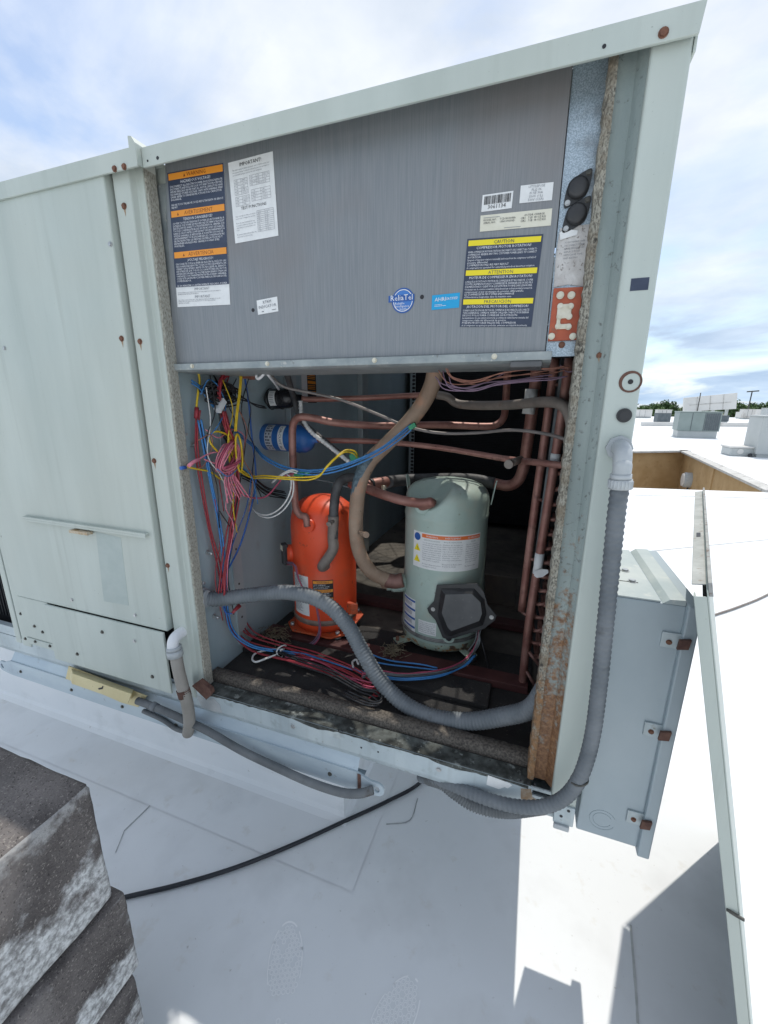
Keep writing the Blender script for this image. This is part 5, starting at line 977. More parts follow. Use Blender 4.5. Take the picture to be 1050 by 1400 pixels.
for P_ in ([(0.0397, 0.37, 0.9008), (0.0581, 0.35, 0.8915), (0.088, 0.37, 0.8466), (0.1173, 0.42, 0.7794)], [(0.0367, 0.37, 0.8341), (0.0587, 0.35, 0.8132), (0.0869, 0.37, 0.7661), (0.1153, 0.42, 0.7089)], [(0.0353, 0.37, 0.7714), (0.0526, 0.35, 0.7579), (0.0778, 0.38, 0.7203)]):
    m = MB(); m.tube(P_, 0.0056, 8); m.build('feeder_tube', COPPERDK, h2)
m = MB(); m.tube([(0.0436, 0.37, 1.2286), (0.043, 0.37, 1.1916), (0.0415, 0.37, 1.1634)], 0.0132, 14, 0, spline=False); m.build('paper_tag', W_LABEL, h2)
m = MB(); pts = [(0.0322, 0.352, 1.1761), (0.0535, 0.352, 1.1862), (0.0695, 0.352, 1.1862), (0.0724, 0.352, 1.1775), (0.0579, 0.352, 1.1615), (0.0421, 0.352, 1.1567), (0.0335, 0.352, 1.1624)]; m.prism(pts, (0, 0.001, 0)); m.build('paper_tag', W_LABEL, h2)
m = MB(); m.tube([(0.0579, 0.37, 1.5214), (0.0566, 0.37, 1.4971)], 0.0132, 14, 0, spline=False); m.build('paper_tag', W_LABEL, h2)
for k, (px, y_, lab) in enumerate(((784, .43, 'thin inner copper riser nearest the fibreglass edge'), (777, .41, 'thin inner copper riser between the headers and the bends'))):
    pass
pipe('riser_pipe', [(0.1024, 0.43, 1.7731), (0.0987, 0.43, 1.5582), (0.0909, 0.43, 1.2978), (0.0865, 0.43, 1.0063)], 0.007, COPPERDK, 'thin dark copper riser in front of the return bends')
q = (0.0923, 0.36, 1.0186); pipe('loop_pipe', [(0.1117, 0.4, 1.1239), (0.1012, 0.38, 1.0589), (0.0872, 0.37, 0.9875), (0.0808, 0.37, 0.9229), (0.0914, 0.38, 0.8803), (0.1194, 0.42, 0.8481)], 0.0052, COPPERDK, 'thin copper loop at the foot of the side coil')

# ================================================================ CONDUITS
m = MB(); cd = [(-0.95, 0.060, 1.055)] + [(-0.9093, 0.1, 1.0408), (-0.8261, 0.14, 1.0495), (-0.6869, 0.16, 1.0741), (-0.5763, 0.17, 1.0584), (-0.4953, 0.17, 0.9989), (-0.4383, 0.16, 0.9212), (-0.3796, 0.15, 0.8453), (-0.3013, 0.14, 0.7918), (-0.2093, 0.13, 0.7757), (-0.1046, 0.125, 0.7965), (-0.0095, 0.12, 0.8457)] + [(0.0526, 0.11, 0.8968), (0.085, 0.10, 0.985)]
m.tube(cd, 0.0235, 24, 0, 10, rib=0.075, pitch=0.010); fc = m.build('flexible_conduit', CONDUIT); tag(fc, 'thick grey flexible conduit looping across the open compartment', 'conduit')
m = MB(); m.tube([(-0.949, 0.060, 1.055), (-0.935, 0.064, 1.055)], 0.034, 28, 0, spline=False); m.tube([(-0.9345, 0.064, 1.055), (-0.925, 0.067, 1.055)], 0.028, 8, 0, spline=False); m.build('locknut', FITTING, fc)
# right conduit outside the corner post
m = MB(); rc = [(0.1484, -0.055, 1.5139), (0.1489, -0.055, 1.4662), (0.1531, -0.055, 1.3692), (0.1583, -0.055, 1.2506), (0.1638, -0.055, 1.1231), (0.1665, -0.055, 1.0023), (0.1612, -0.055, 0.9175), (0.1494, -0.055, 0.8592), (0.1275, -0.05, 0.8053), (0.0895, -0.04, 0.7581), (0.0353, -0.03, 0.7269), (-0.0329, -0.02, 0.7108), (-0.0985, 0, 0.696), (-0.1614, 0.03, 0.6698), (-0.2192, 0.06, 0.6279)]
m.tube(rc, 0.0148, 20, 0, 8, rib=0.09, pitch=0.012); rcon = m.build('flexible_conduit', CONDUIT); tag(rcon, 'grey flexible conduit running down the right corner post', 'conduit')
def elbow(pw, pend, r, mtl, parent, name='elbow_fitting'):
    m = MB(); a = Vector(pw); b = Vector(pend)
    L2 = abs(b.y-a.y); m.tube([a, a+Vector((0, -L2*0.45, 0)), a+Vector((0, -L2*0.8, -L2*0.12)), Vector((a.x*0.8+b.x*0.2, b.y+0.003, a.z-L2*0.45)), Vector((a.x*0.3+b.x*0.7, b.y, a.z*0.4+b.z*0.6)), b], r, 22, 0, 8); return m.build(name, mtl, parent)
ea = (0.1467, 0, 1.5751); eb = (0.1475, -0.055, 1.5295)
elbow(ea, eb, 0.0150, FITTING, rcon)
m = MB(); m.tube([(ea[0], -0.0005, ea[2]), (ea[0], -0.008, ea[2])], 0.0225, 8, 0, spline=False); m.build('hex_nut', FITTING, rcon)
m = MB(); a, b = Vector((0.1468, -0.055, 1.5346)), Vector((0.1485, -0.055, 1.5087)); m.tube([a, a.lerp(b, 0.35)], 0.0172, 24, 0, spline=False); m.tube([a.lerp(b, 0.36), b], 0.0188, 24, 0, spline=False)
for k in range(20):
    t_ = 2*math.pi*k/20; c_ = a.lerp(b, 0.68)+Vector((0.0188*math.cos(t_), 0.0188*math.sin(t_), 0)); m.obox(c_, (0.0011, 0, 0), (0, 0.0011, 0), (0, 0, 0.0065))
m.build('compression_nut', FITTING, rcon)
m = MB(); q = Vector((0.1548, -0.055, 0.8749)); m.tube([q+Vector((0.0165*math.cos(t*math.pi/6), 0.0165*math.sin(t*math.pi/6), 0.006*math.cos(t*math.pi/6))) for t in range(13)], 0.0022, 6, 0, spline=False); m.build('strap', SCREWDK, rcon)
# second ribbed conduit under the rail
m = MB(); m.tube([(-0.1959, 0.05, 0.6441), (-0.1512, 0.03, 0.6639), (-0.1106, 0.03, 0.6427), (-0.0709, 0.03, 0.6265), (-0.0235, 0.03, 0.6263), (0.0309, 0.05, 0.6213), (0.0959, 0.1, 0.6016), (0.1721, 0.2, 0.5314)], 0.0175, 16, 0, 8, rib=0.16, pitch=0.0075); tag(m.build('ribbed_conduit', CONDUITDK), 'dark ribbed conduit sagging beneath the right end of the rail', 'conduit')
# left small conduit with white elbow
m = MB(); lc = [(-0.9611, -0.045, 0.9211), (-0.9524, -0.05, 0.8709), (-0.9447, -0.05, 0.8087), (-0.9356, -0.05, 0.7535), (-0.9473, -0.04, 0.6801), (-0.9837, -0.02, 0.6041)]; m.tube(lc, 0.0175, 18, 0, 8, rib=0.02, pitch=0.006); lcon = m.build('small_conduit', TANCONDUIT); tag(lcon, 'tan conduit with white elbow dropping from the middle post', 'conduit')
we_ = Vector((-0.9668, -0.045, 0.9297)); wa = Vector((we_.x, 0.0, we_.z+0.040))
m = MB(); m.tube([wa, wa+Vector((0, -0.020, 0)), wa+Vector((0, -0.036, -0.005)), wa+Vector((0, -0.0445, -0.018)), we_, we_+Vector((0, 0, -0.006))], 0.0165, 20, 0, 8); m.build('white_elbow', WHITEFIT, lcon)
m = MB(); a, b = Vector((-0.9648, -0.045, 0.9426)), Vector((-0.9615, -0.046, 0.9116)); m.tube([a, a.lerp(b, 0.3)], 0.0215, 20, 0, spline=False); m.tube([a.lerp(b, 0.32), b], 0.0228, 20, 0, spline=False); m.build('compression_nut', FITTING, lcon)
m = MB(); a, b = Vector((-0.9455, -0.05, 0.8033)), Vector((-0.9406, -0.05, 0.7785)); m.tube([a, b], 0.0192, 18, 0, spline=False); m.build('rusty_clamp', BROWNRUST, lcon)
m = MB(); m.tube([(-1.1788, -0.03, 0.6808), (-1.0923, -0.03, 0.6768), (-1.0009, -0.03, 0.6669), (-0.8853, -0.03, 0.6495), (-0.7586, -0.035, 0.6241), (-0.6333, -0.03, 0.5982), (-0.5164, -0.04, 0.5983), (-0.4237, -0.04, 0.6002), (-0.3702, -0.035, 0.6107), (-0.3327, -0.02, 0.6219)], 0.0118, 14, 0, 8, rib=0.02, pitch=0.006); co = m.build('small_conduit', CONDUITDK); tag(co, 'grey conduit running along the lifting rail from the yellow cover', 'conduit')
m = MB(); a, b = Vector((-1.1142, -0.03, 0.679)), Vector((-1.0957, -0.03, 0.6758)); m.tube([a, b], 0.0145, 16, 0, spline=False); m.build('coupling', CONDUIT, co)
m = MB(); m.tube([(-1.173, -0.02, 0.6339), (-1.0901, -0.02, 0.6234), (-1.0361, -0.02, 0.605), (-0.9807, -0.025, 0.6123)], 0.0075, 10, 0, 8); tag(m.build('thin_conduit', CONDUITDK), 'thin grey tube below the conduit at the tan drop', 'conduit')
# cream yellow cover
m = MB(); tp = [(-1.4894, -0.035, 0.7412), (-1.409, -0.035, 0.7519), (-1.1907, -0.035, 0.7242), (-1.123, -0.035, 0.7228), (-1.1307, -0.035, 0.6981), (-1.1765, -0.035, 0.6622), (-1.3115, -0.035, 0.6356), (-1.4883, -0.035, 0.6599), (-1.5164, -0.035, 0.6832)]
yc = thing('cable_cover', (-1.3181, -0.035, 0.6842), 'cream yellow plastic cover wedged on the lifting rail', 'cover')
m.prism([(-1.5254, -0.012, 0.7205), (-1.151, -0.012, 0.6951), (-1.2018, -0.012, 0.6371), (-1.2781, -0.012, 0.6333), (-1.5573, -0.012, 0.6599)], (0, -0.004, 0)); m.build('back_plate', CREAM, yc, 0.001)
A = [(-1.5162, -0.014, 0.7148), (-1.21, -0.014, 0.7038), (-1.2353, -0.014, 0.6617), (-1.5359, -0.014, 0.6699)]; B_ = [(-1.4512, -0.05, 0.731), (-1.1728, -0.05, 0.7231), (-1.198, -0.05, 0.6792), (-1.467, -0.05, 0.6853)]
m = MB(); m.add(A+B_, [(0, 1, 5, 4), (1, 2, 6, 5), (2, 3, 7, 6), (3, 0, 4, 7), (4, 5, 6, 7)]); m.build('raised_body', CREAM, yc, 0.002)
m = MB(); m.prism([(-1.3299, -0.0515, 0.7048), (-1.3106, -0.0515, 0.7128), (-1.3055, -0.0515, 0.7199), (-1.3018, -0.0515, 0.7209), (-1.3083, -0.0515, 0.7076), (-1.3276, -0.0515, 0.6996)], (0, 0.001, 0)); m.build('slot', K_PRINT, yc)

# ================================================================ WIRES
def wire(name, mtl, paths, r, label, group=None, n=6, sub=6, cat='wire'):
    m = MB()
    for p_ in paths: m.tube(p_, r, n, 0, sub)
    return tag(m.build(name, mtl), label, cat, group)
def off(P, d): return [tuple(Vector(p)+Vector(d)) for p in P]
def jit(P, s): return [tuple(Vector(p)+Vector((random.uniform(-s, s), random.uniform(-s, s), random.uniform(-s, s)))) for p in P]
XW = -0.93
wire('yellow_wire', WY, [[(-0.925, 0.1237, 1.7441), (-0.925, 0.1278, 1.7144), (-0.925, 0.1178, 1.6837), (-0.925, 0.1072, 1.649), (-0.925, 0.1045, 1.6306)]], 0.0032, 'short yellow wire at the far left below the control box')
a = [(-0.925, 0.1045, 1.6306), (-0.925, 0.0903, 1.5713), (-0.925, 0.0841, 1.5088), (-0.925, 0.0886, 1.3994), (-0.925, 0.1037, 1.2693), (-0.925, 0.1233, 1.1531), (-0.925, 0.1311, 1.0604), (-0.925, 0.1343, 0.9793), (-0.925, 0.1468, 0.9098)] + [(-0.8989, 0.17, 0.84), (-0.8513, 0.1915, 0.8), (-0.7079, 0.1896, 0.8), (-0.5785, 0.1813, 0.795), (-0.4842, 0.1762, 0.795)]
wire('red_wire', WR, [jit(a, 0.0015), jit(off(a, (0.006, 0.004, 0)), 0.002)], 0.0027, 'pair of red wires down the left inner wall')
m = MB(); m.tube([(-0.922, 0.1025, 1.6389), (-0.922, 0.0953, 1.6083)], 0.006, 10, 0, spline=False); tag(m.build('wire_splice', WR), 'red splice joining the yellow and red wires', 'connector')
a = [(-0.91, 0.0902, 1.6025), (-0.91, 0.0968, 1.5293), (-0.91, 0.1109, 1.4187), (-0.91, 0.1276, 1.288), (-0.91, 0.1326, 1.1768), (-0.91, 0.1262, 1.0779), (-0.91, 0.1236, 0.9794), (-0.91, 0.1447, 0.8918)] + [(-0.8595, 0.1772, 0.83), (-0.7743, 0.2247, 0.8), (-0.6503, 0.2378, 0.8), (-0.5046, 0.2217, 0.8), (-0.3991, 0.216, 0.8), (-0.3175, 0.2304, 0.8), (-0.2231, 0.2847, 0.8), (-0.1585, 0.3467, 0.81), (-0.1283, 0.3963, 0.83)]
wire('blue_wire', WLB, [jit(a, 0.0015), jit(off(a, (0.005, 0.005, 0.002)), 0.002)], 0.0028, 'blue wire pair following the left wall then the floor')
a = [(-0.92, 0.1077, 1.5914), (-0.92, 0.1204, 1.4942), (-0.92, 0.137, 1.3439), (-0.92, 0.1435, 1.1967)]; wire('black_wire', WK, [a], 0.0028, 'thin black wire behind the blue pair on the left wall')
a = [(-0.905, 0.3046, 1.7415), (-0.905, 0.3165, 1.6545), (-0.905, 0.3229, 1.5463), (-0.905, 0.3297, 1.4329), (-0.905, 0.3183, 1.3702), (-0.905, 0.2855, 1.2988), (-0.905, 0.2218, 1.1935), (-0.905, 0.1595, 1.1373), (-0.905, 0.1207, 1.1066), (-0.905, 0.103, 1.0504), (-0.905, 0.1188, 0.9881), (-0.89, 0.1315, 0.9792)]
wire('blue_wire', WB, [jit(a, 0.002)], 0.0029, 'single blue wire hanging straight down past the pink coil')
a = [(-0.92, 0.0919, 1.7125), (-0.92, 0.1253, 1.694), (-0.92, 0.1827, 1.632), (-0.92, 0.2581, 1.5665), (-0.92, 0.3206, 1.5263)] ; b = [(-0.9066, 0.34, 1.5027), (-0.8515, 0.31, 1.4758), (-0.7603, 0.29, 1.4489), (-0.6792, 0.29, 1.4391), (-0.6055, 0.3, 1.4467), (-0.521, 0.31, 1.4753), (-0.4473, 0.34, 1.5138), (-0.391, 0.37, 1.5581), (-0.3617, 0.38, 1.5849)]
wire('blue_wire', WLB, [a+b, off(a+b, (0.004, -0.004, -0.008)), jit(off(b, (0, -0.006, 0.006)), 0.002)], 0.0027, 'bundle of light blue wires sweeping right to the suction pipe')
a = [(-0.9, 0.2914, 1.745), (-0.9, 0.2427, 1.746), (-0.9, 0.1983, 1.7325), (-0.9, 0.176, 1.7062), (-0.9, 0.1672, 1.6641)]; wire('red_wire', WR, [a, off(a, (0.008, 0, 0.004)), off(a, (0.0, 0.008, -0.006))], 0.0034, 'thick red leads arching above the white connector')
m = MB(); a_, b_ = Vector((-0.9, 0.1887, 1.6601)), Vector((-0.9, 0.1592, 1.6282)); d2 = (b_-a_)*0.5; m.obox((a_+b_)/2, d2, Vector((0, -d2.z, d2.y)).normalized()*0.009, (0.008, 0, 0)); tag(m.build('wire_connector', WHITEFIT), 'white plug connector below the red leads', 'connector')
a = [(-0.9, 0.1685, 1.628), (-0.9, 0.1809, 1.5778), (-0.9, 0.2033, 1.5202), (-0.9, 0.2114, 1.4496), (-0.9, 0.196, 1.3567), (-0.9, 0.1683, 1.2781), (-0.9, 0.1392, 1.213), (-0.9, 0.112, 1.1359), (-0.9, 0.0955, 1.0623)]; wire('red_wire', WR, [jit(off(a, (0.004*k, 0.005*(k % 3), 0)), 0.0045) for k in range(5)], 0.0026, 'thick bundle of red wires running down behind the pink coil')
a = [(-0.905, 0.1686, 1.6323), (-0.905, 0.1757, 1.5669), (-0.905, 0.1964, 1.5252), (-0.905, 0.2135, 1.4726)]; wire('black_wire', WK, [jit(off(a, (0, 0.006*k, 0)), 0.003) for k in range(4)], 0.003, 'black wires dropping from the white connector')
# black tangle
lp = []
for k in range(13):
    cx_, cz_ = random.uniform(292, 308), random.uniform(530, 548); rx_, rz_ = random.uniform(14, 32), random.uniform(5, 12)
    c_ = Vector((-0.92, 0.1986, 1.6796)); s_ = 0.0021
    lp.append([tuple(c_ + Vector((0.012*math.sin(3*t_+k)+0.01, (cx_-300+rx_*math.cos(t_))*s_, (-(cz_-538)+rz_*math.sin(t_))*s_)) ) for t_ in [k+q_*0.55 for q_ in range(12)]])
lp.append([(-0.92, 0.2637, 1.6654), (-0.92, 0.3175, 1.6591), (-0.92, 0.3751, 1.6474), (-0.92, 0.4248, 1.6399)]); lp.append([(-0.92, 0.2666, 1.6881), (-0.92, 0.3219, 1.6639), (-0.92, 0.3824, 1.64), (-0.92, 0.433, 1.6348)])
lp.append([(-0.93, 0.1821, 1.7486), (-0.93, 0.2076, 1.7079), (-0.93, 0.2398, 1.6539)])
wire('black_wire', WK, lp, 0.0026, 'tangled black wire bundle left of the black drier')
a = [(-0.93, 0.284, 1.4379), (-0.93, 0.3393, 1.4041), (-0.93, 0.4202, 1.3499), (-0.93, 0.5394, 1.3073)]; wire('black_wire', WK, [jit(off(a, (0, 0.0, -0.008*k)), 0.004) for k in range(5)], 0.0024, 'loose black wires below the blue drier')
# yellow hank and run
y1 = [(-0.88, 0.2563, 1.7531), (-0.88, 0.2411, 1.6871), (-0.88, 0.219, 1.621), (-0.88, 0.2051, 1.5659)]
hank = []
for k in range(6):
    c_ = Vector((-0.88, 0.2048, 1.5094)); ww_ = 0.010+0.006*random.random(); hh_ = 0.052+0.01*random.random(); ph = random.uniform(-0.012, 0.012)
    hank.append([tuple(c_+Vector((ph+0.012*math.sin(k*2.1), ph+ww_*math.sin(t_*math.pi/6), hh_*math.cos(t_*math.pi/6)-0.01))) for t_ in range(13)])
y2 = [(-0.88, 0.1971, 1.4759), (-0.88, 0.2205, 1.4376), (-0.88, 0.2735, 1.41)] + [(-0.8062, 0.24, 1.4201), (-0.7167, 0.22, 1.4244), (-0.6444, 0.22, 1.4269), (-0.599, 0.22, 1.4387), (-0.5735, 0.22, 1.4666), (-0.554, 0.24, 1.4911), (-0.5389, 0.28, 1.5071), (-0.5275, 0.32, 1.5012), (-0.5264, 0.34, 1.4852)]
wire('yellow_wire', WY, [y1, off(y1, (0.002, 0.004, 0))]+hank+[jit(y2, 0.002), jit(off(y2, (0, 0.002, 0.006)), 0.002)], 0.0025, 'yellow wire hank tied below the control box and run right')
a = [(-0.9, 0.1516, 1.5027), (-0.9, 0.1191, 1.5363), (-0.91, 0.1307, 1.5608), (-0.9, 0.1542, 1.5683), (-0.9, 0.1973, 1.5524), (-0.9, 0.2237, 1.5184)]; wire('yellow_wire', WY, [a], 0.003, 'yellow loop around the left of the pink coil')
a = [(-0.91, 0.026, 1.4789), (-0.91, 0.0623, 1.4677), (-0.91, 0.1155, 1.4513), (-0.91, 0.1527, 1.4253), (-0.91, 0.1782, 1.4188), (-0.91, 0.1747, 1.4426), (-0.91, 0.1633, 1.4557)]; wire('yellow_wire', WY, [a], 0.003, 'yellow wire reaching left to the blue crimp')
m = MB(); m.tube([(-0.91, 0.0075, 1.4774), (-0.91, 0.0257, 1.4769)], 0.005, 8, 0, spline=False); tag(m.build('crimp_cap', WB), 'blue crimp cap at the end of the yellow wire', 'connector')
m = MB(); m.tube([(-0.9, 0.0267, 1.4814), (-0.9, 0.044, 1.4895), (-0.9, 0.0669, 1.495)], 0.0055, 8, 0, spline=False); tag(m.build('crimp_cap', WPK), 'pale pink crimp joint at the left of the pink coil', 'connector')
# pink coil
pk = []; mg = []
for k in range(11):
    c_ = Vector((-0.885, 0.1712, 1.4901)); tilt = -0.9; rx_, rz_ = 0.034+0.0035*k, 0.062+0.005*(k % 5)
    path = []
    for t_ in range(15):
        th = t_*math.pi/7+k*0.4; u = rx_*math.cos(th)*0.75; v = rz_*math.sin(th)
        y = u*math.cos(tilt)-v*math.sin(tilt)*0.8; z = u*math.sin(tilt)*0.6+v*math.cos(tilt)*0.8
        path.append(tuple(c_+Vector((0.012*math.sin(k*1.7)+0.006*math.cos(th*2), y*0.8, z))))
    (pk if k % 3 else mg).append(path)
for k in range(9):
    pk.append(jit([(-0.88, 0.1942, 1.4531)] + [(-0.88, 0.174, 1.4559), ((-0.88, 0.1565, 1.4243)[0], (-0.88, 0.1565, 1.4243)[1]+0.006*k-0.012, (-0.88, 0.1565, 1.4243)[2]), ((-0.87, 0.1661, 1.384)[0], (-0.87, 0.1792, 1.3507)[1]+0.013*k-0.045, (-0.87, 0.1792, 1.3507)[2]+0.003*(k % 4)*2)], 0.003))
pk.append([(-0.9, 0.1522, 1.5071), (-0.9, 0.1213, 1.5081), (-0.9, 0.0908, 1.5028), (-0.9, 0.0669, 1.495)])
pk.append([(-0.9, 0.0865, 1.4926), (-0.9, 0.1469, 1.4676), (-0.9, 0.1778, 1.4543), (-0.9, 0.2031, 1.439)])
wire('pink_wire', WPK, pk, 0.0021, 'coiled hank of pink and white wires on the left wall')
wire('magenta_wire', WMG, mg+[[(-0.88, 0.174, 1.4559), (-0.88, 0.1551, 1.4131), (-0.88, 0.1602, 1.3751)], [(-0.88, 0.1807, 1.455), (-0.88, 0.1883, 1.4073), (-0.88, 0.2186, 1.3634), (-0.88, 0.2847, 1.3373)] + [(-0.8459, 0.3, 1.3446), (-0.8052, 0.3, 1.3831), (-0.7613, 0.28, 1.4189), (-0.722, 0.28, 1.4334)]], 0.0028, 'magenta wires woven through the pink hank')
m = MB(); m.tube([(-0.865, 0.1245, 1.4636), (-0.865, 0.1639, 1.4672), (-0.865, 0.2027, 1.4759)], 0.004, 6, 0, 4); tag(m.build('cable_tie', WMG), 'reddish tie around the neck of the pink hank', 'cable tie')
a = [(-0.7496, 0.28, 1.4293), (-0.7277, 0.27, 1.4155), (-0.7425, 0.28, 1.3642), (-0.7794, 0.28, 1.3139), (-0.8337, 0.28, 1.2833), (-0.896, 0.3, 1.283), (-0.9469, 0.33, 1.3117), (-0.9692, 0.35, 1.3733)]; wire('white_wire', WW, [a, off(a, (0.006, 0.004, -0.010))], 0.0026, 'white wires looping below the green tie')
a = [(-0.8219, 0.3, 1.392), (-0.7626, 0.27, 1.4252), (-0.729, 0.27, 1.4392), (-0.7049, 0.27, 1.4359)]; wire('white_wire', WW, [a, off(a, (0.004, 0.0, 0.006))], 0.0026, 'white wires entering the green tie from the left')
m = MB(); q = Vector((-0.7377, 0.3, 1.4221)); m.tube([q+Vector((0.021*math.cos(t*math.pi/6), 0.021*math.sin(t*math.pi/6)+0.06, 0.003*math.sin(t))) for t in range(13)], 0.005, 6, 0, spline=False); m.obox(q+Vector((0, 0.036, 0)), (0.018, 0, 0), (0, 0.006, 0), (0, 0, 0.008)); tag(m.build('pipe_tie', WG), 'green tie strapping wires to the discharge pipe', 'cable tie')
m = MB(); q = Vector((-0.5454, 0.36, 1.4844)); m.obox(q, (0.010, 0, 0.006), (0, 0.008, 0), (-0.004, 0, 0.012)); tag(m.build('pipe_tie', WG), 'green tie where the yellow wire meets the suction pipe', 'cable tie')
m = MB(); q = Vector((-0.3556, 0.375, 1.5853)); m.obox(q, (0.010, 0, 0.006), (0, 0.006, 0), (-0.003, 0, 0.006)); tag(m.build('pipe_tie', WG), 'green tie high on the brown suction pipe', 'cable tie')
a = [(-0.634, 0.38, 1.401), (-0.5927, 0.38, 1.4136), (-0.5444, 0.38, 1.4338), (-0.513, 0.38, 1.4477)]; wire('grey_wire', CONDUITDK, [[(-0.7155, 0.4, 1.3949), (-0.6445, 0.4, 1.3867), (-0.581, 0.4, 1.3733)]], 0.0025, 'thin grey wire between the green tie and the sleeved pipe')
m = MB(); m.tube([(-0.85, 0.3912, 1.66), (-0.85, 0.4188, 1.5801)] and [(-0.7695, 0.42, 1.6604), (-0.7665, 0.42, 1.6065), (-0.7342, 0.42, 1.5575), (-0.665, 0.42, 1.5097), (-0.5795, 0.4, 1.461)], 0.0072, 10, 0, 6, rib=0.2, pitch=0.012); tag(m.build('braided_lead', WW), 'white braided lead slanting from the black drier', 'wire')
m = MB(); m.tube([(-0.7494, 0.3, 1.7643), (-0.8074, 0.44, 1.6679), (-0.7819, 0.44, 1.5932), (-0.7031, 0.44, 1.5319), (-0.6197, 0.44, 1.4718)], 0.010, 10, 0, 6); tag(m.build('sensor_lead', BLACKPIPE), 'black sheathed lead slanting behind the driers', 'wire')
m = MB(); m.tube([(-0.7662, 0.22, 1.7459), (-0.7523, 0.22, 1.7292), (-0.7874, 0.3, 1.7127), (-0.8415, 0.4, 1.6988)], 0.0042, 8, 0, 6); m.tube([(-0.7518, 0.2, 1.7481), (-0.7581, 0.2, 1.7321), (-0.7767, 0.2, 1.7203), (-0.7835, 0.2, 1.7306)], 0.0042, 8, 0, 5); tag(m.build('nylon_hook', WHITEFIT), 'white nylon hook and lead under the control box lip', 'hook')
m = MB(); a_ = Vector((-0.9, 0.3029, 1.7503)); m.obox(a_, (0.012, 0, 0), (0, 0.012, 0), (0, 0, 0.022)); m.obox(a_+Vector((0.006, 0.022, -0.004)), (0.010, 0, 0), (0, 0.006, 0), (0, 0, 0.020)); tag(m.build('wire_connector', WO), 'orange plug connectors below the control box', 'connector')
# orange and violet harness under the control box at right
h_ = []
for k in range(9):
    z_ = -0.003*k; h_.append(off([(-0.2266, 0.16, 1.7352), (-0.2098, 0.16, 1.7149), (-0.1608, 0.16, 1.7076), (-0.1029, 0.16, 1.7196), (-0.044, 0.16, 1.7264), (0.0066, 0.16, 1.7299), (0.0361, 0.16, 1.7338)], (random.uniform(-0.02, 0.02), random.uniform(-0.03, 0.03), z_+random.uniform(-0.007, 0.007))))
wire('orange_wire', WO, [jit(q_, 0.004) for q_ in h_[:4]], 0.0013, 'orange wires draped under the right of the control box')
wire('violet_wire', WV, [jit(q_, 0.003) for q_ in h_[5:]] + [[(0.0382, 0.18, 1.7369), (0.0532, 0.18, 1.7227), (0.0695, 0.1, 1.7196), (0.0797, 0.1, 1.725)], [(-0.2315, 0.2, 1.7349), (-0.2172, 0.2, 1.7), (-0.166, 0.2, 1.6909), (-0.1178, 0.2, 1.7057), (-0.0816, 0.2, 1.7235)]], 0.0014, 'violet wires draped under the right of the control box')
# floor bundle
fb = [(-1.0102, 0.2631, 0.86), (-0.9198, 0.2196, 0.83), (-0.7967, 0.2356, 0.8), (-0.6719, 0.2253, 0.8), (-0.5223, 0.2027, 0.8), (-0.4186, 0.1696, 0.79), (-0.3914, 0.1435, 0.79), (-0.4012, 0.126, 0.79)]
wire('red_wire', WR, [jit(off(fb, (0.006*k, 0.008*k, 0.003*k)), 0.005) for k in range(4)], 0.0027, 'red wires bunched on the floor before the orange compressor')
fb2 = [(-0.8031, 0.2093, 0.8), (-0.7079, 0.1896, 0.8), (-0.5553, 0.1624, 0.8), (-0.439, 0.1302, 0.8), (-0.3845, 0.1257, 0.8), (-0.3611, 0.1008, 0.8), (-0.3973, 0.0875, 0.8), (-0.4767, 0.1057, 0.8)]
wire('black_wire', WK, [jit(off(fb2, (0.004*k, 0.006*k, 0.003*k)), 0.006) for k in range(3)], 0.0028, 'black wires lying on the floor lining')
fb3 = [(-0.7476, 0.2065, 0.8), (-0.6319, 0.2045, 0.8), (-0.511, 0.1787, 0.8), (-0.4163, 0.1639, 0.8), (-0.407, 0.1527, 0.8), (-0.4484, 0.1521, 0.8)]
wire('pink_wire', WMG, [jit(fb3, 0.004), jit(off(fb3, (0.008, 0.01, 0)), 0.004)], 0.0026, 'dull magenta wires looping on the floor')
a = [(-0.7704, 0.2289, 0.81), (-0.8211, 0.2266, 0.8), (-0.8561, 0.1897, 0.8), (-0.8465, 0.1563, 0.8), (-0.8244, 0.1467, 0.8), (-0.8065, 0.1711, 0.8), (-0.7836, 0.2071, 0.8)]; wire('white_wire', WW, [a], 0.0036, 'white loop of wire on the floor at left')
a = [(-0.4967, 0.222, 0.81), (-0.5104, 0.2469, 0.81), (-0.5038, 0.2626, 0.81), (-0.4871, 0.2425, 0.81)]; wire('white_wire', WW, [a], 0.0036, 'small white loop beside the conduit')
m = MB(); q = Vector((-0.7793, 0.2324, 0.8)); m.tube([q+Vector((0.006*math.sin(t), 0.024*math.cos(t*math.pi/6), 0.020*math.sin(t*math.pi/6))) for t in range(13)], 0.0028, 6, 0, spline=False); m.tube([q, q+Vector((0.01, -0.02, 0.015))], 0.002, 6, 0, spline=False); tag(m.build('cable_tie', WW), 'white tie around the floor wires', 'cable tie')
m = MB(); m.tube([(-0.885, 0.1259, 0.9829), (-0.885, 0.1449, 0.9895), (-0.885, 0.1601, 0.9928)], lambda t: 0.0045+0.004*t, 10, 0, spline=False); tag(m.build('wire_nut', WR), 'bright red wire nut above the conduit', 'connector')
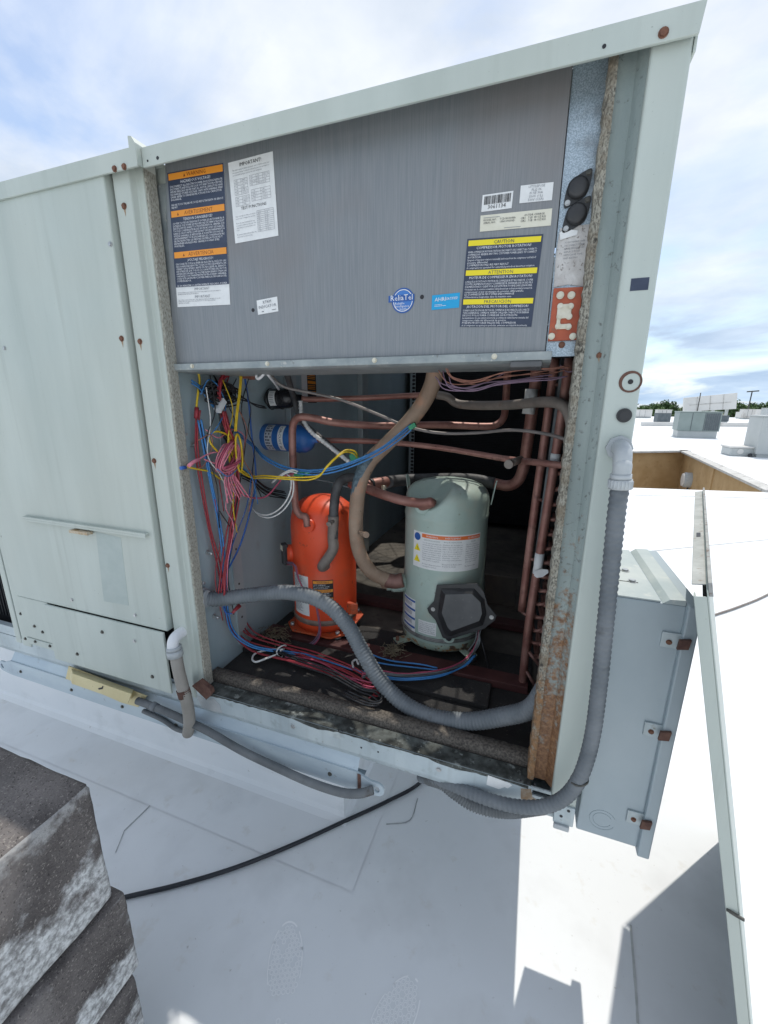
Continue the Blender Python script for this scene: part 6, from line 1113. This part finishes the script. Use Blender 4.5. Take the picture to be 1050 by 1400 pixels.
# orange compressor leads
a = [(-0.855, 0.405, 1.06)] + [(-0.7884, 0.36, 1.0786), (-0.7694, 0.35, 1.0335), (-0.744, 0.345, 0.9933), (-0.6976, 0.335, 0.9594), (-0.6823, 0.335, 0.8949), (-0.6844, 0.34, 0.8321), (-0.714, 0.34, 0.7831), (-0.7658, 0.33, 0.7559), (-0.8305, 0.33, 0.7478)]
wire('violet_wire', WV, [a, off(a, (0.004, -0.003, 0)), off(a, (-0.004, 0.0, 0.003))], 0.002, 'violet leads hanging from the orange compressor terminal box')
wire('magenta_wire', WMG, [off(a, (0.006, -0.006, -0.004))], 0.002, 'magenta leads hanging from the orange compressor terminal box')
# green compressor leads
a = [(-0.1203, 0.43, 0.9069), (-0.1206, 0.41, 0.8737)] + [(-0.1388, 0.4222, 0.82), (-0.1684, 0.3798, 0.8), (-0.2184, 0.3189, 0.8), (-0.2814, 0.2752, 0.8), (-0.3473, 0.2469, 0.8), (-0.4056, 0.2335, 0.8), (-0.4557, 0.199, 0.8)]
wire('magenta_wire', WMG, [jit(off(a, (0, 0, 0.004*k)), 0.003) for k in range(3)], 0.0024, 'magenta leads sweeping round the foot of the green compressor')
wire('grey_wire', CONDUITDK, [jit(off(a, (0.003, -0.004, 0.002*k)), 0.004) for k in range(3)] + [[(-0.1278, 0.42, 0.9301), (-0.1293, 0.42, 0.8744), (-0.1514, 0.42, 0.8271)]], 0.0024, 'grey leads round the foot of the green compressor')
a = [(-0.1169, 0.43, 0.8909), (-0.0962, 0.4, 0.8518), (-0.0774, 0.4, 0.7861), (-0.0832, 0.4, 0.7274), (-0.1157, 0.4, 0.6925), (-0.1415, 0.4, 0.7034), (-0.1535, 0.4, 0.7384), (-0.149, 0.42, 0.7844)]; wire('black_wire', WK, [a], 0.0024, 'thin black loop right of the green compressor')
a = [(-0.3618, 0.36, 0.7784), (-0.4039, 0.34, 0.7754), (-0.4413, 0.33, 0.7788), (-0.4744, 0.33, 0.7799)]; wire('blue_wire', WLB, [off([(-0.2368, 0.3246, 0.8), (-0.2946, 0.3246, 0.8), (-0.3808, 0.3103, 0.8), (-0.4349, 0.3127, 0.8), (-0.4956, 0.3276, 0.8)], (0, 0, 0.002)), [(-0.2184, 0.3189, 0.8), (-0.278, 0.3094, 0.8), (-0.3872, 0.2904, 0.8), (-0.4463, 0.2861, 0.8)]], 0.0028, 'dull blue grey leads left of the green compressor')
# loose thin strands
LW = [(WK, 'black'), (WR, 'red'), (WB, 'blue'), (WW, 'white'), (WO, 'orange')]
STR = [([(-0.9, 0.1374, 1.7306), (-0.9, 0.1445, 1.6325), (-0.9, 0.1033, 1.5291), (-0.9, 0.1258, 1.4055), (-0.9, 0.1214, 1.2789)], 0), ([(-0.91, 0.247, 1.7379), (-0.91, 0.201, 1.6646), (-0.91, 0.2143, 1.5646), (-0.91, 0.157, 1.4566), (-0.91, 0.1678, 1.3138)], 1), ([(-0.89, 0.3065, 1.7346), (-0.89, 0.2574, 1.6316), (-0.89, 0.2715, 1.5383), (-0.89, 0.2314, 1.4234), (-0.89, 0.1884, 1.3106), (-0.89, 0.1363, 1.1782)], 0), ([(-0.9, 0.1121, 1.6934), (-0.9, 0.1341, 1.6012), (-0.9, 0.1062, 1.5075), (-0.9, 0.1427, 1.4366), (-0.9, 0.1895, 1.3338)], 3), ([(-0.88, 0.2307, 1.6319), (-0.88, 0.2651, 1.5625), (-0.88, 0.2406, 1.4824), (-0.88, 0.2729, 1.4052), (-0.88, 0.2408, 1.2989)], 4), ([(-0.9, 0.1275, 1.3245), (-0.9, 0.1756, 1.2264), (-0.9, 0.1381, 1.1002), (-0.9, 0.1566, 0.9647)], 0), ([(-0.89, 0.2902, 1.4392), (-0.89, 0.2488, 1.3214), (-0.89, 0.1609, 1.2072), (-0.89, 0.1043, 1.0905)], 2), ([(-0.91, 0.1138, 1.3729), (-0.91, 0.1293, 1.2273), (-0.91, 0.0976, 1.1152), (-0.91, 0.1114, 0.967)], 1), ([(-0.9, 0.253, 1.7206), (-0.9, 0.2121, 1.6647), (-0.9, 0.2374, 1.5978), (-0.9, 0.2096, 1.5425), (-0.9, 0.1736, 1.5229)], 0), ([(-0.9, 0.0696, 1.5527), (-0.9, 0.1103, 1.5582), (-0.9, 0.1299, 1.5268), (-0.9, 0.0991, 1.4782), (-0.9, 0.0633, 1.4702)], 4)]
LW += [(WY, 'yellow'), (WPK, 'pink'), (WLB, 'light blue')]
STR += [([(-0.89, 0.1877, 1.7171), (-0.89, 0.2157, 1.632), (-0.89, 0.1746, 1.5454), (-0.89, 0.2063, 1.4509), (-0.89, 0.1744, 1.3381), (-0.89, 0.1932, 1.2349)], 5), ([(-0.9, 0.1092, 1.5709), (-0.9, 0.1581, 1.5506), (-0.9, 0.2207, 1.5759), (-0.9, 0.2658, 1.5384), (-0.9, 0.2468, 1.4447)], 6), ([(-0.88, 0.111, 1.4647), (-0.88, 0.1574, 1.431), (-0.88, 0.2149, 1.4502), (-0.88, 0.2691, 1.4058), (-0.88, 0.29, 1.313)], 7), ([(-0.9, 0.1008, 1.6731), (-0.9, 0.1351, 1.7144), (-0.9, 0.1777, 1.6958), (-0.9, 0.1958, 1.6407), (-0.9, 0.1571, 1.5897), (-0.9, 0.1209, 1.549)], 7), ([(-0.89, 0.1882, 1.4184), (-0.89, 0.1447, 1.3448), (-0.89, 0.1686, 1.2668), (-0.89, 0.1234, 1.1579), (-0.89, 0.1222, 1.0442)], 6), ([(-0.88, 0.2745, 1.6993), (-0.88, 0.2997, 1.6313), (-0.88, 0.2651, 1.5625), (-0.88, 0.3037, 1.4998), (-0.88, 0.2743, 1.4173), (-0.88, 0.309, 1.3349)], 0)]
for i_, (P_, ci) in enumerate(STR):
    wire(LW[ci][1].replace(' ', '_')+'_wire', LW[ci][0], [jit(P_, 0.006)], 0.0017, 'thin loose %s strand on the left wall, %s' % (LW[ci][1], ['starting highest at left', 'beside the red leads', 'crossing the blue hanging wire', 'behind the pink hank', 'under the yellow hank', 'just above the conduit end', 'joining the wires above the nut', 'by the lower red bundle', 'in the black tangle', 'looping by the crimp', 'dropping behind the hank', 'over the top of the coil', 'below the coil', 'curling beside the connector', 'down the red bundle', 'left of the blue drier'][i_]))
# dry debris by the compressors
def debris(c, sx_, sy_, label):
    m = MB()
    for k in range(130):
        p_ = Vector((c[0]+random.gauss(0, sx_), c[1]+random.gauss(0, sy_), c[2]+abs(random.gauss(0, 0.008)))); d_ = Vector((random.uniform(-1, 1), random.uniform(-1, 1), random.uniform(-0.3, 0.3))).normalized()*random.uniform(0.006, 0.018)
        m.tube([p_-d_, p_+d_], 0.0011, 3, 0, spline=False)
    tag(m.build('dry_debris', STEELWOOL), label, 'debris', kind='stuff')
debris((-0.8651, 0.3139, 0.8), 0.030, 0.028, 'dry straw like debris left of the orange compressor')
debris((-0.4062, 0.3702, 0.8), 0.018, 0.018, 'dry straw like debris left of the green compressor')

# ================================================================ DISCONNECT BOX
D_ = thing('disconnect_box', (0.25, 0.18, 0.62), 'grey steel disconnect box on the right side of the open unit', 'electrical box')
bx0, bx1, by0, by1, bz0, bz1 = 0.183, 0.316, 0.045, 0.372, 0.632, 1.262
m = MB(); m.box(bx0, bx1, by0, by1, bz0, bz1); m.build('housing', DISCO, D_, 0.003)
m = MB(); m.prism([(bx1-0.001, by0-0.012, bz0-0.012), (bx1+0.024, by0-0.012, bz0-0.012), (bx1+0.024, by0-0.012, bz1+0.006), (bx1-0.001, by0-0.012, bz1+0.006)], (0, by1-by0+0.024, 0)); dr = m.build('door', DISCO, D_, 0.003)
m = MB(); m.box(bx0-0.001, bx1-0.045, by0+0.002, by1, bz1+0.0005, bz1+0.004); m.build('top_plate', DISCOTOP, D_, 0.001)
m = MB(); m.prism([(bx1-0.042, by0, bz1), (bx1-0.002, by0, bz1), (bx1-0.002, by0, bz1+0.012), (bx1-0.030, by0, bz1+0.010)], (0, by1-by0, 0)); m.build('rain_hood', DISCOTOP, D_, 0.001)
m = MB(); m.box(bx0, bx1-0.07, by0+0.085, by0+0.0862, bz1+0.004, bz1+0.0052); m.build('top_seam', SCREWDK, D_)
for q in ((0.235, 0.135, bz1+0.004), (0.232, 0.20, bz1+0.004)): screw(D_, q, 0.007, SCREWM, (0, 0, 1), 0.005)
for zc in (1.215-0.03, 0.965, 0.72):
    m = MB(); m.obox((bx1-0.016, by0-0.0025, zc), (0.018, 0, 0), (0, 0.0024, 0), (0, 0, 0.017)); hp = m.build('hasp', GALV, D_, 0.001)
    m = MB(); m.obox((bx1+0.002, by0-0.0165, zc+0.002), (0.010, 0, 0.002), (0, 0.0034, 0), (0.001, 0, 0.011)); m.build('rusty_clip', BROWNRUST, hp, 0.001)
    screw(hp, (bx1-0.020, by0-0.005, zc-0.004), 0.0042, SCREWRUST)
for rr in (0.020, 0.028):
    m = MB(); m.tube([(0.235+rr*math.cos(t*math.pi/20), by0-0.0002, 0.682+rr*math.sin(t*math.pi/20)) for t in range(3, 38)], 0.0008, 5, 0, spline=False); m.build('knockout_ring', DISCO, D_)
# ================================================================ LEANING SERVICE PANEL
N_ = Vector((0.2735, -0.0862, 1.35)); F_ = Vector((0.5652, 0.8999, 1.35)); uu = (F_-N_).normalized(); L_ = (F_-N_).length
ww = Vector((uu.y, -uu.x, 0)); th = math.radians(13.4); dn = ww*math.sin(th)-Vector((0, 0, 1))*math.cos(th); nn = uu.cross(dn).normalized()
if nn.x < 0: nn = -nn
LEN = 1.35/math.cos(th)-0.002
PN = thing('access_panel', tuple(N_+dn*LEN), 'removed pale green service panel leaning against the disconnect box', 'access panel')
T0 = 0.021
def pbox(name, u0, u1, v0, v1, n0, n1, mt, bev=0.0015):
    m = MB(); c_ = N_+uu*(u0+u1)/2+dn*(v0+v1)/2+nn*(n0+n1)/2
    m.obox(c_, uu*(u1-u0)/2, dn*(v1-v0)/2, nn*(n1-n0)/2); return m.build(name, mt, PN, bev)
face = pbox('outer_face', 0, L_, 0, LEN, T0-0.0025, T0, PAINT)
pbox('side_flange', 0, 0.0025, 0.012, LEN, 0, T0-0.0026, PAINT)
pbox('return_flange', 0.0026, 0.022, 0.012, LEN, 0, 0.0025, PAINT)
pbox('side_flange', L_-0.0025, L_, 0.012, LEN, 0, T0-0.0026, PAINT)
tf = pbox('top_flange', 0.03, L_-0.002, 0.0, 0.0025, -0.002, T0-0.0026, mat('dusty_top_flange', (0.33, 0.34, 0.32), (0.46, 0.47, 0.45), scale=30, rough=0.7, spots=[(60, 0.6, 0.7, (0.25, 0.2, 0.16))]))
pbox('hem', 0.0, L_, -0.012, 0.012, T0+0.0002, T0+0.006, mat('worn_panel_hem', (0.25, 0.25, 0.24), (0.38, 0.39, 0.37), scale=40, rough=0.7, spots=[(50, 0.58, 0.68, (0.16, 0.1, 0.07))]), 0.001)
pbox('foam_backing', 0.03, L_-0.03, 0.02, LEN-0.02, 0.012, T0-0.003, BLACKFOAM, 0)
pbox('handle_slot', 0.36, 0.40, -0.0006, 0.0004, 0.004, 0.012, K_PRINT, 0)
m = MB(); q = N_+dn*0.62; m.tube([q+nn*0.002, q+nn*0.012-uu*0.004, q+nn*0.026-uu*0.004+dn*0.004], 0.003, 6); m.build('strap_clip', SCREWDK, PN)
# ================================================================ CABLES ON THE ROOF
m = MB(); cb_ = [(p[0], p[1], 0.011) for p in [(-1.3706, -0.3271, 0), (-1.2013, -0.2019, 0), (-1.0473, -0.1011, 0), (-0.8922, 0.0159, 0), (-0.7362, 0.1607, 0), (-0.5906, 0.3118, 0), (-0.4526, 0.4574, 0), (-0.344, 0.5947, 0)]] + [(-0.28, 0.80, 0.011), (-0.2, 1.4, 0.011)]
m.tube(cb_, 0.0075, 12, 0, 8); tag(m.build('black_cable', CABLE), 'black power cable lying across the roof and under the unit', 'cable')
m = MB(); m.tube([(p[0], p[1], 0.012) for p in [(1.2422, 2.6439, 0), (1.4659, 2.8728, 0), (1.7502, 3.1507, 0), (2.1051, 3.5345, 0), (2.834, 4.425, 0)]], 0.008, 8); tag(m.build('thin_cable', COPPERGR), 'thin grey cable on the sunlit roof behind the leaning panel', 'cable')
m = MB()
for k in range(2): m.tube([(p[0], p[1], 0.009+0.0) for p in [(0.72+0.03*k, 0.05), (0.80+0.03*k, 0.02), (0.95, -0.04-0.03*k), (1.3, -0.2)]], 0.008, 8)
tag(m.build('dark_cable', CABLE), 'dark cable ends right of the leaning panel', 'cable')
# ================================================================ CONCRETE BLOCKS
def block(x0, x1, y0, y1, z0, z1, rot, seed, label):
    rnd = random.Random(seed); bm = bmesh.new(); bmesh.ops.create_cube(bm, size=1.0)
    cx_, cy_ = (x0+x1)/2, (y0+y1)/2
    bmesh.ops.scale(bm, vec=(x1-x0, y1-y0, z1-z0), verts=bm.verts)
    bmesh.ops.bevel(bm, geom=list(bm.edges), offset=0.009, segments=2, profile=0.6, affect='EDGES')
    bmesh.ops.subdivide_edges(bm, edges=[e_ for e_ in bm.edges if e_.calc_length() > 0.05], cuts=13, use_grid_fill=True)
    for v in bm.verts:
        v.co += Vector((rnd.uniform(-1, 1), rnd.uniform(-1, 1), rnd.uniform(-1, 1)))*0.0009
        if abs(v.co.z) > (z1-z0)/2-0.02: v.co.x += -abs(math.sin(v.co.y*23+seed)*0.0015)*(1 if v.co.x > 0 else -1)
    me = bpy.data.meshes.new('concrete_block'); bm.to_mesh(me); bm.free()
    me.materials.append(CONCRETE)
    for p_ in me.polygons: p_.use_smooth = True
    o = bpy.data.objects.new('concrete_block', me); COL.objects.link(o); o.location = (cx_, cy_, (z0+z1)/2); o.rotation_euler = (0, 0, rot)
    tag(o, label, 'block', 'concrete blocks stacked in the near left corner')
    return o
block(-1.15, -0.746, -0.90, -0.458, 0.646, 0.940, 0.0, 3, 'topmost weathered concrete block of the near left stack')
block(-1.13, -0.731, -0.89, -0.445, 0.416, 0.641, 0.02, 8, 'second weathered concrete block below the top of the stack')
block(-1.14, -0.738, -0.90, -0.452, 0.211, 0.412, -0.015, 12, 'third weathered concrete block mostly below the picture')
block(-1.14, -0.734, -0.90, -0.450, 0.004, 0.207, 0.01, 17, 'lowest weathered concrete block of the near left stack')
# ================================================================ BACKGROUND
# tan walls of the light well with coping
def wall_run(name, p0, p1, label, thick=0.25):
    a, b = Vector((p0[0], p0[1], 0)), Vector((p1[0], p1[1], 0)); d = (b-a).normalized(); n = Vector((-d.y, d.x, 0)); L = (b-a).length
    t = thing(name, ((a.x+b.x)/2, (a.y+b.y)/2, -3.6), label, 'wall')
    m = MB(); c = (a+b)/2+n*(-thick/2+0.02); m.obox((c.x, c.y, -1.81), d*(L/2), n*(thick/2), (0, 0, 1.79)); m.build('wall_face', BEIGEWALL, t)
    m = MB(); c = (a+b)/2+n*0.06; m.obox((c.x, c.y, 0.015), d*(L/2+0.06), n*0.14, (0, 0, 0.03)); m.build('coping', COPING, t, 0.005)
    return t, a, d, n, L
HA, HB, HC_, HD = HOLE
wa_, a_, d_, n_, L_a = wall_run('well_wall', HC_, (HD[0], HD[1]), 'tan boarded wall across the light well behind the conduit elbow')
for k in range(5):
    m = MB(); c = a_+d_*(L_a/2)-n_*0.232; m.obox((c.x, c.y, -0.38-0.42*k), d_*(L_a/2), n_*0.004, (0, 0, 0.006)); m.build('board_joint', mat('board_joint_shadow', (0.26, 0.18, 0.09), (0.33, 0.23, 0.12), scale=4, rough=0.9) if k == 0 else MATS['board_joint_shadow'], wa_)
wb_, a_, d_, n_, L_b = wall_run('well_wall', HB, HC_, 'tan plain wall receding at the right of the light well', 0.25)
m = MB(); c = a_+d_*(L_b*0.50)+n_*0.03; m.obox((c.x, c.y, -1.8), d_*0.05, n_*0.03, (0, 0, 1.7)); m.build('pilaster', BEIGEWALL, wb_, 0.005)
lt = thing('wall_light', (0, 0, 0), 'round grey wall light on the right wall of the light well', 'wall light')
q = a_+d_*(L_b*0.79); q = Vector((q.x, q.y, -0.82)); lt.location = q
m = MB(); m.cyl(q+n_*0.0, q+n_*0.22, 0.26, 24); m.build('drum', FITTING, lt, 0.01)
m = MB(); m.cyl(q+n_*0.22, q+n_*0.27, 0.22, 24); m.build('lens', FARWHITE, lt)
m = MB(); m.tube([q+n_*0.05-Vector((0, 0, 0.2)), q+n_*0.1+d_*0.12-Vector((0, 0, 0.6)), q+n_*0.05+d_*0.2-Vector((0, 0, 1.2))], 0.025, 6); m.build('lead', CABLE, lt)
# ---- far rooftop units and boxes
def far_unit(name, x, y, w, d, h, rot, label, cat='air conditioner', body=FARUNIT, louvre=True, curb_h=0.35, group=None):
    t = thing(name, (x, y, 0), label, cat, group); R_ = Matrix.Rotation(rot, 3, 'Z')
    def ob(nm, cx_, cy_, cz_, hx_, hy_, hz_, mt, bev=0.01):
        m = MB(); c = R_ @ Vector((cx_, cy_, 0)); m.obox((x+c.x, y+c.y, cz_), R_ @ Vector((hx_, 0, 0)), R_ @ Vector((0, hy_, 0)), (0, 0, hz_)); return m.build(nm, mt, t, bev)
    if curb_h: ob('unit_curb', 0, 0, curb_h/2, w/2-0.06, d/2-0.06, curb_h/2, FARUNITL)
    hb = (h-curb_h)/2
    ob('cabinet', 0, 0, curb_h+hb, w/2, d/2, hb, body, 0.02)
    ob('roof_cap', 0, 0, h+0.02, w/2+0.03, d/2+0.03, 0.02, body)
    for k in (-0.18, 0.12): ob('panel_joint', w*k, -d/2-0.006, curb_h+hb, 0.012, 0.006, hb*0.95, FARDARK, 0)
    if louvre:
        for k in range(7): ob('louvre', w*(0.16+0.048*k), -d/2-0.012, curb_h+hb, 0.035, 0.012, hb*0.9, FARDARK, 0)
    return t
u1 = Vector((7.0653, 25.8698, 0)); u2_ = Vector((8.8869, 25.591, 0)); ctr = (u1+u2_)/2; ang = math.atan2((u2_-u1).y, (u2_-u1).x)
wd = (u2_-u1).length
far_unit('far_rooftop_unit', ctr.x+0.2, ctr.y+0.9, wd*1.0, 1.6, 1.33, ang+0.04, 'grey green rooftop unit with louvres on the roof beyond the light well', curb_h=0.36)
c = (14.8319, 39.8904, 0); far_unit('far_rooftop_unit', 17.2, 38.5, 2.6, 1.6, 1.5, -0.15, 'pale grey rooftop unit in front of the tall white sign wall', body=FARUNITL, louvre=False)
k = (11.0147, 46.6008, 0); far_unit('far_condenser', k[0]+0.3, k[1], 1.1, 1.0, 0.95, 0.1, 'small dark condenser left of the far green unit', body=FARDARK, louvre=False, curb_h=0.15)
k = (11.9139, 47.0508, 0); far_unit('far_vent_box', k[0], k[1]+2, 1.2, 1.1, 1.25, 0.0, 'white vent box behind the small dark condenser', 'vent box', FARWHITE, False, 0.2)
k = (13.6941, 65.207, 0); far_unit('far_vent_box', k[0], k[1]+2, 2.2, 1.4, 1.1, 0.0, 'low white vent box beside the corner post', 'vent box', FARWHITE, False, 0.2)
for i, (px, py, hh, ww_, lab) in enumerate(((1021, 574, 1.5, 1.5, 'white square vent tower second from the right'), (1046, 574, 1.6, 1.8, 'white square vent tower at the right picture edge'), (1033, 573.5, 1.0, 3.5, 'long low white vent box between the two vent towers'), (985, 575.5, .8, 1.6, 'low dark vent box right of the far green unit'))):
    k = Z(px, py, 0) if False else None
FT = [((26.3694, 68.8709, 0), 1.25, 1.5, 'white square vent tower second from the right edge', FARWHITE), ((27.3195, 66.3406, 0), 1.25, 1.8, 'white square vent tower at the right picture edge', FARWHITE), ((28.489, 71.6802, 0), 0.85, 4.5, 'long low white vent box between the two vent towers', FARWHITE), ((17.808, 51.874, 0), 0.7, 0.9, 'low dark vent box right of the far green unit', FARDARK)]
for (k, hh, ww_, lab, mt) in FT: far_unit('far_vent_box', k[0], k[1], ww_, 1.2, hh, 0.0, lab, 'vent box', mt, False, 0.15)
# long parapet strip behind
m = MB(); a = Vector((14.19, 42.0587, 0)); b = Vector((20.9997, 44.0283, 0)); d = (b-a).normalized(); c = (a+b)/2; m.obox((c.x, c.y, 0.16), d*((b-a).length/2+6), Vector((-d.y, d.x, 0))*0.2, (0, 0, 0.16)); tag(m.build('low_parapet', FARWHITE, None, 0.02), 'low white parapet running behind the far units', 'parapet')
# near vent and pipe at the right edge
k = (6.7663, 16.5857, 0); vt = thing('roof_vent', k, 'small grey square roof vent beyond the light well', 'vent')
m = MB(); m.box(k[0]-0.42, k[0]+0.42, k[1], k[1]+0.8, 0.0, 0.27); m.build('vent_body', FARUNITL, vt, 0.03)
m = MB(); m.box(k[0]-0.46, k[0]+0.46, k[1]-0.04, k[1]+0.84, 0.27, 0.33); m.build('vent_cap', FARWHITE, vt, 0.02)
m = MB(); m.cyl((k[0]-0.15, k[1]-0.02, 0.16), (k[0]-0.15, k[1]+0.01, 0.16), 0.09, 14); m.build('round_port', FARWHITE, vt)
m = MB(); m.tube([(p[0], p[1], 0.06+h) for p, h in zip([(6.8127, 16.3866, 0), (7.5846, 17.8619, 0), (8.488, 19.5884, 0), (9.2841, 20.8471, 0), (11.0647, 22.9988, 0)], (0, 0.0, 0.15, 0.25, 0.1))], 0.055, 8); tag(m.build('roof_hose', CABLE), 'black hose curling on the roof near the small vent', 'hose')
k = (7.3714, 16.4024, 0); far_unit('far_exhaust_box', k[0]+0.2, k[1]+0.5, 1.2, 1.0, 1.32, 0.0, 'grey exhaust box cut by the right picture edge', 'exhaust fan', FARUNITL, False, 0.1)
# sign wall beyond
sg = thing('sign_wall', (18.5, 58, 0), 'tall streaked white sign wall rising above the far roof', 'sign wall')
P = [(16.1201, 58, 0.9937), (21.0788, 58, 1.3674), (20.8994, 58, 3.1157), (15.9431, 58, 2.563)]
m = MB(); m.prism([P[0], P[1], P[2], P[3]], (0, 0.5, 0)); m.build('sign_face', FARWHITE, sg)
for t_ in (0.25, 0.5, 0.75):
    a = Vector(P[0]).lerp(Vector(P[1]), t_); b = Vector(P[3]).lerp(Vector(P[2]), t_); m = MB(); m.obox((a+b)/2+Vector((0, -0.02, 0)), (0.03, 0, 0), (0, 0.02, 0), (b-a)*0.49); m.build('panel_joint', COPING, sg)
a = Vector(P[0]).lerp(Vector(P[3]), 0.45); b = Vector(P[1]).lerp(Vector(P[2]), 0.45); m = MB(); m.obox((a+b)/2+Vector((0, -0.02, 0)), (b-a)*0.4, (0, 0.02, 0), (0, 0, 0.035)); m.build('panel_joint', COPING, sg)
for k in range(4):
    a = Vector(P[0]).lerp(Vector(P[1]), 0.1+0.26*k); m = MB(); m.box(a.x-0.12, a.x+0.12, 58.6, 58.9, -0.5, a.z+0.3); m.build('support_post', FARUNITL, sg)
# lamp post and mast
lm = thing('lamp_post', (34.1671, 90, 1.1045), 'tall lamp post with flat twin head among the far trees', 'lamp post'); b = Vector((34.1671, 90, 1.1045)); t_ = Vector((33.9144, 90, 4.1471))
m = MB(); m.cyl((b.x, b.y, -6), (b.x+0.1, b.y, t_.z), 0.14, 8, 0, 0.09); m.build('pole', SCREWDK, lm)
m = MB(); m.obox((b.x+0.2, b.y, t_.z), (0.75, 0, 0.06), (0, 0.3, 0), (0, 0, 0.10)); m.build('lamp_head', SCREWDK, lm)
b = Vector((17.131, 57, 2.2275)); m = MB(); m.cyl((b.x, b.y, -0.1), (b.x, b.y, (16.9862, 57, 3.1049)[2]), 0.05, 6); tag(m.build('antenna_mast', SCREWDK), 'thin dark mast in front of the white sign wall', 'mast')
# trees
def tree(name, x, y, zb, h, r, mt, label, seed):
    rnd = random.Random(seed)
    t = thing(name, (x, y, zb), label, 'tree', 'trees behind the far roof')
    m = MB(); m.tube([(x, y, zb), (x+0.1, y, zb+h*0.4), (x-0.1, y, zb+h*0.75)], lambda q: 0.32*(1-0.75*q), 8)
    for k in range(5):
        a = rnd.uniform(0, 6.28); z0 = zb+h*rnd.uniform(0.35, 0.6); m.tube([(x, y, z0), (x+r*0.3*math.cos(a), y+r*0.3*math.sin(a), z0+h*0.12), (x+r*0.6*math.cos(a), y+r*0.6*math.sin(a), z0+h*0.22)], lambda q: 0.12*(1-0.7*q), 5)
    m.build('trunk', BARK, t)
    m = MB(); clumps = []
    for k in range(26):
        a = rnd.uniform(0, 6.28); e = rnd.uniform(-0.5, 1.0); q = rnd.uniform(0.35, 0.95)
        clumps.append((x+r*q*math.cos(a)*math.cos(e*0.9), y+r*q*math.sin(a)*math.cos(e*0.9), zb+h*0.62+h*0.34*q*math.sin(e*1.4), rnd.uniform(0.22, 0.42)*r))
    for (cx_, cy_, cz_, cr) in clumps:
        for k in range(75):
            v = Vector((rnd.gauss(0, 1), rnd.gauss(0, 1), rnd.gauss(0, 1))).normalized()*cr*rnd.uniform(0.55, 1.05)
            s = rnd.uniform(0.14, 0.30); a = Vector((rnd.uniform(-1, 1), rnd.uniform(-1, 1), rnd.uniform(-1, 1))).normalized()*s; b = v.cross(a).normalized()*s*0.7 if v.cross(a).length > 1e-4 else Vector((s, 0, 0))
            c = Vector((cx_, cy_, cz_))+v; m.add([c-a, c+b, c+a, c-b], [(0, 1, 2, 3)])
    m.build('crown', mt, t)
TR = [(878, 'leftmost'), (888, 'second from the left'), (898, 'third from the left'), (909, 'rounded bright'), (919, 'fifth from the left'), (929, 'last one left of the sign wall'), (1010, 'first one right of the sign wall'), (1019, 'second one right of the sign wall'), (1030, 'third one right of the sign wall'), (1041, 'fourth one right of the sign wall'), (1052, 'rightmost'), (1066, 'one beyond the right edge')]
TP = [(21.0911, 105, 2.0746), (23.9014, 112, 2.4328), (23.5739, 104, 2.2321), (26.3872, 110, 2.8212), (29.873, 118, 2.3219), (28.7137, 108, 2.2705), (39.8994, 110, 2.4724), (38.7379, 104, 2.8538), (44.6783, 116, 2.6818), (42.9161, 108, 2.8317), (45.9648, 112, 2.3551), (45.9456, 108, 2.6228)]
for i, ((px, wd_), tp) in enumerate(zip(TR, TP)):
    h_ = tp[2]+6; tree('broadleaf_tree', tp[0], tp[1], -6, h_, random.uniform(2.0, 2.6)*1.25, LEAF if i % 3 else LEAF2, 'green broadleaf tree beyond the roof, ' + wd_, 40+i)
# hedge like wood filling the gaps below the crowns
rnd = random.Random(5); m = MB()
for k in range(5200):
    x = rnd.uniform(10, 95); y = rnd.uniform(122, 134); z = -6+rnd.uniform(0, 1)**0.7*(6.6+1.2*math.sin(x*0.35)+0.7*math.sin(x*0.9)); s = rnd.uniform(0.25, 0.5)
    a = Vector((rnd.uniform(-1, 1), rnd.uniform(-1, 1), rnd.uniform(-1, 1))).normalized()*s; b = a.orthogonal().normalized()*s*0.8; c = Vector((x, y, z)); m.add([c-a, c+b, c+a, c-b], [(0, 1, 2, 3)])
tag(m.build('distant_wood', LEAF2), 'dark far off wood reading as one green band on the horizon', 'wood', kind='stuff')
